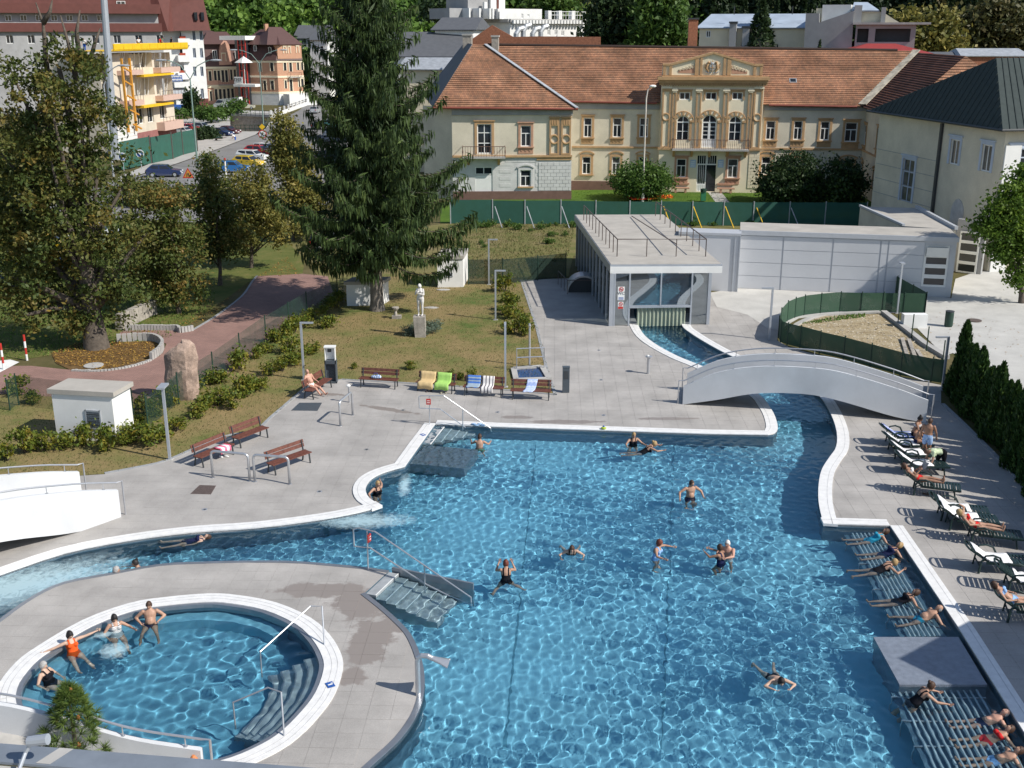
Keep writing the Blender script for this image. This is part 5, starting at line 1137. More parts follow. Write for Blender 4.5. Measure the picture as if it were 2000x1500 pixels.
for k in range(5): a=fs.P(fs.uz(206+k*3,110)[0],zt-1.5-k*2,2.2);t.bar(a,fs.P(fs.uz(222+k*3,110)[0],zt-2.3-k*2,2.2),.2)
t.build('scaffold_tower',M.orange,site)
wb2=thing('white_site_fence','stack of white boards standing in front of the building site','boards',g(245,300));fz=Fac(g(222,308),g(270,296))
for k in range(8): t=MB();z_=k*fz.uz(250,247)[1]/8;fbox(t,fz,0,fz.L,z_+.03,z_+fz.uz(250,247)[1]/8-.03,0,.12);t.build('board',M.wallwhite,wb2)
cr=thing('crane_mast','grey steel mast rising in front of the construction block','mast',g(226,312));t=MB();t.tube([g(226,312),at(201,-30,g(226,312).y)],[.55,.42],10);t.build('mast',M.lamp,cr)
fl_px=[(238,334),(296,321),(338,312),(358,304),(386,297)]
sf=thing('site_fence','green netting fence on posts along the pavement by the building site','fence',g(300,320))
for k in range(4):
 a,c=g(*fl_px[k]),g(*fl_px[k+1]);t=MB();t.obox(a+Z*.15,c-a,Z*(3.4-.1*k),Vector((0,.04,0)));t.build('netting',M.net,sf);t=MB();t.bar(c,c+Z*3.7,.16);t.build('post',M.rust,sf)
# ------ vegetation
def rdir(n):
 v=RNG.normal(size=(n,3));return v/np.linalg.norm(v,axis=1,keepdims=True)
def leaf_quads(C,size,asp=.55,a=None):
 """a rhombic leaf (or leafy spray) at every point"""
 n=len(C);a=rdir(n) if a is None else a;b_=np.cross(a,rdir(n));b_/=np.linalg.norm(b_,axis=1,keepdims=True)+1e-9
 s_=(np.asarray(size)*RNG.uniform(.6,1.3,n))[:,None]
 V=np.stack([C+a*s_,C+b_*s_*asp,C-a*s_,C-b_*s_*asp],1).reshape(-1,3)
 return V,np.arange(4*n).reshape(n,4)
def clumps(ells,nc,per,spread,shell=.45):
 """leaf points in clumps spread through ellipsoids (c, (rx,ry,rz)); returns points and tint"""
 vol=np.array([np.prod(r)**.8 for c,r in ells]);pick=RNG.choice(len(ells),nc,p=vol/vol.sum())
 d=rdir(nc);rad=RNG.uniform(0,1,nc)**shell
 c=np.array([np.array(ells[k][0]) for k in pick])+d*np.array([ells[k][1] for k in pick])*rad[:,None]
 m_=np.maximum(3,(per*RNG.uniform(.3,1.7,nc)).astype(int));idx=np.repeat(np.arange(nc),m_)
 P=c[idx]+RNG.normal(size=(len(idx),3))*(spread*RNG.uniform(.6,1.5,nc))[idx][:,None]*np.array([1,1,.75])
 t=np.clip(RNG.beta(2,2,nc)[idx]*.65+RNG.uniform(0,.35,len(idx)),0,1)
 return P,t,c
def limbs(mb,base,r0,top,targets,seed=0):
 rg=random.Random(seed);base=Vector(base);top=Vector(top);n=7
 pts=[base.lerp(top,i/n)+Vector((rg.uniform(-1,1),rg.uniform(-1,1),0))*r0*.5*(i > 0) for i in range(n+1)]
 mb.tube([base-Z*.3,base]+pts[1:],[r0*1.7,r0*1.3]+[r0*(1-.8*i/n) for i in range(1,n+1)],9)
 for q in targets:
  q=Vector(q);k=min(max(int((q.z-base.z)/max(top.z-base.z,.1)*n*.55),1),n-1);s_=pts[k]
  mid=s_.lerp(q,.5)+Vector((rg.uniform(-.3,.3),rg.uniform(-.3,.3),.25));rr=r0*(1-.8*k/n)*.55
  mb.tube([s_,s_.lerp(mid,.6),mid,mid.lerp(q,.6),q],[rr,rr*.8,rr*.6,rr*.4,rr*.15],6)
def tree(name,label,base,px_ells,top_px,leaf,lm,nc,per,spread,r0,cat='tree',group=None,bare=(),bark=None,seed=0,nlimb=12):
 """base: ground point; crown ellipses given as surveyed (px,py,rx,ry) at the trunk's distance"""
 base=Vector(base);t=thing(name,label,cat,base,group=group);k=sc(base);ells=[]
 for x,y,rx,ry in px_ells:
  c=at(x,y,base.y+random.uniform(-.4,.4));r=(rx/k,rx/k*.9,ry/k);ells.append(((c.x,c.y+random.uniform(-.25,.25)*r[1],max(c.z,r[2]*.6)),r))
 P,tn,cs=clumps(ells,nc,per,spread);P[:,2]=np.maximum(P[:,2],.1)
 V,Q=leaf_quads(P,leaf);npmesh('crown',V,Q,lm,t,tn)
 mb=MB();tp=at(*top_px,base.y);sel=RNG.choice(len(cs),min(nlimb,len(cs)),replace=False)
 limbs(mb,base,r0,tp,[tuple(cs[i]) for i in sel],seed)
 for line in bare: mb.tube([at(x,y,base.y) for x,y in line],np.linspace(.16,.03,len(line)),5)
 mb.build('trunk',bark or M.bark,t,smooth=True);return t
L_OLIVE=leaf_mat('olive_autumn_leaf',[(0,(.022,.038,.010)),(.35,(.045,.065,.015)),(.62,(.08,.085,.02)),(.88,(.125,.09,.022)),(1,(.22,.15,.025))],gain=1.6)
L_RUST=leaf_mat('rusty_autumn_leaf',[(0,(.03,.045,.012)),(.45,(.06,.08,.018)),(.75,(.115,.09,.025)),(1,(.22,.125,.03))],gain=1.7)
L_GREEN=leaf_mat('mid_green_leaf',[(0,(.022,.05,.010)),(.5,(.05,.095,.018)),(1,(.10,.16,.03))])
L_BRIGHT=leaf_mat('bright_leaf',[(0,(.045,.09,.012)),(.5,(.09,.16,.02)),(1,(.17,.24,.03))],.4,.55,1.1)
L_YEL=leaf_mat('yellowing_leaf',[(0,(.04,.05,.012)),(.45,(.10,.10,.025)),(.8,(.17,.14,.035)),(1,(.24,.18,.04))],gain=1.7)
L_DARK=leaf_mat('dark_leaf',[(0,(.010,.02,.008)),(.5,(.022,.042,.014)),(1,(.045,.07,.022))])
L_SPR=leaf_mat('spruce_needle',[(0,(.012,.026,.008)),(.5,(.028,.050,.013)),(.85,(.05,.078,.02)),(1,(.075,.10,.028))],.15,.6,1.35)
L_THU=leaf_mat('thuja_spray',[(0,(.012,.03,.008)),(.6,(.028,.062,.013)),(1,(.06,.10,.02))],.15)
L_SHR=leaf_mat('hedge_leaf',[(0,(.03,.05,.008)),(.4,(.075,.105,.014)),(.7,(.16,.15,.02)),(1,(.22,.13,.03))])
tree('lime_tree','huge old autumn tree with thick leaning trunk on the leaf covered bed',g(190,680),[(120,160,95,75),(60,260,80,90),(180,290,85,100),(110,400,110,90),(30,420,70,90),(210,470,75,80),(100,540,100,80),(205,600,45,40),(140,610,50,35),(60,610,55,40),(235,560,50,45)],(115,130),.125,L_OLIVE,400,84,.33,.55,bare=[((95,170),(88,90),(84,45),(70,5)),((84,45),(98,22),(102,0)),((150,160),(135,90),(118,30)),((165,160),(185,85),(196,55)),((155,120),(150,60),(156,20))],seed=3,nlimb=26)
tree('autumn_maple','rust and green autumn tree with thin trunk by the kerbed lawn',g(349,612),[(310,400,65,50),(270,470,60,60),(340,480,60,60),(300,550,65,45),(360,560,45,40)],(330,400),.115,L_RUST,230,66,.29,.14,seed=4)
tree('slim_maple','slim dark green tree behind the rust coloured one, along the brick path',g(430,557),[(415,390,52,55),(440,450,48,60),(400,470,40,50),(410,330,24,30)],(420,330),.12,L_OLIVE,170,60,.29,.13,seed=5)
tree('yellow_maple','yellowing tree left of the tall spruce beside the brick path',g(491,523),[(490,380,58,55),(520,430,60,55),(470,450,45,45),(500,350,30,28)],(495,350),.12,L_YEL,210,64,.3,.13,seed=6)
tree('poplar','tall narrow yellow-green tree touching the left side of the spruce',g(575,470),[(560,260,28,50),(575,330,42,55),(590,400,46,60),(552,300,22,40)],(560,240),.15,L_YEL,380,38,.36,.16,seed=7)
tree('street_tree','small autumn tree in front of the triangular road sign',g(372,400),[(300,375,55,30),(350,385,50,28),(410,330,22,35),(250,400,40,30),(430,380,40,30)],(412,310),.16,L_RUST,260,34,.4,.1,seed=8)
tree('left_tree','dark spreading tree at the left edge behind the old autumn tree',g(20,560),[(10,330,70,70),(-20,430,70,80),(40,500,50,50)],(10,300),.16,L_OLIVE,320,38,.42,.25,seed=9)
for k,(x,y,ex_,lab,lm) in enumerate(((1258,390,[(1255,352,60,34)],'round clipped green bush in front of the spa facade by the tall lamp post',L_GREEN),(1552,398,[(1552,345,66,46),(1530,365,48,30),(1585,365,40,30)],'large dark rounded rhododendron right of the spa portal',L_DARK),(1640,402,[(1640,350,42,44),(1668,372,32,26)],'dark bush in the shaded corner by the right wing of the spa',L_DARK))):
 tree('round_bush',lab,g(x,y),ex_,(x,y-40),.17 if k else .15,lm,(300,360,180)[k],40,.38,.1,cat='bush',seed=k,nlimb=6)
tree('courtyard_tree','bright green leafy tree at the right edge in front of the beige building',g(1995,592),[(1975,400,42,45),(1940,440,42,40),(1995,470,40,50),(1955,480,30,30),(2010,360,36,45),(1988,535,26,30)],(1985,400),.13,L_BRIGHT,300,48,.3,.16,seed=12)
def spruce(base,Ht,lowz,Rmax,label):
 t=thing('tall_spruce',label,'tree',base);mb=MB()
 mb.tube([base+Z*z for z in (-.3,0,.6,3,8,Ht*.6,Ht)],[.62,.5,.42,.36,.28,.17,.03],12);mb.build('trunk',M.palebark,t,smooth=True)
 br=MB();PV,PA,PS,PT=[],[],[],[];rg=np.random.default_rng(11);z=lowz;k=0
 while z < Ht-.4:
  f=(z-lowz)/(Ht-lowz);Lr=Rmax*(.80+f*1.6 if f < .12 else (1-(f-.12)/.88)**.92);nb=6 if f < .5 else 5
  for j in range(nb):
   k+=1;az=k*2.399+rg.uniform(-.3,.3);Lb=Lr*rg.uniform(.55,1.18)
   if rg.random() < .10: Lb*=.5
   d=np.array([math.cos(az),math.sin(az),0]);droop=.5-.55*f;n=max(6,int(Lb*4.6));s_=np.linspace(.0,1,n)
   zz=z+rg.uniform(-.15,.15)-droop*Lb*.62*np.sin(s_*1.7)+.30*Lb*s_**3
   pts=np.array(base)[None,:]+d[None,:]*(s_*Lb)[:,None];pts[:,2]=base.z+zz
   br.tube([tuple(p) for p in pts[::2]],list(np.linspace(.055,.012,len(pts[::2]))),4,cap=False)
   side=np.array([-d[1],d[0],0])
   for i in range(1,n):
    wd=.12+.62*math.sin(min(s_[i]*2.9,3.0))*min(Lb,4.5)/4.5;m_=13
    off_=rg.uniform(-1,1,m_)*wd;bp=pts[i]+side[None,:]*off_[:,None]+d[None,:]*rg.uniform(-.2,.25,m_)[:,None]
    ln=rg.uniform(.12,.40,m_)*(1.0-.3*f);bp[:,2]+=-.10*np.abs(off_)-ln*.8
    a=np.stack([rg.normal(0,.16,m_)+side[0]*off_*.2,rg.normal(0,.16,m_)+side[1]*off_*.2,-np.ones(m_)],1);a/=np.linalg.norm(a,axis=1,keepdims=True)
    PV.append(bp);PA.append(a);PS.append(ln);PT.append(np.full(m_,rg.uniform(.1,.6))+rg.uniform(0,.4,m_))
    m2=4;PV.append(pts[i]+side[None,:]*(rg.uniform(-.7,.7,m2)*wd)[:,None]);a2=d[None,:]*.8+side[None,:]*rg.uniform(-1,1,m2)[:,None];a2[:,2]-=.25;a2/=np.linalg.norm(a2,axis=1,keepdims=True)
    PA.append(a2);PS.append(rg.uniform(.14,.32,m2));PT.append(rg.uniform(.3,1,m2))
  z+=.43-.08*f
 br.build('branches',M.bark,t)['kind']='stuff'
 q_=rg.uniform(0,1,16000);r_=Rmax*.62*(1-q_)**.9*np.sqrt(rg.uniform(0,1,16000));a_=rg.uniform(0,6.28,16000);ax=rdir(16000)*.6;ax[:,2]-=.8;ax/=np.linalg.norm(ax,axis=1,keepdims=True)
 PV.append(np.stack([base.x+r_*np.cos(a_),base.y+r_*np.sin(a_),base.z+lowz+.2+q_*(Ht-lowz)*.97],1));PA.append(ax);PS.append(rg.uniform(.14,.38,16000));PT.append(rg.uniform(0,.5,16000))
 C=np.concatenate(PV);A=np.concatenate(PA);Sz=np.concatenate(PS);T=np.concatenate(PT)
 V,Q=leaf_quads(C,Sz,.17,A);npmesh('crown',V,Q,L_SPR,t,T)
 return t
sb=g(737,606);spruce(sb,25.5,3.6,5.9,'towering dark spruce with drooping branches and bare pale trunk on the lawn')
def shrub_proto(name,label,cat,group,rx,rz,n,leaf,lm,asp=.55,upright=False,cone=False):
 t=thing(name,label,cat,group=group)
 if cone:
  h=RNG.uniform(0,1,n)**1.25;r=rx*(1-h)**.62*(.35+.65*np.sqrt(RNG.uniform(0,1,n)));r*=1+.2*np.sin(h*9+RNG.uniform(0,6));a=RNG.uniform(0,6.28,n)
  P=np.stack([r*np.cos(a),r*np.sin(a),h*rz+.05],1);tn=np.clip(RNG.beta(2,2,n)+.15*np.sin(a*5+h*14),0,1);ax=np.stack([np.cos(a)*.4,np.sin(a)*.4,np.full(n,1.0)],1)+RNG.normal(0,.25,(n,3));ax/=np.linalg.norm(ax,axis=1,keepdims=True)
  V,Q=leaf_quads(P,leaf,asp,ax)
 else:
  ells=[((RNG.uniform(-.5,.5)*rx,RNG.uniform(-.5,.5)*rx,rz*RNG.uniform(.4,.65)),(rx*RNG.uniform(.5,.8),rx*RNG.uniform(.5,.8),rz*RNG.uniform(.35,.55))) for _ in range(4)]
  P,tn,cs=clumps(ells,max(8,n//16),16,rx*.16);P[:,2]=np.maximum(P[:,2],.02);V,Q=leaf_quads(P,leaf,asp)
 npmesh('crown',V,Q,lm,t,tn)
 mb=MB()
 for k in range(4 if not cone else 1):
  a=k*1.7;e=(math.cos(a)*rx*.5,math.sin(a)*rx*.5,rz*.7) if not cone else (0,0,rz*.9);mb.tube([(0,0,-.1),tuple(q*.5 for q in e),e],[.03,.02,.008],4)
 mb.build('trunk',M.bark,t);return t
used=set()
def place(protos,p,rz,s_,sz=None):
 k=random.randrange(len(protos));o=protos[k]
 if k in used_by.setdefault(id(protos),set()): o=copy_tree(o)
 else: used_by[id(protos)].add(k)
 o.location=p;o.rotation_euler=(0,0,rz);o.scale=(s_,s_,sz or s_);return o
used_by={}
hp=[shrub_proto('low_shrub','low yellow-green shrub in the planted strip around the lawn','shrub','shrubs planted around the lawn',.62,.85,560,.075,L_SHR) for _ in range(4)]
sh_px=[(15,900),(50,885),(85,882),(125,876),(160,868),(200,880),(240,868),(262,862),(300,868),(345,842),(385,815),(395,800),(430,792),(452,800),(470,775),(488,768),(505,762),(530,735),(552,725),(575,712),(590,700),(30,770),(60,790),(285,800),(272,830),(300,815),(330,795),(370,770),(415,752),(430,748),(470,722),(500,700),(520,690),(540,668),(556,660),(575,650),(590,640),(612,625),(630,612),(650,600),(665,590),(690,720),(800,722),(880,738),(900,742),(925,740),(985,570),(992,590),(998,606),(1006,622),(1012,640),(1000,652),(985,615),(1020,655),(560,690),(615,690),(640,640)]
for x,y in sh_px:
 s_=random.uniform(.7,1.15)*(.6 if 680 < x < 960 and y > 700 else 1.08)
 o=place(hp,g(x,y),random.uniform(0,6),s_,s_*random.uniform(.8,1.25))
 lb='low shrub in the strip between the slim lamps and the shaded deck edge' if x > 960 else 'small sparse shrub on the lawn edge behind the row of benches' if x > 680 else 'low yellow-green shrub in the front row along the kerb of the deck' if y > 860 or (x > 340 and y+x*.75 > 1085) else 'low yellow-green shrub in the back row along the wire fence and brick path'
 o['label']=lb;o['group']=lb.split(' ',1)[1]
tp=[shrub_proto('thuja','slender dark green thuja in the hedge beside the sun loungers','hedge tree','thujas of the hedge on the right',.62,3.1,2300,.12,L_THU,.4,cone=True) for _ in range(4)]
h0,h1=g(1868,766),g(2052,985);d_=(h1-h0).normalized();n=34
for k in range(n):
 p=h0+d_*(k*.6)+Vector((random.uniform(-.12,.12),random.uniform(-.1,.1),0));s_=random.uniform(.82,1.06);place(tp,p,random.uniform(0,6),s_,s_*random.uniform(.9,1.16))
lv=[shrub_proto('lavender','grey-green lavender clump at the foot of the statue','plant','lavender round the statue',.42,.62,420,.07,leaf_mat('grey_leaf',[(0,(.05,.075,.055)),(1,(.14,.18,.13))]),.25) for _ in range(2)]
for x,y in ((798,652),(806,645),(812,655),(838,648),(845,652),(850,645),(832,656),(803,656)): place(lv,g(x,y),random.uniform(0,6),random.uniform(.7,1.1))
wd_=[shrub_proto('field_weed','straggling green weed clump in the rough field before the green windbreak','plant','weeds of the rough field',.7,.6,300,.09,L_GREEN) for _ in range(3)]
for k in range(22):
 x=random.uniform(905,1120);y=random.uniform(441,494)
 if k < 12: y=random.uniform(440,450)
 place(wd_,g(x,y),random.uniform(0,6),random.uniform(.4,.95))
for k in range(14): place(wd_,g(random.uniform(1130,1660),random.uniform(436,442)),random.uniform(0,6),random.uniform(.5,1.1))
sp_=[shrub_proto('street_shrub','leafy green shrub on the slope between hotel and car park','shrub','shrubs below the hotel',2.4,3.2,700,.32,L_GREEN) for _ in range(2)]
for x,y in ((395,240),(420,240),(440,236),(462,226),(350,240)): place(sp_,g(x,y),random.uniform(0,6),random.uniform(.8,1.2))
tree('cone_conifer','dark dense conifer beside the hotel terrace',g(372,225),[(372,200,14,22),(372,188,8,14)],(372,180),.35,L_DARK,60,40,.5,.12,nlimb=3)
tree('box_hedge','clipped dark box hedge beside the parked dark blue cars',g(402,272),[(402,260,20,11),(390,262,14,9),(414,262,12,9)],(402,255),.22,L_DARK,90,50,.4,.1,cat='hedge',nlimb=3)
def scatter(name,poly,n,size,lm,zz,kind='stuff',upright=False,asp=.6):
 xs=[p[0] for p in poly];ys=[p[1] for p in poly];X=RNG.uniform(min(xs),max(xs),n*3);Y=RNG.uniform(min(ys),max(ys),n*3);ok=inside(poly,X,Y);X,Y=X[ok][:n],Y[ok][:n]
 C=np.stack([X,Y,np.full(len(X),zz)+RNG.uniform(0,.02,len(X))],1);a=rdir(len(X))
 if upright: a[:,2]=np.abs(a[:,2])+1.2
 else: a[:,2]*=.3
 a/=np.linalg.norm(a,axis=1,keepdims=True);V,Q=leaf_quads(C,size,asp,a)
 if not upright:
  b_=V.reshape(-1,4,3);b_[:,1,2]=b_[:,3,2]=(b_[:,0,2]+b_[:,2,2])/2;V=b_.reshape(-1,3)
 V[:,2]=np.maximum(V[:,2],zz+.002);o=npmesh(name,V,Q,lm,None,RNG.uniform(0,1,len(Q)));o['kind']=kind;return o
L_FALL=leaf_mat('fallen_leaf',[(0,(.10,.055,.02)),(.6,(.22,.12,.03)),(1,(.36,.23,.05))],.1,.8)
L_TUFT=leaf_mat('grass_tuft',[(0,(.045,.07,.015)),(.5,(.10,.10,.035)),(1,(.20,.155,.075))],.25,.8)
L_TUFTG=leaf_mat('green_tuft',[(0,(.04,.09,.012)),(1,(.11,.17,.03))],.25,.8)
scatter('fallen_leaves',G([(100,690),(150,670),(300,668),(322,678),(312,696),(200,724),(110,710)]),2600,.075,L_FALL,.03)
scatter('fallen_leaves',G([(240,672),(420,600),(560,500),(590,540),(500,540),(420,612),(370,643),(250,645)]),1500,.075,L_FALL,.02)
scatter('fallen_leaves',G([(1810,630),(1850,600),(1990,640),(2000,700),(1900,690),(1846,696),(1800,660)]),120,.06,L_FALL,.02)
scatter('lawn_grass',G(lawn_px),26000,.06,L_TUFT,.02,upright=True,asp=.25)
scatter('field_grass',G([(870,440),(1125,438),(1110,500),(1020,545),(870,545)]),6000,.14,L_TUFT,.02,upright=True,asp=.2)
scatter('garden_grass',G([(900,420),(1115,374),(1280,370),(1490,376),(1690,384),(1690,436),(900,436)]),9000,.09,L_TUFTG,.02,upright=True,asp=.25)
scatter('park_turf',G([(0,560),(420,560),(420,600),(330,660),(240,672),(60,700),(0,705)]),6000,.1,L_TUFTG,.02,upright=True,asp=.25)
L_FLOW=leaf_mat('red_orange_flower',[(0,(.40,.02,.03)),(.5,(.55,.06,.02)),(1,(.75,.30,.02))],.2,.7)
scatter('flower_bed',G([(1225,389),(1310,386),(1316,392),(1235,396)]),420,.13,L_FLOW,.25,upright=True,asp=.6)
scatter('rubble_stones',G([(1545,652),(1560,634),(1610,618),(1720,614),(1838,700),(1836,742),(1647,698)]),1500,.07,leaf_mat('stone',[(0,(.25,.2,.13)),(1,(.5,.45,.36))],0,.9),.035,asp=.8)
scatter('weedy_turf',G([(1560,634),(1640,618),(1690,614),(1690,620),(1600,632)]),500,.12,L_TUFTG,.03,upright=True,asp=.3)
# ------ wooded hill behind the town
def hz(x,y): return np.clip((y-285)/115,0,1)**1.1*68+2.0*np.sin(x*.045)*np.clip((y-285)/50,0,1)-.3
nx,ny=60,20;X,Y=np.meshgrid(np.linspace(-330,330,nx),np.linspace(282,425,ny));idx=np.arange(nx*ny).reshape(ny,nx)
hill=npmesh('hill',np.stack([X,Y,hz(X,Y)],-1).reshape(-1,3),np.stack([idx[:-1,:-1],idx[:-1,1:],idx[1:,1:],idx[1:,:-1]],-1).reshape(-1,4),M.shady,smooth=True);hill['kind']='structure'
def forest(name,xr,yr,n,lm,leaf,r,h,conifer=False,per=210):
 Ps,Ts=[],[];
 for _ in range(n):
  y=random.uniform(*yr);x0,x1=((q-1000)/F*(y*CP) for q in xr);x=random.uniform(x0,x1);z=float(hz(np.array(x),np.array(y)));R=r*random.uniform(.7,1.25);Hh=h*random.uniform(.75,1.2);tn=random.uniform(0,.6)
  if conifer:
   q=RNG.uniform(0,1,per);a=RNG.uniform(0,6.28,per);rr=R*(1-q)*(.5+.5*RNG.uniform(0,1,per));Ps.append(np.stack([x+rr*np.cos(a),y+rr*np.sin(a),z+1+q*Hh],1))
  else:
   ells=[((x+random.uniform(-.4,.4)*R,y+random.uniform(-.4,.4)*R,z+Hh*random.uniform(.4,.8)),(R*.75,R*.75,Hh*.3)) for _ in range(3)];P,t_,c_=clumps(ells,per//9,9,R*.16,.3);Ps.append(P)
  Ts.append(np.clip(tn+RNG.uniform(0,.4,len(Ps[-1])),0,1))
 C=np.concatenate(Ps);V,Q=leaf_quads(C,leaf,.7);o=npmesh(name,V,Q,lm,None,np.concatenate(Ts));o['kind']='stuff';return o
L_WOOD=leaf_mat('sunlit_wood',[(0,(.022,.045,.010)),(.5,(.055,.10,.018)),(1,(.11,.17,.03))],.3,.55,2.0)
L_WOODD=leaf_mat('dark_wood',[(0,(.008,.018,.007)),(.6,(.018,.034,.012)),(1,(.035,.055,.02))],.2)
L_WOODB=leaf_mat('brownish_wood',[(0,(.025,.035,.012)),(.5,(.06,.06,.02)),(1,(.10,.075,.03))],.25)
forest('hill_forest',(330,1000),(286,365),330,L_WOOD,.8,4.2,10)
forest('hill_forest',(950,1380),(286,350),150,L_GREEN,.85,4.2,10)
forest('spruce_forest',(1280,2080),(286,345),300,L_WOODD,.75,2.9,14,True,230)
forest('brown_forest',(1780,2080),(280,320),60,L_WOODB,.8,4,10)
for k,(x,Y,els,lm,lab,n_) in enumerate(((1215,168,[(1190,40,42,52),(1230,55,40,42),(1170,85,30,30),(1200,0,30,35)],L_DARK,'big dark green tree behind the spa ridge right of the white block',420),(1290,163,[(1290,40,45,45),(1270,80,35,25),(1315,75,30,28),(1290,5,30,25)],L_GREEN,'big lighter green tree beside the red brick chimney',420),(1090,210,[(1090,5,26,16),(1060,8,22,14)],L_GREEN,'green tree above the flat roof of the white block',160),(1790,170,[(1770,55,30,26),(1800,70,32,30),(1840,60,24,35),(1850,95,25,20)],L_YEL,'yellow-green tree to the right of the flat-roofed grey house',340),(1930,178,[(1900,60,40,40),(1950,50,45,50),(1990,70,40,45),(1920,95,40,20)],L_WOODB,'brownish tree at the top right corner above the green roof',420),(865,200,[(865,18,40,20),(900,25,26,14)],L_DARK,'dark tree between the spruce top and the white block',160))):
 p=Vector((at(x,90,Y).x,Y,0));tree('background_tree',lab,p,els,(x,els[0][1]),.42,lm,n_,26,.8,.35,seed=20+k,nlimb=6)
for k,(x,Y,y0,w_,lab) in enumerate(((1484,148,-8,27,'dark pointed conifer standing in front of the long sheet roof'),(1128,160,52,11,'small slim conifer before the white block'),(1601,136,78,7,'tiny spruce on the roof line below the grey gable'))):
 p=Vector((at(x,90,Y).x,Y,0));zt=at(x,y0,Y).z;zb=at(x,92,Y).z-4;t=thing('conifer',lab,'tree',p);n_=2600 if k==0 else 500;q=RNG.uniform(0,1,n_);a=RNG.uniform(0,6.28,n_);R=w_/F*Y*1.35
 rr=R*np.minimum(1,(1-q)*1.5)*(.45+.55*np.sqrt(RNG.uniform(0,1,n_)));P=np.stack([p.x+rr*np.cos(a),p.y+rr*np.sin(a),zb+q*(zt-zb)],1);V,Q=leaf_quads(P,.38 if k==0 else .2,.45);npmesh('crown',V,Q,L_DARK,t,RNG.uniform(0,1,n_))
 mb=MB();mb.tube([p,p+Z*zt*.95],[.3,.03],6);mb.build('trunk',M.bark,t)
# ------ pool fittings
def fit(o):
 o.cycles.is_caustics_receiver=True;return o
e0,e1=g(714,1158),g(759,1116);ed=(e1-e0);sd=Vector((ed.y,-ed.x,0)).normalized();sd=sd if sd.x > 0 else-sd
st=thing('pool_stairs','stainless steel stairs with side panel leading from the round island into the pool','stairs',e0)
M.tread=mat('ribbed_tread',(.38,.40,.41),.45,metal=.15,var=.2,scale=3)
for k in range(7):
 a=e0+sd*(.02+.34*k);z=-.02-.165*k;t=MB();t.obox(a+Z*-1.34,ed,sd*.34,Z*(z+1.34));fit(t.build('tread',M.tread,st))
 t=MB();t.obox(a+sd*.31+Z*(z+.002),ed,sd*.03,Z*.008);fit(t.build('nosing',M.white,st))
pa,pb=e1+Vector((.1,.03,0)),g(924,1140,.12);t=MB();pb0=Vector((pb.x,pb.y,0));t.obox(pa+Z*-1.2,pb0-pa,Vector((.02,.07,0)),Z*1.32);fit(t.build('side_panel',M.edge,st))
def railing(name,label,runs,posts,sign=None,r=.024,loc=None):
 t=thing(name,label,'handrail',loc or runs[0][0]);mb=MB()
 for q in runs: mb.tube(q,r,8)
 for a,b_ in posts: mb.tube([a,b_],r,8)
 o=mb.build('rail',M.steel,t);fit(o)
 if sign:
  c,u,h_=sign;mb=MB();mb.box(c,(.2,.04,.26),u);s_=mb.build('sign_plate',M.red,t);[(lambda q: (q.box(c+Matrix.Rotation(u,3,'Z') @ Vector((0,-.028,z)),(.12,.008,.025),u),q.build('text_line',M.white,s_)))(MB()) for z in (.05,-.04)]
 return t
b0=g(719,1110);ff=Fac(b0,g(905,1166));R_=lambda x,y: ff.P(*ff.uz(x,y))
railing('stair_rail','bent steel handrail with red sign above the island stairs',[[R_(692,1067),R_(690,1034),R_(700,1031),R_(732,1038),R_(920,1167),R_(921,1190)],[R_(692,1067),R_(723,1070),R_(830,1140),R_(918,1185)]],[(b0,R_(717,1036)),(R_(830,1168),R_(829,1106))],(R_(721,1051),1.25,0),loc=b0)
b1=g(839,831);ff=Fac(b1,g(905,833));R2=lambda x,y: ff.P(*ff.uz(x,y))
railing('step_rail','bent steel handrail with red sign by the bubble steps in the pool corner',[[R2(819,797),R2(818,775),R2(822,773),R2(867,773),R2(958,836),R2(960,850)],[R2(819,797),R2(860,799),R2(909,835)]],[(b1,R2(839,773)),(R2(904,846),R2(904,801))],(R2(837,784)+Vector((0,-.04,0)),0,0),loc=b1)
railing('tub_rail','bent steel grab rail over the whirlpool steps, upper of the two',[[g(634,1262),g(629,1184,.95),g(606,1184,.97),g(508,1273,.5),g(512,1330,-.35)]],[])
railing('tub_rail','bent steel grab rail over the whirlpool steps, the one nearer the roof edge',[[g(555,1440),g(549,1352,.95),g(523,1343,.97),g(455,1372,.55),g(461,1432,-.35)]],[])
tn=G(T_IN);cT=sum(tn,Vector())/len(tn)
def arc(x0,y0,x1,y1):
 i0=min(range(len(T_IN)),key=lambda i: (T_IN[i][0]-x0)**2+(T_IN[i][1]-y0)**2);i1=min(range(len(T_IN)),key=lambda i: (T_IN[i][0]-x1)**2+(T_IN[i][1]-y1)**2)
 return tn[i0:i1+1] if i0 < i1 else tn[i0:]+tn[:i1+1]
def inset(line,d): return [p+(cT-p).normalized()*d for p in line]
seat=thing('whirlpool_ledge','curved steel underwater seat round the left side of the whirlpool','seat',cT);o=ribbon('seat',arc(120,1450,560,1206),.5,-1.15,-.52,M.poolsteel,1,None,seat);o.location=-cT;fit(o);KIDS[seat.name]=[o]
stp=thing('whirlpool_steps','curved underwater steps at the right side of the whirlpool','steps',cT);ln=arc(628,1275,520,1452)
for k in range(4):
 o=ribbon('step',inset(ln,.13+.33*k),.33,-1.15,-.22-.22*k,M.tread,1,None,stp);o.location=-cT;fit(o)
 o=ribbon('nosing',inset(ln,.42+.33*k),.035,-.24-.22*k,-.214-.22*k,M.edge,1,None,stp);o.location=-cT;fit(o)
bp=thing('bubble_bench','perforated grey bubble bench just under the water in the pool corner','bench',g(860,890));q=[g(x,y,-.2) for x,y in ((797,908),(832,872),(934,881),(906,918),(855,913))]
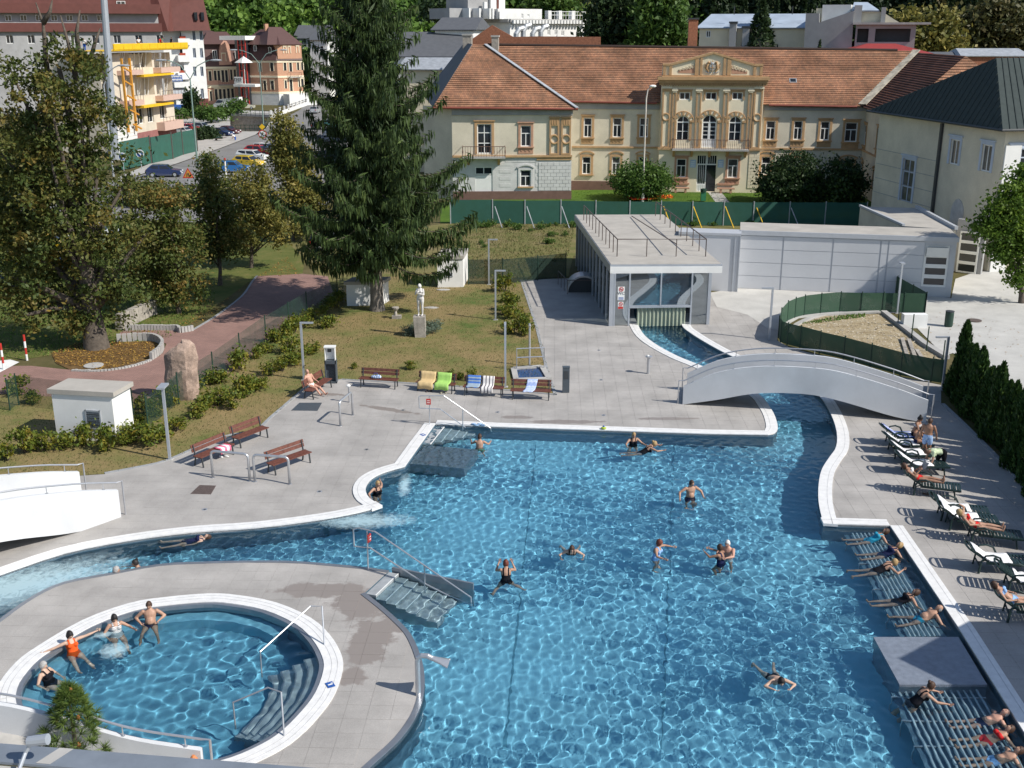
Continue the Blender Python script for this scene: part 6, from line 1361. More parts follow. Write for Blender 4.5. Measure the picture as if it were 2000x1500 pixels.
M.perf=mat('perforated_steel',(.20,.22,.245),.5,metal=.1,var=.25,scale=8,fine=.3,fscale=40)
t=MB();t.prism([p-Z*.9 for p in q],.9);fit(t.build('platform',M.perf,bp))
for k in range(5): a,b_=g(852+k*21,832,-.1-.16*k),g(823+k*21,868,-.1-.16*k);t=MB();t.obox(a-Z*.3,b_-a,Vector((.42,.02,0)),Z*.3);fit(t.build('step',M.tread,bp));t=MB();t.obox(a+Vector((.36,0,.003)),b_-a,Vector((.05,0,0)),Z*.006);fit(t.build('nosing',M.white,bp))
pl=thing('spray_platform','flat grey wet platform standing in the pool by the right wall','platform',g(1810,1290));q=[g(x,y,-.03) for x,y in ((1706,1244),(1872,1244),(1928,1337),(1757,1337))]
M.wetgrey=mat('wet_grey_slab',(.19,.215,.26),.28,var=.18,scale=5,bump=.25,bscale=30,spec=.6)
t=MB();t.prism([Vector((p.x,p.y,-1.34)) for p in q],1.31);fit(t.build('slab',M.wetgrey,pl))
M.tubest=mat('tube_steel',(.42,.47,.50),.3,var=.1)
r0,r1,r2,r3=g(1742,1032),g(1872,1232),g(1935,1335),g(2060,1535);wd=(r1-r0).normalized();wn=Vector((-wd.y,wd.x,0));wn=wn if wn.x < 0 else-wn
for (a,b_,n,lab) in ((r0,r1,7,'underwater massage bench of steel tubes above the grey platform'),(r2,r3,13,'wide underwater massage bench of steel tubes below the grey platform')):
 mb_=thing('massage_bench',lab,'bench',a);
 for k in range(n):
  o_=wn*(.35+.17*k if n==13 else .5+.14*k)-Z*(.30+.012*k);t=MB();t.tube([a+o_,b_+o_],.032,8);fit(t.build('tube',M.tubest,mb_))
 q=[a+wn*.3-Z*.42,b_+wn*.3-Z*.42,b_+wn*(.45+.165*n)-Z*.54,a+wn*(.45+.165*n)-Z*.54];t=MB();t.prism(q,-.03);fit(t.build('base_plate',M.wallsteel,mb_))
 for k in range(4): p=a.lerp(b_,(k+.3)/4);t=MB();t.tube([p+wn*.2-Z*.39,p+wn*(.5+.165*n)-Z*.5,p+wn*(.5+.165*n)-Z*1.34],.03,6);fit(t.build('support',M.steel,mb_))
sb_=g(817,1358);sp=thing('water_spout','bent steel pool spout with flattened mouth on the edge of the island','water spout',sb_);t=MB()
top=g(819,1286,1.12);up=Vector((sb_.x,sb_.y,top.z));dr_=Vector((1,-.12,0)).normalized()
t.tube([sb_,up-Z*.12,up+dr_*.03,up+dr_*.12+Z*.07,up+dr_*.28+Z*.07,up+dr_*.42+Z*.0],.068,10);t.build('pipe',M.steel,sp)
a=up+dr_*.40+Z*.01;sd_=Vector((-dr_.y,dr_.x,0));t=MB();pr=[(.0,.07,.07),(.2,.14,.055),(.42,.24,.03)];rings=[]
for d,w_,h_ in pr: c=a+dr_*d-Z*d*.28;rings.append([c+sd_*w_*math.cos(q)+Z*h_*math.sin(q) for q in [2*math.pi*i/12 for i in range(12)]])
vs=sum(rings,[]);t.add(vs,[(i*12+j,i*12+(j+1) % 12,(i+1)*12+(j+1) % 12,(i+1)*12+j) for i in range(2) for j in range(12)]);t.build('mouth',M.steel,sp,smooth=True)
# ------ arched footbridges
M.bridge=mat('white_bridge_paint',(.60,.615,.63),.7,var=.10,scale=.5,fine=.04)
def bridge(label,A,D,wv,Lb,prof,th=.14,rail=(.28,),open_end=False):
 """A: end of the near parapet, D: direction, wv: offset to the far parapet, prof: (u, z bottom, z top)"""
 t=thing('footbridge',label,'bridge',A);us=np.linspace(0,Lb,25);pu=[p[0] for p in prof]
 def cub(u,k):
  i=max(j for j in range(len(pu)) if pu[j] <=u+1e-9);i=min(i,len(pu)-2);a,b_=prof[i],prof[i+1];s_=(u-a[0])/(b_[0]-a[0])
  m=lambda j: (prof[min(j+1,len(prof)-1)][k]-prof[max(j-1,0)][k])/(pu[min(j+1,len(prof)-1)]-pu[max(j-1,0)])*(b_[0]-a[0])
  return a[k]*(2*s_**3-3*s_**2+1)+m(i)*(s_**3-2*s_**2+s_)+b_[k]*(-2*s_**3+3*s_**2)+m(i+1)*(s_**3-s_**2)
 zb=[max(0.0,cub(u,1)) for u in us];zt=[cub(u,2) for u in us];n=Vector((D.y,-D.x,0));n=n if n.dot(wv) > 0 else-n
 for k,o_ in enumerate((Vector((0,0,0)),wv)):
  mb=MB();dv=n*th*(1 if k==0 else-1)
  for i in range(len(us)-1):
   q=[A+o_+D*us[i]+Z*zb[i],A+o_+D*us[i+1]+Z*zb[i+1],A+o_+D*us[i+1]+Z*zt[i+1],A+o_+D*us[i]+Z*zt[i]];p=[x+dv for x in q]
   mb.add(q+p,[(0,1,2,3),(7,6,5,4),(3,2,6,7),(1,0,4,5)]+([(0,3,7,4)] if i==0 else [])+([(1,5,6,2)] if i==len(us)-2 else []))
  mb.build('parapet',M.bridge,t)
  mb=MB();e_=dv*.5;ex_=-D*.22
  top=[A+o_+e_+D*u+Z*(z+.26) for u,z in zip(us,zt)]
  mb.tube([A+o_+e_+ex_+Z*.0,A+o_+e_+ex_+Z*(zt[0]+.26)]+top+([] if open_end else [top[-1]+D*.22,A+o_+e_+D*(Lb+.22)]),.03,8)
  for j in range(1,24,4): mb.tube([A+o_+e_+D*us[j]+Z*zt[j],top[j]],.016,6);mb.tube([A+o_+e_+D*us[j]+Z*(zt[j]-.002),A+o_+e_+D*us[j]+Z*(zt[j]+.015)],.05,8)
  mb.build('handrail',M.steel,t)
 mb=MB()
 for i in range(len(us)-1):
  q=[A+D*us[i]+Z*(zb[i]+.002)+n*th,A+D*us[i+1]+Z*(zb[i+1]+.002)+n*th,A+wv+D*us[i+1]+Z*(zb[i+1]+.002)-n*th,A+wv+D*us[i]+Z*(zb[i]+.002)-n*th]
  p=[x+Z*.3 for x in q];mb.add(q+p,[(3,2,1,0),(4,5,6,7),(0,1,5,4),(2,3,7,6),(3,0,4,7),(1,2,6,5)])
 mb.build('walkway',M.concrete,t);return t
A,B=g(1333,790),g(1808,826);fbr=Fac(A,B);bu=lambda*pts: [fbr.uz(*p) for p in pts]
tp_=bu((1335,755),(1400,728),(1480,716),(1577,718),(1639,726),(1752,759),(1813,782));bt_=bu((1335,790),(1430,777),(1480,768),(1540,766),(1600,773),(1690,795),(1774,823))
ub_=[p[0] for p in bt_];zb_=[p[1] for p in bt_]
prof=[(max(0,min(u,fbr.L)),float(np.interp(u,ub_,zb_)),z) for u,z in tp_];prof[0]=(0,0,prof[0][2]);prof[-1]=(fbr.L,0,prof[-1][2])
bridge('white arched footbridge crossing the channel in front of the glass pavilion',A,fbr.U,-fbr.n*2.2,fbr.L,prof)
A=g(237,1010);D=(g(150,1041)-A).normalized();fb2=Fac(A+D*8,A);w_=Vector((-D.y,D.x,0));w_=w_ if w_.y > 0 else-w_
q=lambda x,y: (8-fb2.uz(x,y)[0],fb2.uz(x,y)[1]);T0,T1,B1=q(150,960),q(0,978),q(0,1053)
prof=[(0,0,1.05),(T0[0],0,T0[1]),(max(T1[0],T0[0]+.5),B1[1]*.8,T1[1]),(T1[0]+4,1.15,T1[1]+.3),(T1[0]+8,.5,T1[1]-.3)]
far=g(196,958);wv=w_*max(1.6,(far-A).dot(w_));bridge('white arched footbridge cut off by the left edge of the picture',A,D,wv,T1[0]+8,prof,open_end=True)
A=g(403,1535);E2=g(0,1372,1.95);D=Vector((E2.x-A.x,E2.y-A.y,0));L2=D.length;D.normalize();w_=Vector((D.y,-D.x,0));w_=w_ if w_.y < 0 else-w_
bridge('white arched footbridge at the bottom left between whirlpool and roof edge',A,D,w_*2.2,L2+4,[(0,0,1.05),(L2*.35,.15,1.25),(L2*.7,.65,1.7),(L2,.95,1.98),(L2+4,1.1,2.1)],open_end=True)
ol=thing('orange_lamp','small orange shade on the end of the bottom left footbridge','lamp',g(382,1478,.75));t=MB();p=g(382,1476,.9)+Vector((0,-.16,0));t.lathe(p,[(.07,-.12),(.11,0),(.03,.13)],8);t.build('shade',mat('orange_shade',(.62,.22,.08),.6),ol)
zr=4.2;ra,rb=g(-200,1436,zr),g(900,1522,zr);rd=(rb-ra).normalized();rn=Vector((rd.y,-rd.x,0))
rf=thing('roof_edge','grey sheet metal roof edge crossing the bottom left corner','roof',ra)
M.sheetgrey=mat('weathered_grey_sheet',(.22,.25,.29),.5,metal=.2,var=.12,scale=1.5)
t=MB();t.obox(ra-Z*.05,rb-ra,rn*.5,Z*.05);t.obox(ra-Z*.5+rn*.02,rb-ra,rn*.02,Z*.45);t.build('capping',M.sheetgrey,rf)
t=MB();t.obox(ra+rn*.5-Z*.12,rb-ra,rn*2.2,Z*.04);t.build('gravel_roof',M.concrete,rf)
t=MB();t.obox(ra+rn*.06-Z*zr,rb-ra,rn*.3,Z*(zr-.06));t.build('wall',M.wallwhite,rf)
sx=g(133,1462,zr+.003);t=MB();t.obox(sx-rd*.16,rd*.26-rn*.0,rn*.46-rd*.2,Z*.004);t.build('seam_strip',M.concrete,rf)
lp=thing('roof_lamp','small grey floodlight on a bent arm at the bottom left roof edge','lamp',g(40,1500,zr));t=MB();p0,p1,p2=g(34,1512,zr),g(50,1470,zr+.25),g(62,1448,zr+.45);t.tube([p0,p1,p2],.035,8);t.build('arm',M.lamp,lp);t=MB();t.tube([p2-Vector((.06,0,0)),p2+Vector((.3,-.02,.06))],[.09,.1],10);t.build('head',M.lamp,lp)
pp=Vector((g(62,1440).x*.84,21.3,0));pin=thing('young_pine','young pine with orange cones behind the roof edge at bottom left','pine tree',pp);zt=at(60,1338,pp.y).z;mb=MB();mb.tube([pp,pp+Z*(zt-.15)],[.09,.02],6);mb.build('trunk',M.bark,pin);PV,PA=[],[];M.cone=mat('orange_cone',(.36,.15,.05),.8)
for k in range(120):
 f_=k/120;zc=zt*.35+f_*zt*.63;az=k*2.4;Rr=.85*(1-f_)**.8*random.uniform(.4,1)+.05;c=pp+Vector((Rr*math.cos(az),Rr*math.sin(az),zc));m_=60
 ax=rdir(m_)*.8+np.array([math.cos(az)*.4,math.sin(az)*.4,.6]);ax/=np.linalg.norm(ax,axis=1,keepdims=True);PV.append(np.array(c)[None,:]+ax*.09);PA.append(ax)
 if k % 14==3: co_=MB();co_.ell(c+Z*.02,(.05,.05,.075),7,5);co_.build('cone',M.cone,pin)
V,Q=leaf_quads(np.concatenate(PV),.12,.06,np.concatenate(PA));npmesh('crown',V,Q,leaf_mat('pine_needle',[(0,(.03,.06,.012)),(1,(.10,.14,.03))],.1),pin,RNG.uniform(0,1,len(Q)))
gx=19.0;out=[]
for x,y in ((1757,1285),(1890,1214),(1990,1240),(1995,1262),(2090,1290),(2140,1420),(1985,1413),(1880,1345)):
 p=g(x,y);tt=(gx-p.x)/SUNV.x;out.append(p+SUNV*tt)
nb=thing('turret_house','turreted house beyond the right edge that shades the pool platform','building',Vector((gx+2,out[4].y,0)));t=MB();t.prism(out,Vector((5,0,0)));t.build('turret_roof',M.redroof,nb)
lo=min(out,key=lambda p: p.z);t=MB();t.box((gx+2.6,lo.y-.2,lo.z/2+.4),(3.6,1.4,lo.z+.8));t.build('wall',M.cream,nb)
# ------ benches, towels, lamps
def bench(label,pa,pb,two_gap=False):
 a,b_=g(*pa),g(*pb);d=(b_-a).normalized();n=Vector((d.y,-d.x,0));n=n if n.y < 0 else-n
 rz=math.atan2(-n.x,n.y);c=(a+b_)/2-n*.2;t=thing('park_bench',label,'bench',c,rz,'benches round the pool deck');Lh=(b_-a).length/2+.08
 P=MB()
 for k in range(4): q=MB();q.box((0,.16-.115*k,.43+(.01 if k in (0,3) else 0)),(Lh*2,.1,.035));q.build('seat_slat',M.wood,t,world=False)
 for k in range(2): q=MB();z=.58+.16*k;q.obox((-Lh,-.25-.04*k,z),(Lh*2,0,0),(0,-.034,.135),(0,-.03,-.008));q.build('back_slat',M.wood,t,world=False)
 for s_ in (-1,1):
  x=s_*(Lh-.1);q=MB();q.bar((x,.2,0),(x,.15,.41),.045);q.bar((x,.15,.405),(x,-.2,.395),.045);q.bar((x,-.28,0),(x,-.2,.42),.045);q.bar((x,-.2,.40),(x,-.3,.86),.045);q.build('leg_frame',M.dark,t,world=False)
 t['Lh']=Lh;return t
B={}
B['man']=bench('wooden bench on which the old man in white trunks sits',(612,781),(648,757))
B['a']=bench('wooden bench with a blue and white bag lying on its seat',(704,757),(772,761))
B['b']=bench('wooden bench under the yellow and the green towel',(815,764),(883,770))
B['c']=bench('wooden bench under the blue and the striped towel',(907,773),(979,777))
B['d']=bench('wooden bench beside the dark pillar with one pale blue towel',(1000,781),(1072,783))
B['e']=bench('wooden bench with a pink and white towel by the thin lamp on the lawn corner',(397,914),(457,888))
B['f']=bench('empty wooden bench farther back along the lawn kerb, behind the pink towel',(470,876),(524,855))
B['g']=bench('empty wooden bench standing free on the deck behind the steel hoops',(538,929),(607,904))
def cloth(name,label,bn,x0,x1,m,skew=0.0,hang=.16,cat='towel',over=.2,back=True,group=None):
 """a towel draped over backrest and seat of a bench, following its profile"""
 prof=([(-.335,.82-over),(-.345,.87)] if back else [])+([(-.30,.885),(-.245,.74),(-.215,.56),(-.16,.475)] if back else [(-.16,.475)])+[(.0,.468),(.15,.475),(.215,.46),(.235,.46-hang)]
 n=9;vs=[]
 for i,(y,z) in enumerate(prof):
  for j in range(n):
   f_=j/(n-1);x=x0+(x1-x0)*f_+skew*i/len(prof);rip=.012*math.sin(j*2.1+i*.7);vs.append((x+.01*math.sin(i*1.7),y+rip+(.012 if y >-.2 else 0),z+abs(rip)*.6-(.02*math.sin(j*1.3) if i==len(prof)-1 else 0)))
 fs=[(i*n+j,i*n+j+1,(i+1)*n+j+1,(i+1)*n+j) for i in range(len(prof)-1) for j in range(n-1)]
 mb=MB();mb.add(vs,fs);o=mb.build(name,m,smooth=True);o.location=bn.location;o.rotation_euler=bn.rotation_euler;md=o.modifiers.new('thick','SOLIDIFY');md.thickness=.012;return tag(o,label,cat,group)
def fabric(name,c,stripes=None,axis=0,scale=6.0,c2=None):
 m=mat(name,c,.95,var=.08,scale=12,spec=.1)
 if c2:
  N,L=nodes(m);b=N['Principled BSDF'];tc=N.new('ShaderNodeTexCoord');wv_=N.new('ShaderNodeTexWave');wv_.bands_direction='XYZ'[axis];wv_.inputs['Scale'].default_value=scale;L.new(tc.outputs['Object'],wv_.inputs['Vector'])
  r=N.new('ShaderNodeValToRGB');r.color_ramp.interpolation='CONSTANT';r.color_ramp.elements[0].color=(*c,1);r.color_ramp.elements[1].color=(*c2,1);r.color_ramp.elements[1].position=stripes or .7;L.new(wv_.outputs['Fac'],r.inputs[0]);L.new(r.outputs[0],b.inputs['Base Color'])
 return m
cloth('towel','pale yellow towel hanging over the left half of a bench',B['b'],.85,.07,fabric('yellow_towel',(.62,.46,.24)),hang=.3)
cloth('towel','bright green towel hanging over the right half of a bench',B['b'],.0,-.72,fabric('green_towel',(.36,.60,.16)),hang=.28)
cloth('towel','blue printed towel on the backrest beside the striped towel',B['c'],.82,.18,fabric('blue_towel',(.07,.17,.50),.62,2,2.2,(.30,.38,.45)),hang=.01)
cloth('towel','white towel with dark stripes hanging from a bench',B['c'],.12,-.48,fabric('striped_towel',(.72,.70,.68),.80,0,1.9,(.10,.09,.12)),hang=.26)
cloth('towel','crumpled pale blue towel on the bench by the dark pillar',B['d'],.12,-.36,fabric('pale_blue_towel',(.55,.62,.80),.6,1,5,(.36,.46,.72)),skew=.28,hang=.05)
cloth('towel','pink and white towel folded over the end of a bench seat',B['e'],-.1,-.68,fabric('pink_towel',(.75,.72,.74),.55,0,1.2,(.75,.16,.26)),hang=.2,back=False)
bg=thing('beach_bag','blue and white patterned bag lying on a bench','bag',B['a'].location,B['a'].rotation_euler.z);t=MB();t.ell((.12,0,.53),(.28,.13,.085),14,8);t.ell((.02,.01,.58),(.14,.11,.06),10,6);t.build('bag',fabric('patterned_bag',(.62,.68,.72),.5,0,3,(.10,.22,.5)),bg,smooth=True,world=False);t=MB();t.tube([(.0,0,.6),(.08,0,.72),(.2,0,.72),(.26,0,.6)],.012,6);t.build('handle',M.blue,bg,world=False)
for (x,y,c,lab) in ((437,893,(.75,.74,.72),'pair of white flip-flops lying on the deck before a bench'),(838,765,(.08,.06,.06),'pair of dark shoes under the yellow towel'),(866,768,(.30,.28,.2),'pair of olive shoes under the green towel'),(1812,966,(.10,.07,.05),'pair of brown sandals beside a green sun lounger')):
 p=g(x,y);sh=thing('shoes',lab,'shoes',p)
 for k in (-1,1): t=MB();t.ell(p+Vector((k*.1,.03*k,.035)),(.055,.14,.035),10,6,Matrix.Rotation(.9*(1 if y > 880 else 0)+k*.15,3,'Z'));t.build('shoe',mat('shoe',c,.7),sh,smooth=True)
def lamp(label,base,top,arm):
 b_=g(*base);f=Fac(b_,b_+Vector((1,0,0)));h=f.uz(*top)[1];t=thing('pool_lamp',label,'lamp',b_,group='slim lamps round the pool')
 mb=MB();mb.box(b_+Z*h/2,(.10,.10,h));mb.build('post',M.lamp,t);mb=MB();mb.box(b_+Vector((arm[0]*.28,arm[1]*.28,h+.04)),(.1+abs(arm[0])*.56,.1+abs(arm[1])*.56,.075));hd_=mb.build('head',M.lamp,t)
 mb=MB();mb.box(b_+Vector((arm[0]*.38,arm[1]*.38,h+.0005)),(.09+abs(arm[0])*.2,.09+abs(arm[1])*.2,.008));mb.build('diffuser',M.white,hd_);mb=MB();mb.box(b_+Z*.01,(.26,.26,.03));mb.build('foot',M.concrete,t);return t
lamp('slim grey lamp beside the bench with the pink towel',(332,898),(318,752),(.35,-1))
lamp('slim grey lamp just behind the seated old man',(594,742),(590,632),(1,0))
lamp('slim grey lamp next to the small concrete shed by the field',(955,556),(958,469),(1,0))
lamp('slim grey lamp among the shrubs by the shaded deck edge',(968,625),(972,530),(1,0))
lamp('slim grey lamp between the striped towel bench and the foot shower',(987,756),(988,632),(0,-1))
lamp('slim grey lamp on the deck left of the fenced rubble bed',(1502,664),(1505,564),(-1,0))
lamp('slim grey lamp inside the green fence by the panel hall',(1752,612),(1768,514),(-.3,-.6))
lamp('slim grey lamp at the start of the thuja hedge',(1840,762),(1855,660),(-1,0))
def hoop(label,pa,pb,h=1.12):
 a,b_=g(*pa),g(*pb);t=thing('steel_hoop',label,'barrier',a,group='steel hoops on the deck');d=(b_-a).normalized();R=.16;q=[a,a+Z*(h-R)]+[a+d*R*(1-math.cos(x))+Z*(h-R+R*math.sin(x)) for x in (.4,.8,1.2,1.57)]+[b_-d*R*(1-math.cos(x))+Z*(h-R+R*math.sin(x)) for x in (1.57,1.2,.8,.4)]+[b_+Z*(h-R),b_]
 mb=MB();mb.tube(q,.05,10);mb.build('tube',M.steel,t,smooth=True)
 for p in (a,b_): mb=MB();mb.tube([p,p+Z*.015],.085,12);mb.build('foot_plate',M.steel,t)
hoop('left of the two steel hoops in front of the free standing bench',(416,933),(488,940));hoop('right of the two steel hoops in front of the free standing bench',(498,941),(566,946));hoop('single steel hoop to the right of the dark floor grate',(665,832),(689,811))
dp=g(683,786);dt=thing('foot_shower','thin steel foot shower post with white head behind the single hoop','shower',dp);t=MB();t.tube([dp,dp+Z*.78],.05,8);t.build('post',M.steel,dt);t=MB();t.ell(dp+Vector((-.03,0,.82)),(.11,.08,.07),10,6);t.build('head',M.white,dt)
fp_=g(1266,730);dt=thing('drinking_fountain','short steel drinking fountain post on the deck by the channel','fountain',fp_);t=MB();t.tube([fp_,fp_+Z*.86],.08,10);t.build('post',M.steel,dt);t=MB();t.lathe(fp_+Z*.84,[(.08,0),(.17,.04),(.18,.09),(.12,.1)],14);t.build('bowl',M.steel,dt);t=MB();t.ell(fp_+Vector((-.05,-.05,.97)),(.07,.05,.04),8,5);t.build('spout',M.white,dt)
ds=g(1105,766);dt=thing('dark_pillar','dark blue-grey rectangular pillar standing at the right end of the benches','pillar',ds);t=MB();t.box(ds+Z*.63,(.33,.24,1.26));t.build('casing',M.bluegrey,dt);t=MB();t.box(ds+Z*1.275,(.36,.27,.03));t.build('cap',M.bluegrey,dt);t=MB();t.box(ds+Vector((0,-.125,.9)),(.22,.012,.4));t.build('door',M.dark,dt)
kp=g(648,747);kt=thing('info_kiosk','grey kiosk pedestal with white hooded telephone panel behind the benches','kiosk',kp)
t=MB();t.box(kp+Vector((0,.1,.58)),(.56,.22,1.16));[t.box(kp+Vector((s_*.26,-.08,.58)),(.05,.2,1.16)) for s_ in (-1,1)];t.box(kp+Vector((0,-.08,1.08)),(.56,.2,.16));t.box(kp+Vector((0,-.08,.05)),(.56,.2,.1));t.build('pedestal',M.bluegrey,kt)
t=MB();t.box(kp+Vector((0,.0,.57)),(.42,.02,.84));t.build('panel',M.lamp,kt)
t=MB();t.box(kp+Vector((0,.1,1.5)),(.5,.03,.66));[t.box(kp+Vector((s_*.24,-.02,1.5)),(.03,.25,.66)) for s_ in (-1,1)];t.box(kp+Vector((0,-.02,1.85)),(.56,.34,.06));hood=t.build('hood',M.white,kt)
t=MB();t.box(kp+Vector((-.05,.07,1.62)),(.18,.03,.16));t.build('display',M.dark,hood)
for i in range(2):
 for j in range(2): t=MB();t.box(kp+Vector((-.1+.12*i,.07,1.42-.1*j)),(.09,.02,.07));t.build('key',M.wallwhite,hood)
for q,m_,lab in (([(569,802),(585,787),(629,787),(620,803)],M.bluegrey,'dark square floor grate in front of the seated man'),([(372,965),(390,948),(422,949),(412,966)],M.rust,'brown square floor grate on the deck below the steel hoops')):
 P=G(q);t=thing('floor_grate',lab,'grate',P[0]);mb=MB();mb.prism([Vector((p.x,p.y,.004)) for p in P],.012);mb.build('frame',m_,t)
 for k in range(9): f_=(k+.5)/9;mb=MB();mb.bar(P[0].lerp(P[1],f_)+Z*.018,P[3].lerp(P[2],f_)+Z*.018,.03,.008);mb.build('bar',m_,t)
for k,(x,y) in enumerate(((400,995),(624,960),(716,878),(787,801),(1179,811),(972,805),(1174,742),(1170,684),(1320,760))):
 p=g(x,y,.007);t=MB();t.tube([p,p+Z*.006],.1,14,m=0);t.tube([p+Z*.006,p+Z*.009],.05,12,m=1);o=t.build('deck_drain',[M.steel,M.dark]);tag(o,'small round steel drain set in the grey deck','drain','small drains in the deck')
for x,y,lab in ((645,1337,'whirlpool'),(826,849,'bubble steps')):
 p=g(x,y,.052);t=MB();t.box(p,(.20,.26,.006),.5 if lab[0]=='w' else .6);o=t.build('depth_sign',M.blue);tag(o,'small blue and white depth marker on the white coping by the %s' % lab,'sign');t=MB();t.box(p+Z*.004,(.12,.05,.003),.5);t.box(p+Z*.004+Vector((.03,.06,0)),(.05,.05,.003),.5);o2=t.build('digits',M.white,o);KIDS
cl=thing('blue_cloth','small blue and white cloth lying on the coping by the bubble steps','cloth',g(932,829));t=MB();[t.ell(g(925+6*k,828+(k % 2)*2,.07),(.12,.09,.035),8,5) for k in range(4)];t.build('cloth',fabric('blue_white',(.5,.62,.75),.5,0,8,(.12,.3,.55)),cl,smooth=True)
ty=thing('bath_toy','small green and blue swim toy on the coping of the far pool edge','toy',g(1179,836));t=MB();t.ell(g(1179,836,.09),(.12,.1,.06),10,6);t.build('body',mat('lime',(.4,.5,.05),.5),ty,smooth=True);t=MB();t.ell(g(1179,833,.15),(.05,.06,.05),8,6);t.build('head',M.blue,ty,smooth=True)
fs0=g(1036,742);sh=thing('shower_basin','shower post over a small blue foot basin with steel guard rail','shower',fs0);q=G([(1008,744),(1003,722),(1058,718),(1072,742)])
t=MB();
for i in range(4): t.bar(q[i]+Z*.06,q[(i+1) % 4]+Z*.06,.28,.12)
t.build('surround',M.concrete,sh);t=MB();t.poly([p+Z*.03 for p in q]);t.build('water',mat('basin_water',(.02,.05,.14),.1),sh)
pt=g(1034,716);hp_=Fac(pt,pt+Vector((1,0,0))).uz(1034,632)[1];t=MB();t.tube([pt,pt+Z*hp_],.055,10);t.ell(pt+Vector((0,-.08,hp_-.08)),(.08,.08,.05),8,5);t.build('post',M.steel,sh)
a,b_=g(1009,724),g(1063,722);hr=Fac(a,b_).uz(1036,680)[1];t=MB();t.tube([a,a+Z*hr,b_+Z*hr,b_],.035,8);t.tube([a+Z*hr*.6,b_+Z*hr*.6],.03,8);t.build('guard_rail',M.steel,sh)
# ------ sun loungers
def lounger_proto():
 t=thing('sun_lounger','dark green plastic sun lounger','sun lounger',group='green sun loungers on the right');bx0,bz=.70,.36;an=math.radians(33);bd=Vector((-math.cos(an),0,math.sin(an)));bn=Vector((math.sin(an),0,math.cos(an)))
 mb=MB()
 for s_ in (-.3,.3): mb.bar((bx0-.1,s_,bz),(1.92,s_,bz-.02),.05,.07)
 mb.bar((1.92,-.32,bz-.02),(1.92,.32,bz-.02),.06,.06);mb.build('side_rails',M.lounger,t)
 mb=MB();o=Vector((bx0,0,bz))
 for s_ in (-.29,.29): mb.bar(o+Vector((0,s_,0)),o+bd*.72+Vector((0,s_,0)),.05,.05)
 mb.tube([o+bd*(.72+.1*math.sin(a))+Vector((0,-.29*math.cos(a),0)) for a in [math.pi*i/8 for i in range(9)]],.03,6);mb.build('back_frame',M.lounger,t)
 me_s=MB();me_s.box((0,0,0),(.065,.56,.022));first=None
 for k in range(12):
  m=MB();m.box((bx0+.06+k*.098,0,bz+.02),(.07,.56,.02));m.build('seat_slat',M.lounger,t)
 for k in range(7):
  c=o+bd*(.07+k*.098)+bn*.02;m=MB();m.obox(c-bd*.035-Vector((0,.27,0)),bd*.07,(0,.54,0),bn*.02);m.build('back_slat',M.lounger,t)
 for x in (.45,1.72):
  for s_ in (-.29,.29): m=MB();m.bar((x+(.06 if x > 1 else-.04),s_*1.05,0),(x,s_,bz-.02),.05,.05);m.build('leg',M.lounger,t)
 for s_ in (-.34,.34): m=MB();m.tube([(bx0-.28,s_,bz+.02),(bx0-.16,s_,bz+.24),(bx0+.05,s_,bz+.27),(bx0+.25,s_,bz+.2),(bx0+.36,s_,bz)],.032,6);m.build('armrest',M.lounger,t)
 m=MB();m.bar((.45,-.29,.2),(.45,.29,.2),.04);m.bar((.45,.0,.2),(bx0,0,bz-.05),.03);m.build('brace',M.lounger,t);return t
LG=lounger_proto();LGS=[]
def towel_on(lg,label,m,x0,x1,w_=.31,wob=.03):
 bx0,bz=.70,.36;an=math.radians(33);pr=[]
 for k in range(13):
  s_=x0+(x1-x0)*k/12
  if s_ < .7: d=.7-s_;pr.append((bx0-d*math.cos(an)+.03,bz+d*math.sin(an)+.055))
  else: pr.append((s_,bz+.05))
 vs=[(x,-w_+2*w_*j/6+wob*math.sin(i*1.3+j)*(1 if j in (0,6) else .2),z+.008*math.sin(j*2+i)) for i,(x,z) in enumerate(pr) for j in range(7)]
 mb=MB();mb.add(vs,[(i*7+j,(i+1)*7+j,(i+1)*7+j+1,i*7+j+1) for i in range(12) for j in range(6)]);o=mb.build('towel',m,smooth=True);o.location=lg.location;o.rotation_euler=lg.rotation_euler;o.scale=lg.scale;md=o.modifiers.new('thick','SOLIDIFY');md.thickness=.015;return tag(o,label,'towel')
TW=fabric('white_towel',(.78,.78,.79));TB=fabric('blue_white_towel',(.70,.72,.78),.45,1,1.6,(.05,.12,.45))
LSPEC=[(1722,838,1826,852,'green sun lounger nearest the footbridge with a blue and white towel',TB,0),(1728,854,1834,866,'green sun lounger second from the footbridge with a crumpled white towel',TW,0),(1740,872,1838,886,'green sun lounger under a long white towel beside the boy in blue shorts',TW,0),(1752,892,1850,908,'green sun lounger under a white towel before the bending woman',TW,0),(1768,926,1868,954,'green sun lounger of the woman reading',None,0),
   (1818,974,1938,1000,'green sun lounger with a white towel, farther of the pair beside the red swimsuit',TW,.2),(1834,992,1955,1018,'green sun lounger with a white towel next to the woman in red',TW,.0),(1876,1018,1995,1048,'green sun lounger of the woman in the red bikini',None,0),(1888,1072,2010,1098,'green sun lounger with a rumpled white towel below the woman in red',TW,.1),(1946,1108,2068,1140,'green sun lounger cut by the picture edge with a folded white towel',TW,.5),(1944,1162,2066,1195,'green sun lounger of the woman in the blue bikini',None,0)]
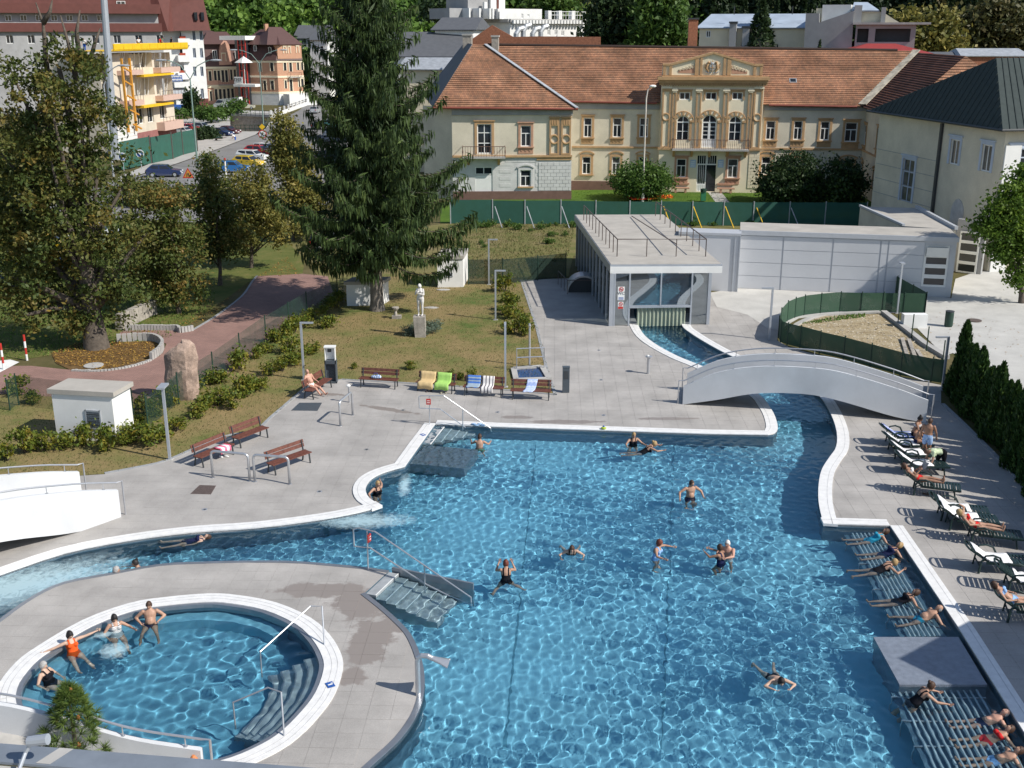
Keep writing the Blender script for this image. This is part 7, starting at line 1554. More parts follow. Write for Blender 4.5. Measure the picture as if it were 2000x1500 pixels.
for k,(x0,y0,x1,y1,lab,tw,s_) in enumerate(LSPEC):
 a,b_=g(x0,y0,.68),g(x1,y1,.34);d=(b_-a);rz=math.atan2(d.y,d.x);o=LG if k==0 else copy_tree(LG);o['label']=lab;o.location=(a.x-.08*math.cos(rz),a.y-.08*math.sin(rz),.003);o.rotation_euler=(0,0,rz);o.scale=(1.06,1.15,1.08);LGS.append(o)
 if tw: towel_on(o,['blue and white towel on the sun lounger nearest the footbridge','crumpled white towel on the second sun lounger from the footbridge','long white towel on the sun lounger beside the boy','white towel on the sun lounger in front of the bending woman','','white towel on the farther lounger of the pair','white towel on the lounger next to the woman in red','','rumpled white towel on the lounger below the woman in red','folded white towel on the lounger cut by the picture edge',''][k],tw,s_+.02,1.35 if k !=9 else 1.1)
# ------ people
M.eye=mat('eye',(.03,.02,.015),.2,var=0);M.lip=mat('lip',(.36,.10,.08),.5,var=0)
SK={}
def skin(c):
 if c not in SK: SK[c]=mat('skin',c,.5,var=.07,scale=7,spec=.35)
 return SK[c]
TAN,FAIR,PINK,BROWN=(.41,.24,.165),(.50,.33,.245),(.52,.29,.21),(.31,.17,.11)
HM={k: mat('hair_'+k,c,.6,var=.3,scale=30) for k,c in dict(brown=(.06,.03,.018),black=(.015,.012,.012),red=(.14,.035,.02),blond=(.36,.24,.11),grey=(.34,.33,.32),white=(.6,.59,.57)).items()}
PEOPLE=[]
def nrm(v): v=Vector(v);return v.normalized()
def person(label,head,yaw,torso=(0,.05,1),armL=((-.4,.1,-1),(-.1,.5,-1)),armR=((.4,.1,-1),(.1,.5,-1)),legL=((0,.05,-1),(0,-.05,-1)),legR=((0,.05,-1),(0,-.05,-1)),right=(1,0,0),look=(0,1,0),sk=TAN,hair='brown',style='short',female=False,suit=(),s=1.0,fat=1.1,cat='person',group=None,feet=None):
 """head: world position of the head's centre; directions are in the body frame x right, y ahead, z up"""
 R=Matrix.Rotation(yaw,3,'Z');T=nrm(torso);X=Vector(right);X=(X-T*X.dot(T)).normalized();FW=T.cross(X)
 sw,hw_=(.165,.10) if female else (.195,.09);B=.50;j={}
 P0=Vector((0,0,0));nk=P0+T*B;lk=nrm(look)
 hd=nk+T*.15+lk*.03;j['pel']=P0;J={}
 segs=[]
 S_=lambda q: [x*fat for x in q]
 mb=MB()
 def loft(rings,n=12):
  vs=[]
  for c,ax,ay,a,b_ in rings: vs+=[c+ax*a*math.cos(q)+ay*b_*math.sin(q) for q in [2*math.pi*i/n for i in range(n)]]
  k=len(rings);mb.add(vs,[(i*n+q,i*n+(q+1) % n,(i+1)*n+(q+1) % n,(i+1)*n+q) for i in range(k-1) for q in range(n)]+[tuple(range(n))[::-1],tuple((k-1)*n+q for q in range(n))])
 hp_,ws,ch,sh=(.172,.128,.15,.165) if female else (.162,.142,.172,.19)
 tb=[(-.09,.09,.10),(-.03,hp_*.92,.115),(.03,hp_,.118),(.12,(hp_+ws)/2,.11),(.20,ws,.10),(.30,(ws+ch)/2,.108),(.38,ch,.112),(.45,sh,.095),(.50,sh*.62,.075),(.55,.062,.062),(.60,.055,.058)]
 loft([(P0+T*z,X,FW,a*(fat if z < .45 else 1),b_*(fat if z < .42 else 1)) for z,a,b_ in tb])
 if female:
  for q in (-1,1): mb.ell(P0+T*.35+X*q*.075*fat+FW*.095*fat,(.068,.06,.065),10,7)
 elif fat > 1.05: mb.ell(P0+T*.17+FW*.05,(.14,.13,.15),10,7,Matrix((X,FW,T)).transposed())
 def limb(nm,a,d1,l1,d2,l2,r):
  b_=a+nrm(d1)*l1;c=b_+nrm(d2)*l2;r0,r1,r2,r3=r
  mb.tube([a,a.lerp(b_,.35),a.lerp(b_,.8),b_],[r0,r0*1.02,r1*1.02,r1],10);mb.ell(b_,r1*1.02,10,7);mb.tube([b_,b_.lerp(c,.3),b_.lerp(c,.75),c],[r1*.98,r2,r3*1.12,r3],10);mb.ell(c,r3*1.05,8,6);mb.ell(a,r0*1.05,10,7)
  segs.append((nm+'1',a,b_));segs.append((nm+'2',b_,c));return c,nrm(d2)
 hands=[];am=.88 if female else 1.0
 for q,ad,nm in ((-1,armL,'armL'),(1,armR,'armR')):
  c,d=limb(nm,P0+T*.455+X*q*sw,ad[0],.285,ad[1],.25,[x*am*(1+(fat-1)*.5) for x in (.057,.044,.045,.03)]);pl_=c+d*.05;mb.ell(c+d*.045,(.038,.018,.05),8,6,(d.to_track_quat('Z','Y')).to_matrix());hands.append((c,d,q))
 for q,ld,nm in ((-1,legL,'legL'),(1,legR,'legR')):
  c,d=limb(nm,P0-T*.04+X*q*hw_,ld[0],.43,ld[1],.41,[x*(1+(fat-1)*.7)*(1.04 if female else 1) for x in (.092,.057,.058,.038)])
  fd=Vector(ld[2]) if len(ld) > 2 else (FW if abs(d.dot(FW)) < .8 else T*-1);fd=(fd-d*fd.dot(d)*.75).normalized();mb.tube([c-fd*.05+d*.02,c+fd*.04+d*.035,c+fd*.13+d*.05,c+fd*.19+d*.055],[.036,.04,.036,.018],8)
 torso_seg=('torso',P0-T*.08,P0+T*.56)
 tmp_me=bpy.data.meshes.new('tmp');tmp_me.from_pydata(mb.v,[],mb.f);tmp=bpy.data.objects.new('tmp',tmp_me);COL.objects.link(tmp)
 md=tmp.modifiers.new('r','REMESH');md.mode='VOXEL';md.voxel_size=.017;md2=tmp.modifiers.new('s','SMOOTH');md2.factor=.5;md2.iterations=3
 ex=MB();hm=MB()
 up=(T*.6+Z*.0+(nrm(torso) if True else Z)*.4);hx=lk.cross(up);hx=hx.normalized() if hx.length > .05 else X;hu=hx.cross(lk).normalized();HR=Matrix((hx,lk,hu)).transposed()
 n1,n2=18,14;vs=[]
 for i in range(n2+1):
  th=math.pi*i/n2
  for k in range(n1):
   a=2*math.pi*k/n1;v=Vector((math.sin(th)*math.cos(a),math.sin(th)*math.sin(a),math.cos(th)));zf=v.z;x=v.x*.080;y=v.y*.101;z=v.z*.124
   if zf < 0: x*=1+.30*zf;y*=1+(.16 if v.y > 0 else .42)*zf
   if v.y > .8 and abs(v.x) < .3 and-.35 < zf < .12: y+=.018*(1-abs(v.x)/.3)*(1-abs(zf+.15)/.3)
   if v.y > .6 and .05 < zf < .2 and .15 < abs(v.x) < .6: y-=.007
   vs.append(hd+HR @ Vector((x,y,z)))
 ex.add(vs,[(i*n1+k,(i+1)*n1+k,(i+1)*n1+(k+1) % n1,i*n1+(k+1) % n1) for i in range(n2) for k in range(n1)])
 ex.tube([nk-T*.02,hd-hu*.06-lk*.015],[.058,.05],10);ex.tube([hd+HR @ Vector((0,.088,.01)),hd+HR @ Vector((0,.112,-.025)),hd+HR @ Vector((0,.095,-.035))],[.008,.014,.01],6)
 for q in (-1,1):
  ex.ell(hd+HR @ Vector((q*.03,.083,.015)),(.013,.008,.008),8,5,HR,1);ex.tube([hd+HR @ Vector((q*.015,.092,.036)),hd+HR @ Vector((q*.045,.082,.037))],.006,5,1);ex.ell(hd+HR @ Vector((q*.075,-.008,0)),(.012,.024,.034),8,5,HR)
 ex.ell(hd+HR @ Vector((0,.084,-.055)),(.025,.01,.007),8,4,HR,2)
 for c,d,q in hands:
  wx=d.cross(FW if abs(d.dot(FW)) < .9 else X).normalized();nz_=wx.cross(d)
  for f_ in range(4):
   b_=c+d*.085+wx*(f_-1.5)*.019;l_=(.062,.074,.069,.052)[f_];ex.tube([b_,b_+d*l_*.55,b_+d*l_*.9-nz_*.016,b_+d*l_*1.05-nz_*.038],[.0095,.009,.0085,.006],5)
  b_=c+d*.03-wx*.03;ex.tube([b_,b_+d*.035-wx*.025,b_+d*.07-wx*.03-nz_*.01],[.012,.011,.008],5)
 if style !='none':
  cap=[];n1,n2=16,10;rg=random.Random(len(PEOPLE));lim=dict(short=.62,bob=.80,bun=.60,long=.85,bald=.62)[style]*math.pi;lump=.012 if style in ('bob','long') else .006
  for i in range(n2+1):
   for k in range(n1):
    a=2*math.pi*k/n1;fr=math.sin(a);mx=lim*(1 if fr < .1 else 1-.42*min(1,(fr-.1)*1.4));th=mx*(i/n2) if style !='bald' else (.40*math.pi+(mx-.40*math.pi)*i/n2 if fr < .35 else .5*math.pi)
    r=1.10+rg.uniform(-1,1)*lump*3;v=Vector((math.sin(th)*math.cos(a)*.083,math.sin(th)*math.sin(a)*.104,math.cos(th)*.128))*r
    if style in ('bob','long') and math.cos(th) < 0: v.x*=1.1
    cap.append(hd+HR @ v)
  hm.add(cap,[(i*n1+k,(i+1)*n1+k,(i+1)*n1+(k+1) % n1,i*n1+(k+1) % n1) for i in range(n2) for k in range(n1)])
  if style=='bun': hm.ell(hd+HR @ Vector((0,-.06,.13)),.05,8,6)
  if style=='long': hm.tube([hd+HR @ Vector((0,-.08,-.03)),nk-FW*.08,nk-FW*.1-T*.12],[.07,.06,.03],8)
 hw=R @ hd*s;loc=Vector(head)-hw
 PEOPLE.append(dict(tmp=tmp,ex=ex,hm=hm,segs=segs,T=T,X=X,FW=FW,label=label,loc=loc,yaw=yaw,s=s,sk=sk,hair=hair,suit=suit,cat=cat,group=group,style=style));return PEOPLE[-1]
def finish_people():
 dg=bpy.context.evaluated_depsgraph_get()
 for p in PEOPLE:
  ev_=p['tmp'].evaluated_get(dg);me=ev_.to_mesh();n=len(me.vertices);V=np.empty(n*3,np.float32);me.vertices.foreach_get('co',V);V=V.reshape(-1,3);NV=np.empty(n*3,np.float32);me.vertex_normals.foreach_get('vector',NV);NV=NV.reshape(-1,3);Fc=[tuple(q.vertices) for q in me.polygons];ev_.to_mesh_clear()
  t=thing('person' if p['cat']=='person' else p['cat'],p['label'],p['cat'],p['loc'],p['yaw'],p['group']);t.scale=(p['s'],)*3
  b_=MB();b_.add([tuple(v) for v in V],Fc);nb_=len(b_.v);b_.v+=p['ex'].v;b_.f+=[tuple(i+nb_ for i in q) for q in p['ex'].f];b_.m+=p['ex'].m
  sk=skin(p['sk']) if isinstance(p['sk'],tuple) else p['sk'];stat=not isinstance(p['sk'],tuple)
  fit(b_.build('body',[sk,sk if stat else M.eye,sk if stat else M.lip],t,smooth=True,world=False))
  if p['hm'].f: fit(p['hm'].build('hair',sk if stat else HM[p['hair']],t,smooth=True,world=False))
  if not p['suit']: bpy.data.objects.remove(p['tmp']);continue
  C=np.array([V[list(q)].mean(0) for q in Fc]);T,FW,X=(np.array(p[k]) for k in ('T','FW','X'))
  sg=[('torso',np.array([0,0,0])-T*.08,T*.56)]+[(nm,np.array(a),np.array(c)) for nm,a,c in p['segs']];D=[];U=[]
  rad=dict(torso=.13,arm=.045,leg=.075)
  for nm,a,c in sg:
   d=c-a;u=np.clip(((C-a) @ d)/(d @ d),0,1);D.append(np.linalg.norm(C-a-u[:,None]*d,axis=1)/rad['torso' if nm=='torso' else nm[:3]]);U.append(u)
  D=np.array(D);k=D.argmin(0);u=np.array(U)[k,np.arange(len(C))];nm=np.array([q[0] for q in sg])[k];tz=C @ T;fw=C @ FW;xx=np.abs(C @ X);to=nm=='torso';th1=np.isin(nm,['legL1','legR1']);th2=np.isin(nm,['legL2','legR2']);a1=np.isin(nm,['armL1','armR1']);a2=np.isin(nm,['armL2','armR2'])
  for kind,m in p['suit']:
   mk={'trunks': (to & (tz < .07)) | (th1 & (u < .20)),'shorts': (to & (tz < .10)) | (th1 & (u < .62)),'bottoms': (to & (tz < .05) & (tz >-.2)) | (th1 & (u < .08)),'onepiece': (to & ((tz < np.where(fw > 0,.40,.30)) | ((xx > .055) & (xx < .10) & (tz < .52)))) | (th1 & (u < .07)),'top': to & (tz > .30) & (tz < .405),'shirt': (to & (tz >-.02) & (tz < .52)) | (a1 & (u < .55)),'pants': (to & (tz < .08)) | th1 | (th2 & (u < .8)),'dungarees': to & (tz < .45) | th1 | (th2 & (u < .9))}[kind]
   vs,fs,mp=[],[],{}
   for q in np.nonzero(mk)[0]:
    f_=[]
    for i in Fc[q]:
     if i not in mp: mp[i]=len(vs);vs.append(tuple(V[i]+NV[i]*.008))
     f_.append(mp[i])
    fs.append(tuple(f_))
   if fs: c=MB();c.add(vs,fs);fit(c.build({'trunks': 'swimming_trunks','shorts': 'shorts','bottoms': 'swimsuit_bottom','onepiece': 'swimsuit','top': 'swimsuit_top','shirt': 'shirt','pants': 'trousers','dungarees': 'dungarees'}[kind],m,t,smooth=True,world=False))
  bpy.data.objects.remove(p['tmp'])
cf=lambda n,c: fabric(n,c)
C_NAVY,C_BLACK,C_RED,C_BLUE,C_WHITE,C_TEAL,C_LBLUE=cf('navy_cloth',(.015,.02,.06)),cf('black_cloth',(.012,.012,.016)),cf('red_cloth',(.55,.03,.03)),cf('blue_cloth',(.03,.10,.40)),cf('white_cloth',(.72,.70,.68)),cf('teal_cloth',(.03,.28,.42)),cf('light_blue_cloth',(.25,.42,.70))
C_ORANGE=cf('orange_cloth',(.75,.10,.02));C_CHECK=fabric('checked_cloth',(.55,.68,.85),.5,2,9,(.06,.2,.5));C_FLOR=fabric('patterned_cloth',(.7,.68,.66),.6,2,9,(.2,.2,.22));C_STRG=fabric('striped_green',(.62,.68,.5),.5,2,8,(.4,.5,.3));C_GREEN=cf('green_cloth',(.1,.35,.2))
PI=math.pi;WL=WZ
seatL=((-.15,1,.05),(-.05,.35,-1));seatR=((.15,1,.05),(.05,.35,-1))
def P_(label,px,py,z,face,*a,**k):
 """face: compass direction the person looks to, 0 = away from the viewer, positive turns left"""
 return person(label,g(px,py,z),face,*a,**k)
P_('old bare-chested man in white trunks sunning himself on a bench',600,726,1.13,-2.15,(0,-.34,1),((-.5,.2,-1),(.25,1,-.1)),((.5,.1,-1),(-.2,.9,-.35)),((-.12,1,-.15),(-.05,.72,-.62),(0,.7,.7)),((.12,1,-.08),(.1,.8,-.62),(0,.7,.7)),look=(.35,1,.1),sk=PINK,hair='white',style='bald',suit=[('trunks',C_WHITE)],fat=1.08)
P_('dark-haired woman with a bun sitting on the lounger nearest the footbridge',1797,818,1.2,-2.2,(0,.2,1),((-.3,.5,-1),(.2,1,-.3)),((.3,.5,-1),(-.2,1,-.4)),seatL,seatR,look=(.1,1,-.5),sk=BROWN,hair='black',style='bun',female=True,suit=[('bottoms',C_BLACK),('top',C_FLOR)])
P_('child with tanned skin sitting beside the woman with the bun',1800,838,1.05,-2.0,(0,.25,1),((-.3,.5,-1),(.2,1,-.3)),((.3,.5,-1),(-.2,1,-.4)),seatL,seatR,look=(0,1,-.4),sk=BROWN,hair='brown',s=.8,suit=[('trunks',C_NAVY)])
P_('boy in blue checked shorts standing with his back turned among the loungers',1817,823,1.58,-.5,(0,.03,1),((-.3,.1,-1),(-.05,.4,-1)),((.35,.2,-1),(.1,.6,-1)),((-.05,0,-1),(0,0,-1)),((.06,.06,-1),(0,-.06,-1)),look=(.5,1,-.1),sk=BROWN,hair='brown',suit=[('shorts',C_CHECK)])
P_('woman in pale green top and black trousers bending over a lounger',1810,882,.82,PI/2+.2,(0,1,.12),((-.2,.2,-1),(-.05,.3,-1)),((.2,.15,-1),(.1,.35,-1)),((-.06,-.05,-1),(0,-.03,-1),(0,1,0)),((.08,.25,-1),(0,-.2,-1),(0,1,0)),look=(0,.8,-.6),sk=TAN,hair='brown',style='bob',female=True,suit=[('shirt',C_STRG),('pants',C_BLACK)])
def lying(label,lg,hair,suit,style='short',arms=None,**k):
 o=lg;rz=o.rotation_euler.z;M_=Matrix.Rotation(rz,4,'Z');hd=o.location+(M_ @ Vector((.02,0,1.0)));f=rz-PI/2
 return person(label,hd,f,(0,-.80,.60),*(arms or (((-.5,.5,-.5),(.3,1,.0)),((.5,.5,-.5),(-.3,1,.0)))),((-.05,1,.06),(-.02,1,-.08),(0,.2,1)),((.06,1,.04),(.02,1,-.06),(0,.2,1)),look=(0,.75,.66),hair=hair,style=style,female=True,suit=suit,**k)
lying('woman lying on a lounger reading a magazine',LGS[4],'brown',[('bottoms',C_RED),('top',C_WHITE)],'bob',(((-.3,.8,-.4),(.35,.6,.7)),((.3,.8,-.4),(-.35,.6,.7))),sk=BROWN)
lying('woman in a red bikini lying on a lounger with an arm over her head',LGS[7],'blond',[('bottoms',C_RED),('top',C_RED)],'bob',(((-.8,.1,.7),(.8,-.5,.6)),((.5,.5,-.4),(-.3,1,0))),sk=TAN)
lying('woman in a light blue bikini lying on the lounger cut by the picture edge',LGS[10],'brown',[('bottoms',C_LBLUE),('top',C_LBLUE)],'bob',sk=TAN)
mg=thing('magazine','open magazine held by the woman on the lounger','magazine',LGS[4].location+Vector((.62,0,.92)));t=MB();c=LGS[4].location+Vector((.66,-.1,.93));[t.obox(c,Vector((.03,s_*.2,.04)),Vector((.12,0,.26)),Vector((.006,0,-.003))) for s_ in (-1,1)];t.build('pages',fabric('print',(.6,.58,.55),.6,1,9,(.12,.12,.13)),mg)
stL,stR=((-.12,.1,-1),(-.05,-.15,-1)),((.12,.15,-1),(.05,-.15,-1));spread=(((-.7,.5,-.6),(-.2,1,.05)),((.7,.5,-.6),(.2,1,.05)))
z_=lambda h: WL+h
P_('dark-haired bather seen from behind by the bubble steps',937,853,z_(.42),-.1,(0,.1,1),*spread,stL,stR,sk=TAN,hair='brown',suit=[('bottoms',C_GREEN)],female=True)
P_('blond woman standing in the pool with her back to the far edge',1238,850,z_(.38),PI+.2,(0,.1,1),*spread,stL,stR,sk=TAN,hair='blond',female=True,suit=[('onepiece',C_BLACK)])
P_('blond woman gliding towards the right near the far pool edge',1279,867,z_(.32),-PI/2+.15,(0,.75,.6),((-.8,.7,-.2),(.2,1,0)),((.8,.7,-.2),(-.2,1,0)),((-.1,-1,-.15),(0,-1,.0)),((.1,-1,-.1),(0,-1,.02)),look=(0,1,.2),sk=TAN,hair='blond',style='bun',female=True,suit=[('onepiece',C_BLACK)])
P_('blond woman in black swimsuit holding on to the round alcove edge',738,945,z_(.36),-2.5,(0,.15,1),((-.5,-.7,.0),(-.3,-1,.2)),((.9,.3,-.4),(.3,.9,-.1)),((.0,.3,-1),(.2,-.4,-1)),((.1,.4,-1),(.2,-.4,-1)),sk=TAN,hair='blond',female=True,suit=[('onepiece',C_BLACK)])
P_('man in navy trunks standing in the middle of the pool',1351,944,z_(.54),PI+.25,(0,.05,1),((-.8,.0,-.6),(-.1,.7,-.6)),((.9,.0,-.55),(.2,.6,-.6)),stL,stR,look=(-.4,1,0),sk=TAN,hair='brown',suit=[('shorts',C_NAVY)])
P_('red-haired bather in black seen from behind beside the stair panel',988,1100,z_(.46),.05,(0,.22,1),((-.5,.75,-.45),(.35,.65,.7)),((.5,.75,-.45),(-.35,.65,.7)),((-.35,.2,-1),(-.5,-.7,-.6)),((.35,.3,-.9),(.8,-.5,-.4)),look=(0,1,.1),sk=TAN,hair='red',style='bob',female=True,suit=[('onepiece',C_BLACK)])
P_('dark-haired woman in black swimming breaststroke towards the viewer',1117,1072,z_(.24),PI,(0,.6,.75),((-1,.4,-.45),(.2,1,.0)),((1,.4,-.45),(-.2,1,.0)),((-.3,-1,-.5),(-.3,-1,-.2)),((.3,-1,-.5),(.3,-1,-.2)),sk=FAIR,hair='brown',style='bob',female=True,suit=[('onepiece',C_BLACK)])
P_('red-haired woman in a pale swimsuit wading with arms spread',1288,1060,z_(.5),-PI/2-.5,(0,.12,1),((-1,.3,-.3),(-.3,1,-.1)),((.8,.5,-.5),(.2,1,.0)),stL,stR,look=(-.1,1,-.05),sk=TAN,hair='red',style='bob',female=True,suit=[('onepiece',C_LBLUE)])
P_('white-haired man embracing a woman in the pool',1421,1062,z_(.52),PI-.5,(0,.1,1),((-.3,.9,-.5),(.6,.7,.0)),((.3,.9,-.5),(-.6,.7,0)),stL,stR,sk=PINK,hair='white',fat=1.05,suit=[('trunks',C_WHITE)])
P_('brown-haired woman held in the arms of the white-haired man',1406,1070,z_(.48),.9,(0,.08,1),((-.4,.8,-.3),(.4,.8,.2)),((.4,.8,-.3),(-.4,.8,.2)),((-.1,.5,-1),(0,-.3,-1)),((.1,.5,-1),(0,-.3,-1)),look=(.4,1,0),sk=BROWN,hair='brown',female=True,suit=[('onepiece',C_NAVY)])
P_('dark-haired swimmer with arms folded in front at the lower right',1526,1331,z_(.20),PI+.1,(0,.85,.5),((-1,.5,-.3),(.75,.8,.05)),((1,.5,-.3),(-.75,.8,.05)),((-.2,-1,-.3),(-.25,-1,-.1)),((.2,-1,-.3),(.25,-1,-.1)),look=(0,1,-.1),sk=FAIR,hair='black',style='bob',suit=[('bottoms',C_BLACK)],female=True)
def floater(label,px,py,ang,hair,suit,sk=TAN,female=True,prone=False,style='short',zh=.14,sp=.12,**k):
 f=ang;tz=.30;rt=(1,0,0)
 if prone: return person(label,g(px,py,z_(zh)),f,(0,.87,.5),((-.9,.5,-.35),(.5,.9,.2)),((.9,.5,-.35),(-.5,.9,.2)),((-sp,-1,-.14),(-sp,-1,-.04)),((sp,-1,-.14),(sp,-1,-.04)),look=(0,.8,.3),sk=sk,hair=hair,style=style,female=female,suit=suit,**k)
 return person(label,g(px,py,z_(zh)),f,(0,-.84,.55),((-.7,-.2,-.5),(-.2,-.5,-.6)),((.7,-.2,-.5),(.2,-.5,-.6)),((-sp,1,-.12),(-sp*.5,1,.0),(0,.3,1)),((sp,1,-.12),(sp*.5,1,.0),(0,.3,1)),look=(0,.35,.9),sk=sk,hair=hair,style=style,female=female,suit=suit,**k)
floater('bather with brown bob floating in the recess nearest the coping corner',1730,1038,PI/2+.1,'brown',[('onepiece',C_TEAL)],style='bob',zh=.25)
floater('blond bather floating second from the coping corner',1757,1065,PI/2+.15,'blond',[('onepiece',C_NAVY)],style='bob',zh=.25)
floater('bather in a black swimsuit lying face down over the massage tubes',1748,1098,-PI/2+.1,'blond',[('onepiece',C_BLACK)],prone=True,style='bob',zh=.25)
floater('dark-haired bather in black floating between two swimmers at the right wall',1789,1157,PI/2+.05,'brown',[('onepiece',C_BLACK)],style='bob',zh=.25,sp=.05)
floater('bald man in turquoise trunks floating above the grey platform',1834,1188,PI/2+.1,'grey',[('trunks',C_TEAL)],female=False,style='bald',zh=.28,sp=.3,sk=TAN)
P_('woman with a ponytail leaning over the massage tubes below the platform',1819,1340,z_(.42),-PI/2+.1,(0,.6,.8),((-.5,.8,-.5),(.2,1,-.2)),((.5,.8,-.6),(.2,1,-.1)),((-.1,-.5,-1),(0,-.6,-.8)),((.1,-.4,-1),(0,-.6,-.8)),sk=TAN,hair='brown',style='bun',female=True,suit=[('onepiece',C_BLACK)])
floater('bald man floating on the tubes at the lower right, topmost of three',1963,1392,PI/2+.05,'grey',[('trunks',C_NAVY)],female=False,style='bald',sk=PINK,sp=.06)
floater('woman in a red bikini floating on the tubes at the lower right',1972,1424,PI/2+.12,'brown',[('bottoms',C_RED),('top',C_RED)],sk=TAN,sp=.06)
floater('bather in pale blue trunks floating at the bottom right corner',1990,1466,PI/2+.03,'brown',[('trunks',C_LBLUE)],female=False,sk=TAN,sp=.05)
person('woman in a dark swimsuit floating on her back in the left channel',g(405,1049,z_(.05)),PI/2+.22,(0,-1,.2),((-.5,.9,-.1),(-.2,1,0)),((.9,.4,-.15),(.3,1,0)),((-.25,1,-.1),(-.1,1,-.1)),((.2,1,-.12),(.1,1,-.1)),look=(0,.1,1),sk=FAIR,hair='brown',female=True,suit=[('onepiece',C_NAVY)])
P_('grey-haired head of a bather at the island edge in the channel',227,1113,z_(.18),-1.2,(0,.3,1),*spread,stL,stR,sk=TAN,hair='grey')
P_('dark-haired woman with pinned up hair beside the grey-haired bather',264,1100,z_(.22),1.9,(0,.2,1),*spread,stL,stR,sk=TAN,hair='black',style='bun',female=True,suit=[('onepiece',C_BLACK)])
P_('muscular man in navy trunks sitting on the whirlpool rim seat',291,1182,z_(.50),PI+.2,(0,-.24,1),((-.9,.0,-.75),(.7,.7,-.3)),((.9,.0,-.75),(-.6,.7,-.4)),((-.3,1,-.35),(-.1,.2,-1)),((.3,1,-.35),(.15,.2,-1)),look=(.1,1,-.15),sk=TAN,hair='brown',suit=[('trunks',C_NAVY)],fat=1.08)
P_('woman with dark curly hair in a patterned swimsuit in the whirlpool',223,1207,z_(.40),PI+.55,(0,-.25,1),((-.8,.2,-.6),(-.2,1,.1)),((.7,.2,-.8),(-.3,.9,-.4)),((-.1,1,-.3),(0,.9,-.45)),((.1,1,-.3),(.05,.9,-.45)),look=(0,1,-.15),sk=TAN,hair='black',style='bob',female=True,suit=[('onepiece',C_FLOR)],fat=1.08)
P_('woman in an orange swimsuit with arms spread along the whirlpool rim',136,1240,z_(.44),PI+.75,(0,-.28,1),((-1,.1,.05),(-1,.1,.15)),((1,-.2,-.25),(1,-.3,-.2)),((-.15,1,-.3),(-.1,.95,-.4)),((.15,1,-.3),(.1,.95,-.4)),look=(-.1,1,-.05),sk=FAIR,hair='black',style='bob',female=True,suit=[('onepiece',C_ORANGE)])
P_('elderly woman in black with short grey hair at the left end of the whirlpool',84,1300,z_(.36),PI+1.25,(0,-.35,1),((-.6,.2,-.8),(.2,.9,-.4)),((.7,.1,-.9),(-.1,.8,-.6)),((-.12,1,-.25),(-.05,1,-.2)),((.12,1,-.25),(.05,1,-.2)),look=(-.5,1,-.1),sk=FAIR,hair='grey',female=True,suit=[('onepiece',C_BLACK)],fat=1.15)
sp0=g(822,657);sz=1.2;stn=mat('white_statue_stone',(.62,.60,.57),.8,var=.15,scale=5)
person('white statue of a standing nude with folded arms on a pale stone pedestal',sp0+Vector((0,0,sz+1.72)),PI-.2,(0,.02,1),((-.25,.35,-1),(.9,.5,.35)),((.25,.35,-1),(-.6,.4,.9)),((-.02,.08,-1),(.03,-.1,-1)),((.03,.0,-1),(-.02,.0,-1)),look=(.35,1,-.35),sk=stn,hair='white',female=True,style='bob',cat='statue',s=1.06)
site_y=fs.P(0,0).y
for k,(x,y,suit,lab) in enumerate(((153,66,[('pants',C_BLUE),('shirt',C_WHITE)],'worker in blue on the formwork beside the bare tree branches'),(268,64,[('pants',C_NAVY),('shirt',C_WHITE)],'worker in pale shirt standing on the yellow formwork'),(305,66,[('dungarees',C_RED),('shirt',C_RED)],'worker in red overalls on the yellow formwork'),(317,74,[('shirt',C_GREEN),('pants',C_NAVY)],'worker in a green vest stooping on the yellow formwork'),(327,67,[('pants',C_BLACK),('shirt',C_BLACK)],'worker in dark clothes at the end of the yellow formwork'))):
 u,z=fs.uz(x,y);person(lab,fs.P(u,zb+1.55-(.3 if k==3 else 0) if False else fs.uz(280,97)[1]+1.6,.6-.5*(k % 2)),PI+.6*k,(0,.2+.5*(k==3),1),sk=TAN,hair='brown',suit=suit)
person('person in blue trousers bending over by a wheelbarrow on the car park',g(453,262,1.05),PI/2,(0,.7,.8),sk=TAN,hair='white',suit=[('shirt',C_WHITE),('pants',C_BLUE)])
finish_people()
stt=[o for o in bpy.data.objects if o.get('category')=='statue'][0];mb=MB();q0=[sp0+Vector((x*.3,y*.3,-.05)) for x,y in ((-1,-1),(1,-1),(1,1),(-1,1))];q1=[sp0+Vector((x*.33-.06,y*.33,sz)) for x,y in ((-1,-1),(1,-1),(1,1),(-1,1))];mb.add(q0+q1,[(3,2,1,0),(4,5,6,7),(0,1,5,4),(1,2,6,5),(2,3,7,6),(3,0,4,7)])
stt.rotation_euler=(0,0,stt.rotation_euler.z);pd=mb.build('pedestal',M.oldplaster);pd.parent=stt;bpy.context.view_layer.update();pd.matrix_parent_inverse=stt.matrix_world.inverted()
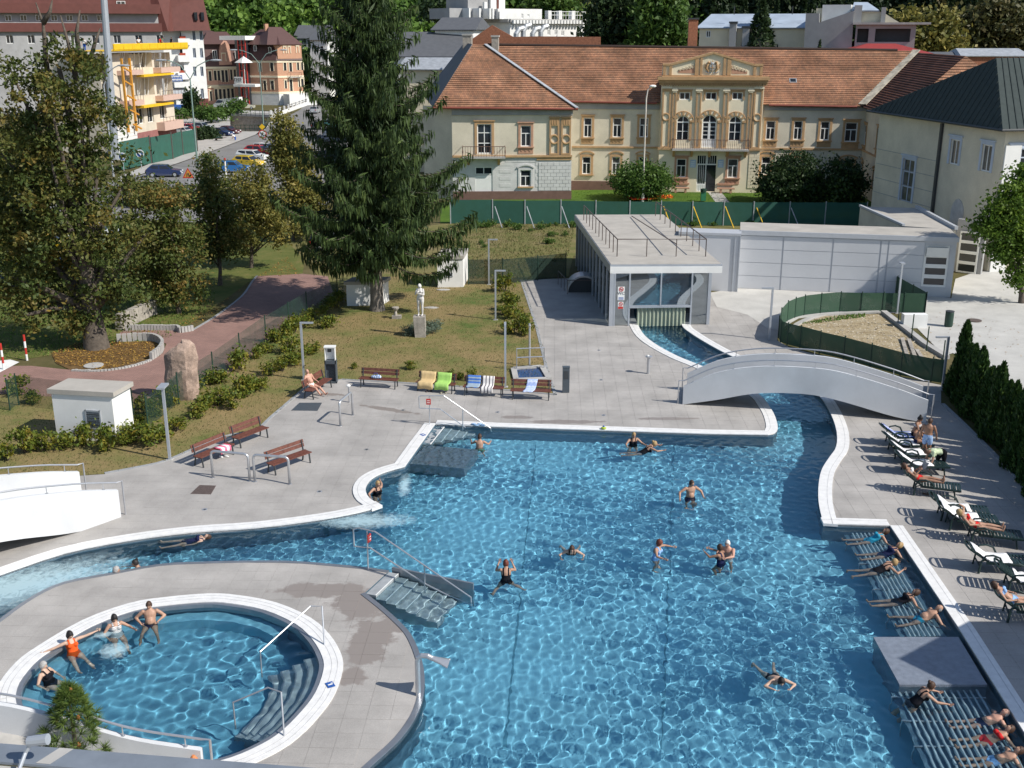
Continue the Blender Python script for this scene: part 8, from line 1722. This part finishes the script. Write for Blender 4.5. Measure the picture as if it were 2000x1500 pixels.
# ------ sheds, stones, fences
def shed(label,pts,ytop,vent=None,roof_over=.16,slope=0.0):
 """pts: three surveyed base corners front-left, front-right, back-right"""
 a,b_,c=(g(*p) for p in pts);d=a+(c-b_);h=Fac(a,b_).uz(*ytop)[1];t=thing('utility_shed',label,'shed',a);mb=MB();mb.prism([a,b_,c,d],h);mb.build('wall',M.wallwhite,t)
 cen=(a+b_+c+d)/4;q=[Vector((p.x,p.y,h))+(p-cen).normalized()*roof_over for p in (a,b_,c,d)];mb=MB();mb.prism(q,.2);rf_=mb.build('roof',M.roofconc,t)
 if vent:
  f=Fac(a,b_);r=f.rect(*vent);mb=MB();[fbox(mb,f,*e_,.003,.04) for e_ in ((r[0],r[0]+.06,r[2],r[3]),(r[1]-.06,r[1],r[2],r[3]),(r[0],r[1],r[2],r[2]+.06),(r[0],r[1],r[3]-.06,r[3]))];v=mb.build('vent',M.lamp,t);n=9
  for k in range(n): z=r[2]+.07+(r[3]-r[2]-.14)*k/n;mb=MB();mb.obox(f.P(r[0]+.06,z,.005),f.U*(r[1]-r[0]-.12),Vector((0,0,.05))+f.n*-.0,f.n*.03);mb.build('louvre',M.dark if k % 2 else M.bluegrey,v)
 return t
shed('white rendered utility shed with a louvre on the lawn at left',((112,857),(228,864),(263,842)),(100,768),(168,801,198,838))
shed('small white concrete shed with a vent by the rough field',((855,562),(905,561),(914,545)),(855,506),(869,533,884,541),.1)
shed('low white shed half hidden behind the spruce trunk',((678,598),(745,597),(760,588)),(680,556))
sl=thing('standing_stone','tall rough pinkish standing stone beside the brick path','boulder',g(355,778));mb=MB();b_=g(355,778);n=16;rg=random.Random(5);vs=[];prof=[(-.2,.78),(0,.76),(.5,.76),(1.0,.74),(1.5,.72),(2.0,.74),(2.4,.66),(2.62,.42),(2.7,.12)]
for z,r in prof: vs+=[b_+Vector((r*math.cos(q)*(1+rg.uniform(-.1,.1))+.1*z/2.7+(.08 if math.cos(q) > 0 else 0),r*.55*math.sin(q)*(1+rg.uniform(-.14,.14)),z+rg.uniform(-.06,.06)*(z > 0)+.22*math.cos(q)*(z > 2.2))) for q in [2*math.pi*i/n for i in range(n)]]
mb.add(vs,[(i*n+j,i*n+(j+1) % n,(i+1)*n+(j+1) % n,(i+1)*n+j) for i in range(len(prof)-1) for j in range(n)]+[tuple((len(prof)-1)*n+j for j in range(n))]);mb.build('stone',mat('pink_granite',(.33,.24,.19),.9,var=.4,scale=2.2,fine=.25,fscale=28,bump=.9,bscale=5),sl)
def palisade(label,line,n,h=.34,grp='palisade'):
 P=smooth(G(line),6);t=thing('palisade_edging',label,'edging',P[0]);Ls=[0]
 for i in range(1,len(P)): Ls.append(Ls[-1]+(P[i]-P[i-1]).length)
 for k in range(n):
  s_=Ls[-1]*(k+.5)/n;i=max(j for j in range(len(Ls)) if Ls[j] <=s_);i=min(i,len(P)-2);f_=(s_-Ls[i])/(Ls[i+1]-Ls[i]);p=P[i].lerp(P[i+1],f_);d=P[i+1]-P[i];mb=MB();mb.box(p+Z*(h/2-.05),(Ls[-1]/n*.82,.16,h+.1+random.uniform(-.03,.03)),math.atan2(d.y,d.x));mb.build('edging_stone',M.concrete,t)
palisade('row of upright concrete edging stones between lawn and the brick landing',[(245,646),(290,645),(345,646),(352,650),(378,646)],24)
palisade('curved row of concrete edging stones around the leaf covered bed',[(228,668),(280,665),(305,668),(318,678),(312,692),(295,704)],22,.45)
palisade('low cobble edge on the path side of the leaf covered bed',[(295,705),(265,715),(230,722),(190,726),(140,725)],26,.1)
stw=thing('stone_wall','low rough grey stone wall under the autumn trees by the brick landing','wall',g(250,640));a,b_=g(232,645),g(305,612)
for k in range(9):
 for r_ in range(2): mb=MB();mb.box(a.lerp(b_,(k+.5+.3*r_)/9.5)+Z*(.25+.45*r_),((b_-a).length/9.5*.95,.4+random.uniform(-.06,.06),.44),math.atan2((b_-a).y,(b_-a).x));mb.build('stone',M.oldplaster,stw)
def fence(label,posts,h,net=None,pm=None,pr=.035,name='mesh_fence',z0=0.04,lean=None,prop=None):
 P=[g(*p) for p in posts];t=thing(name,label,'fence',P[0])
 for p in P: mb=MB();mb.tube([p,p+Z*(h+.06)],pr,6);mb.build('post',pm or M.greenpost,t)
 if net:
  for a,b_ in zip(P[:-1],P[1:]): mb=MB();mb.obox(a+Z*z0,b_-a,Z*(h-z0-random.uniform(0,.05)),Vector((.004,.006,0)));mb.build('netting',net,t)
 return t
fence('dark green netting fence, far curve around the rubble bed',[(1520,660),(1524,643),(1537,628),(1552,621),(1570,616),(1602,612),(1640,609),(1681,610),(1723,610),(1764,611),(1806,612)],1.25,M.net2)
fence('dark green netting fence, near curve around the rubble bed behind the footbridge',[(1520,660),(1524,669),(1537,674),(1562,680),(1600,691),(1647,702),(1699,717),(1758,734),(1818,746),(1842,750)],1.25,M.net2)
fence('green netting fence running back from the corner to the panel hall',[(1806,612),(1780,596),(1750,578),(1720,560)],1.3,M.net2)
fence('row of bare dark fence posts on the concrete kerb of the rubble bed',[(1753,637),(1780,661),(1809,687),(1840,716)],1.35)
fence('thin wire mesh fence with green posts along the brick path',[(20,802),(37,792),(262,822),(290,838),(350,790),(418,746),(470,706),(520,668),(565,640),(600,618),(660,590)],1.5,M.wire,z0=.1)
fence('dark wire mesh fence between rough field and lawn',[(915,556),(982,555),(1050,548),(1105,542)],1.75,net_mat('dense_wire',(.015,.04,.03),.45))
wbk=fence('long green windbreak fence between rough field and spa garden',[(880,437),(962,437),(1025,438),(1095,438),(1163,439),(1229,440),(1290,440),(1351,441),(1412,441),(1470,442),(1540,442),(1610,442),(1690,443)],2.15,M.net,M.zinc,.05,name='windbreak_fence')
for k,(x,c) in enumerate(((970,M.zinc),(1032,M.zinc),(1100,M.zinc),(1298,M.yellow),(1356,M.yellow),(1418,M.yellow),(1478,M.yellow),(1545,M.zinc))): p=g(x,442);mb=MB();mb.tube([p+Vector((.5,-1.0,0)),p+Vector((-.15,.1,1.75))],.045,6);mb.build('prop',c,wbk)
bw_=thing('low_block','low white concrete block at the corner of the rubble bed','wall',g(1765,640));a=g(1764,641);mb=MB();mb.obox(a,g(1810,641)-a,Vector((0,.5,0)),Z*.8);mb.build('block',M.wallwhite,bw_)
for x0,y0,x1,y1,lab in ((1762,660,1778,716,'left'),(1775,662,1796,722,'middle'),(1790,682,1826,735,'right')): mb=MB();mb.bar(g(x0,y0,.12),g(x1,y1,.05),.2,.05);o=mb.build('plank',M.oldplaster);tag(o,'weathered plank lying on the rubble bed, %s of three' % lab,'plank')
bn=thing('waste_bin','dark green round waste bin standing alone on the pale plaza','bin',g(1852,638));p=g(1852,638);mb=MB();mb.lathe(p,[(.2,0),(.24,.1),(.24,.85),(.22,.9)],16);mb.build('drum',M.greenpost,bn);mb=MB();mb.lathe(p+Z*.9,[(.25,0),(.25,.05),(.12,.07)],16);mb.build('lid',M.dark,bn)
for x,y,lab in ((1903,626,'brown round manhole cover on the pale plaza'),(183,714,'pale round manhole cover in the leaf covered bed')): p=g(x,y,.03);mb=MB();mb.tube([p,p+Z*.03],.42 if x > 1000 else .5,20);o=mb.build('manhole_cover',M.rust if x > 1000 else M.concrete);tag(o,lab,'manhole cover')
bb=thing('bird_bath','small pale stone ornament on the lawn left of the statue','ornament',g(775,622));p=g(775,622);mb=MB();mb.box(p+Z*.1,(.55,.35,.2));mb.build('base',M.oldplaster,bb);mb=MB();mb.lathe(p+Vector((-.06,0,.2)),[(.1,0),(.07,.25),(.2,.42),(.22,.5)],10);mb.build('bowl',M.oldplaster,bb)
for x,y,z in ((842,601,.02),(866,566,.02)): mb=MB();mb.ell(g(x,y,z),(.5,.25,.06),10,5);o=mb.build('flat_stone',M.concrete);tag(o,'flat pale stone lying in the lawn %s' % ('right of the statue' if y > 580 else 'by the small shed'),'stone')
for x,y,lab in ((8,722,'red and white marker post at the left picture edge'),(53,704,'red and white marker post left of the old tree')):
 p=g(x,y);t=thing('marker_post',lab,'post',p)
 for k in range(4): mb=MB();mb.tube([p+Z*.35*k,p+Z*.35*(k+1)],.06,8);mb.build('band',M.red if k % 2 else M.white,t)
sheet('crossing',G([(-60,712),(20,703),(38,708),(0,728),(-60,740)]),.024,M.wallwhite)
bn=thing('park_bin','green waste bin beside the path to the spa portal','bin',g(1373,394));p=g(1373,394);mb=MB();mb.box(p+Z*.55,(.5,.4,.9));mb.build('drum',mat('bin_green',(.03,.16,.08),.5),bn);mb=MB();mb.lathe(p+Z*1.0,[(.3,0),(.3,.3),(.1,.35)],10);mb.build('lid',M.greenpost,bn)
op=g(1255,394);ft=Fac(op,op+Vector((1,0,0)));zt=ft.uz(1262,168)[1];ol=thing('park_lamp','tall white curved lamp post in front of the spa facade','lamp post',op);mb=MB();mb.tube([op,op+Z*1.4],.16,10);mb.build('sleeve',M.white,ol);mb=MB();mb.tube([op+Z*1.4,op+Z*(zt-1.2),op+Vector((.12,0,zt-.4)),op+Vector((.45,0,zt))],[.09,.07,.06,.05],8);mb.build('pole',mat('cream_pole',(.62,.56,.50),.6),ol);mb=MB();mb.ell(op+Vector((.6,0,zt-.02)),(.35,.2,.14),10,6);mb.build('head',M.white,ol)
# ------ street furniture and cars
def street_lamp(label,base,top,arms,m=M.greenpost):
 b_=g(*base);f=Fac(b_,b_+Vector((1,0,0)));zt=f.uz(*top)[1];t=thing('street_lamp',label,'street lamp',b_);mb=MB();mb.tube([b_,b_+Z*zt],[.13,.08],8)
 for a in arms: mb.tube([b_+Z*zt,b_+Vector((a*.5,0,zt+1.6)),b_+Vector((a*1.0,0,zt+2.1)),b_+Vector((a*1.3,0,zt+2.3))],.06,6)
 mb.build('pole',m,t)
 for a in arms: mb=MB();mb.ell(b_+Vector((a*1.7,0,zt+2.3)),(.75,.25,.13),10,6);mb.build('lamp_head',M.zinc,t)
gp=mat('pale_green_pole',(.20,.28,.25),.5)
street_lamp('double-armed green street lamp in front of the white hotel',(386,326),(381,155),(-2.0,2.0),gp);street_lamp('double-armed green street lamp by the canal bridge',(515,250),(514,124),(-2.6,2.6),gp);street_lamp('single-armed street lamp before the building site',(222,345),(222,168),(1.5,),M.zinc)
def sign(label,base,top,kind):
 b_=g(*base);f=Fac(b_,b_+Vector((1,0,0)));zt=f.uz(*top)[1];t=thing('road_sign',label,'road sign',b_);mb=MB();mb.tube([b_,b_+Z*zt],.05,6);mb.build('post',M.zinc,t);c=b_+Vector((0,-.08,zt))
 if kind=='tri':
  mb=MB();mb.prism([c+Vector((-.65,0,-.55)),c+Vector((.65,0,-.55)),c+Vector((0,0,.6))],(0,.03,0));o=mb.build('plate',M.red,t);mb=MB();mb.prism([c+Vector((-.45,-.012,-.43)),c+Vector((.45,-.012,-.43)),c+Vector((0,-.012,.38))],(0,.01,0));mb.build('face',M.orange,o);mb=MB();[mb.bar(c+Vector((s_*.12,-.02,-.35)),c+Vector((s_*.07,-.02,.02)),.06) for s_ in (-1,1)];mb.build('symbol',M.dark,o)
 else:
  r,m1,m2=dict(stop=(.62,M.red,M.wallwhite),blue=(.5,M.wallwhite,M.blue))[kind];mb=MB();mb.tube([c,c+Vector((0,.03,0))],r,20);o=mb.build('plate',m1,t);mb=MB();mb.tube([c+Vector((0,-.012,0)),c],r*.78,20);mb.build('face',m2,o)
  mb=MB();mb.bar(c+Vector((-.3,-.02,.3)),c+Vector((.3,-.02,-.3)),.1) if kind=='stop' else mb.bar(c+Vector((-.2,-.02,.2)),c+Vector((.15,-.02,-.2)),.12)
  if kind=='stop': mb.bar(c+Vector((-.2,-.022,-.25)),c+Vector((.0,-.022,.25)),.12,.04);mb.bar(c+Vector((0,-.022,.25)),c+Vector((.22,-.022,.1)),.12,.04)
  mb.build('symbol',M.dark if kind=='stop' else M.wallwhite,o)
  if kind=='stop': c2=c+Z*1.05;mb=MB();mb.prism([c2+Vector(v) for v in ((-.45,0,0),(0,0,-.45),(.45,0,0),(0,0,.45))],(0,.03,0));mb.build('diamond',M.yellow,t)
sign('triangular orange roadworks sign with red rim above the small trees',(370,366),(369,338),'tri');sign('round no-turning sign below a yellow diamond by the road',(515,292),(515,262),'stop');sign('round blue sign in front of the green site fence',(243,342),(243,306),'blue');sign('blue sign on the pavement beside the white notice',(277,332),(277,300),'blue')
wp=thing('white_post','white post with cap standing before the blue car','post',g(442,350));mb=MB();p=g(442,350);mb.tube([p,p+Z*2.4],.09,8);mb.build('post',M.white,wp);mb=MB();mb.tube([p+Z*2.2,p+Z*2.45],.12,8);mb.build('cap',M.red,wp)
wb_=thing('wheelbarrow','wheelbarrow loaded with cut twigs on the car park','wheelbarrow',g(430,276));p=g(430,276);mb=MB();mb.prism([p+Vector(v) for v in ((-.5,-.3,.4),(.4,-.3,.4),(.4,.3,.4),(-.5,.3,.4))],.3);mb.build('tray',M.greenpost,wb_);mb=MB();mb.tube([p+Vector((-.6,.05,.2)),p+Vector((-.6,-.05,.2))],.2,12);mb.build('wheel',M.tyre,wb_);mb=MB();[mb.tube([p+Vector((-.5,s_,.4)),p+Vector((1.0,s_,.6))],.03,5) for s_ in (-.3,.3)];mb.build('handles',M.wood,wb_)
PAINT={}
def car(label,px,py,yaw,col,kind='hatch',Ln=4.1):
 if col not in PAINT: m=mat('car_paint',col,.25,var=0,spec=.6);m.node_tree.nodes['Principled BSDF'].inputs['Coat Weight'].default_value=.6;PAINT[col]=m
 pm=PAINT[col];b_=g(px,py);t=thing('parked_car',label,'car',b_,yaw,'cars of the street and car park');k=Ln/4.1;W_=.84
 pr=dict(hatch=[(-2.0,.3),(2.02,.3),(2.05,.62),(1.85,.78),(1.0,.92),(-1.95,.98),(-2.05,.7)],estate=[(-2.1,.3),(2.1,.3),(2.1,.62),(1.9,.78),(1.05,.92),(-2.1,.98),(-2.15,.7)],sedan=[(-2.15,.3),(2.1,.3),(2.1,.6),(1.9,.76),(.95,.9),(-1.3,.95),(-2.1,.9),(-2.18,.65)],van=[(-2.6,.35),(2.5,.35),(2.55,.8),(2.2,1.15),(1.6,1.2),(-2.6,1.2)])[kind]
 gh_=dict(hatch=[(1.0,.9),(.35,1.42),(-1.35,1.44),(-1.95,.96)],estate=[(1.05,.9),(.4,1.42),(-1.8,1.44),(-2.1,.97)],sedan=[(.95,.88),(.3,1.38),(-.8,1.38),(-1.45,.93)],van=[(2.2,1.15),(1.6,2.0),(-2.5,2.6),(-2.6,1.2)])[kind]
 def slab(q,w0,w1,zl):
  m=MB();n=len(q);vs=[Vector((x*k,s_*(w0 if z < zl else w1),z)) for s_ in (-1,1) for x,z in q];m.add(vs,[tuple(range(n)),tuple(range(n,2*n))[::-1]]+[(i,n+i,n+(i+1) % n,(i+1) % n) for i in range(n)]);return m
 slab(pr,W_,W_*.97,.7).build('body',pm,t,world=False);cb=slab(gh_,W_*.94,W_*.76,1.1).build('cabin',pm,t,world=False)
 f=lambda a,c,s_: (a[0]+(c[0]-a[0])*s_,a[1]+(c[1]-a[1])*s_);a,b2,c,d=gh_;m=MB()
 wy=lambda z: W_*(.94+(.76-.94)*min(1,max(0,(z-a[1])/(b2[1]-a[1]))))+.012
 for x0,x1 in ((.05,.47),(.52,.93)):
  if kind=='van' and x0 > .3: continue
  if kind=='van': x0,x1=.02,.28
  lo=[f(f(a,d,x0),f(b2,c,x0),.12),f(f(a,d,x1),f(b2,c,x1),.12)];hi=[f(f(a,d,x1),f(b2,c,x1),.86 if kind !='van' else .6),f(f(a,d,x0),f(b2,c,x0),.86)]
  for s_ in (-1,1): q=[Vector((x*k,s_*wy(z),z)) for x,z in lo+hi];m.poly(q if s_ < 0 else q[::-1])
 for p0,p1,sg in ((a,b2,1),(d,c,-1)):
  if kind=='van' and sg < 0: continue
  l_,h_=f(p0,p1,.12),f(p0,p1,.88);m.poly([Vector((l_[0]*k+sg*.015,y,l_[1]+.012)) for y in (-W_*.86,W_*.86)]+[Vector((h_[0]*k+sg*.015,y,h_[1]+.012)) for y in (W_*.74,-W_*.74)])
 m.build('windows',M.glass,cb,world=False)
 for x in (-1.28,1.3):
  for s_ in (-1,1): m=MB();m.tube([(x*k,s_*(W_-.16),.31),(x*k,s_*(W_+.015),.31)],.31,14);w_=m.build('wheel',M.tyre,t,world=False);m=MB();m.tube([(x*k,s_*(W_+.015),.31),(x*k,s_*(W_+.03),.31)],.19,10);m.build('rim',M.zinc,w_,world=False)
 xe=max(q[0] for q in pr)*k;xb=min(q[0] for q in pr)*k
 for s_ in (-1,1): m=MB();m.box((xe-.04,s_*.6,.66),(.12,.3,.14));m.build('headlight',M.white,t,world=False);m=MB();m.box((xb+.04,s_*.68,.8),(.1,.16,.2));m.build('taillight',M.red,t,world=False)
 for x_ in (xe,xb): m=MB();m.box((x_,0,.45),(.06,.5,.11));m.build('number_plate',M.wallwhite,t,world=False)
CWH,CRD,CSI,CBL,CYE,CDB,CBK,CTE,CMA,CCR=(.72,.72,.70),(.48,.02,.02),(.36,.38,.40),(.02,.14,.38),(.72,.48,.02),(.015,.03,.10),(.012,.012,.014),(.12,.36,.34),(.09,.015,.02),(.55,.53,.42)
for a in (('white car parked at the end of the green site fence',361,264,-.35,CWH,'sedan'),('red car parked behind the white one by the building site',373,258,-.35,CRD,'hatch'),('silver estate car parked beside the red car',393,255,-.3,CSI,'estate'),('dark blue car parked behind the clipped box hedge',432,266,-.4,CDB,'sedan'),('maroon car parked next to the canal wall',446,262,-.4,CMA,'sedan'),('bright blue car in the street row nearest the white post',455,337,.0,CBL,'hatch'),('yellow hatchback in the street row of parked cars',486,326,-.35,CYE,'hatch'),('white estate car parked beside the yellow one',494,314,-.3,CWH,'estate'),('red car parked between two white cars',506,304,-.3,CRD,'hatch'),('white compact car at the far end of the street row',519,299,-.35,CWH,'hatch'),('dark blue car driving past the building site',322,345,.12,CDB,'hatch'),('silver car driving away on the road by the bridge railing',615,221,1.5,CSI,'sedan'),('silver car farthest up the road between the houses',616,191,1.5,CSI,'estate'),('white camper van parked before the pink villa',446,212,2.8,CWH,'van',5.6),('cream hatchback parked beside the camper van',480,213,.15,CCR,'hatch'),('dark car on the road left of the spruce',624,252,1.4,CBK,'sedan'),('teal car on the road half hidden by the spruce',647,249,1.4,CTE,'hatch'),('white car on the road behind the spruce branches',648,266,1.4,CWH,'hatch'),('black car parked under the spruce with its red tail light showing',640,484,1.4,CBK,'estate'),('blue car glimpsed through the trees at the left edge',15,552,.1,CBL,'hatch'),('yellow car glimpsed through the old autumn tree',90,492,.1,CYE,'hatch'),('white car behind the crown of the old autumn tree',190,470,.1,CWH,'hatch'),('dark blue car between the tree trunks at left',95,530,.1,CDB,'sedan')): car(*a)
can=thing('canal_bridge','low road bridge with railings over the walled canal','bridge',g(480,226));C4=CANAL;mb=MB()
for i in range(4): a,b_=C4[i],C4[(i+1) % 4];mb.add([(a.x,a.y,-3),(b_.x,b_.y,-3),(b_.x,b_.y,.05),(a.x,a.y,.05)],[(0,1,2,3)])
mb.poly([(p.x,p.y,-2.9) for p in C4]);mb.build('canal_wall',M.oldplaster,can);a,b_=g(446,226),g(526,229);mb=MB();mb.obox(a,b_-a,Vector((0,9,0)),Z*.5);mb.build('deck_slab',M.concrete,can)
for (p,q,n) in ((g(446,225,.5),g(526,228,.5),9),(g(452,257,0),g(516,257,0),7),(g(527,240,0),g(516,257,0),4)):
 mb=MB();[mb.tube([p+Z*h_,q+Z*h_],.045,5) for h_ in (.55,1.1)];[mb.tube([p.lerp(q,k/n),p.lerp(q,k/n)+Z*1.1],.045,5) for k in range(n+1)];mb.build('railing',M.greenpost,can)
rw=thing('road_parapet','pale railing wall with posts along the road up to the villas','railing',g(560,220));a,b_=g(530,231),g(606,203);mb=MB();mb.bar(a+Z*.35,b_+Z*.35,.4,.7);mb.build('base_wall',M.wallwhite,rw)
for k in range(11): p=a.lerp(b_,k/10);mb=MB();mb.box(p+Z*1.05,(.35,.35,1.0));mb.build('post',M.wallwhite,rw)
mb=MB();[mb.tube([a+Z*h_,b_+Z*h_],.06,5) for h_ in (.95,1.4)];mb.build('rails',M.rust,rw)
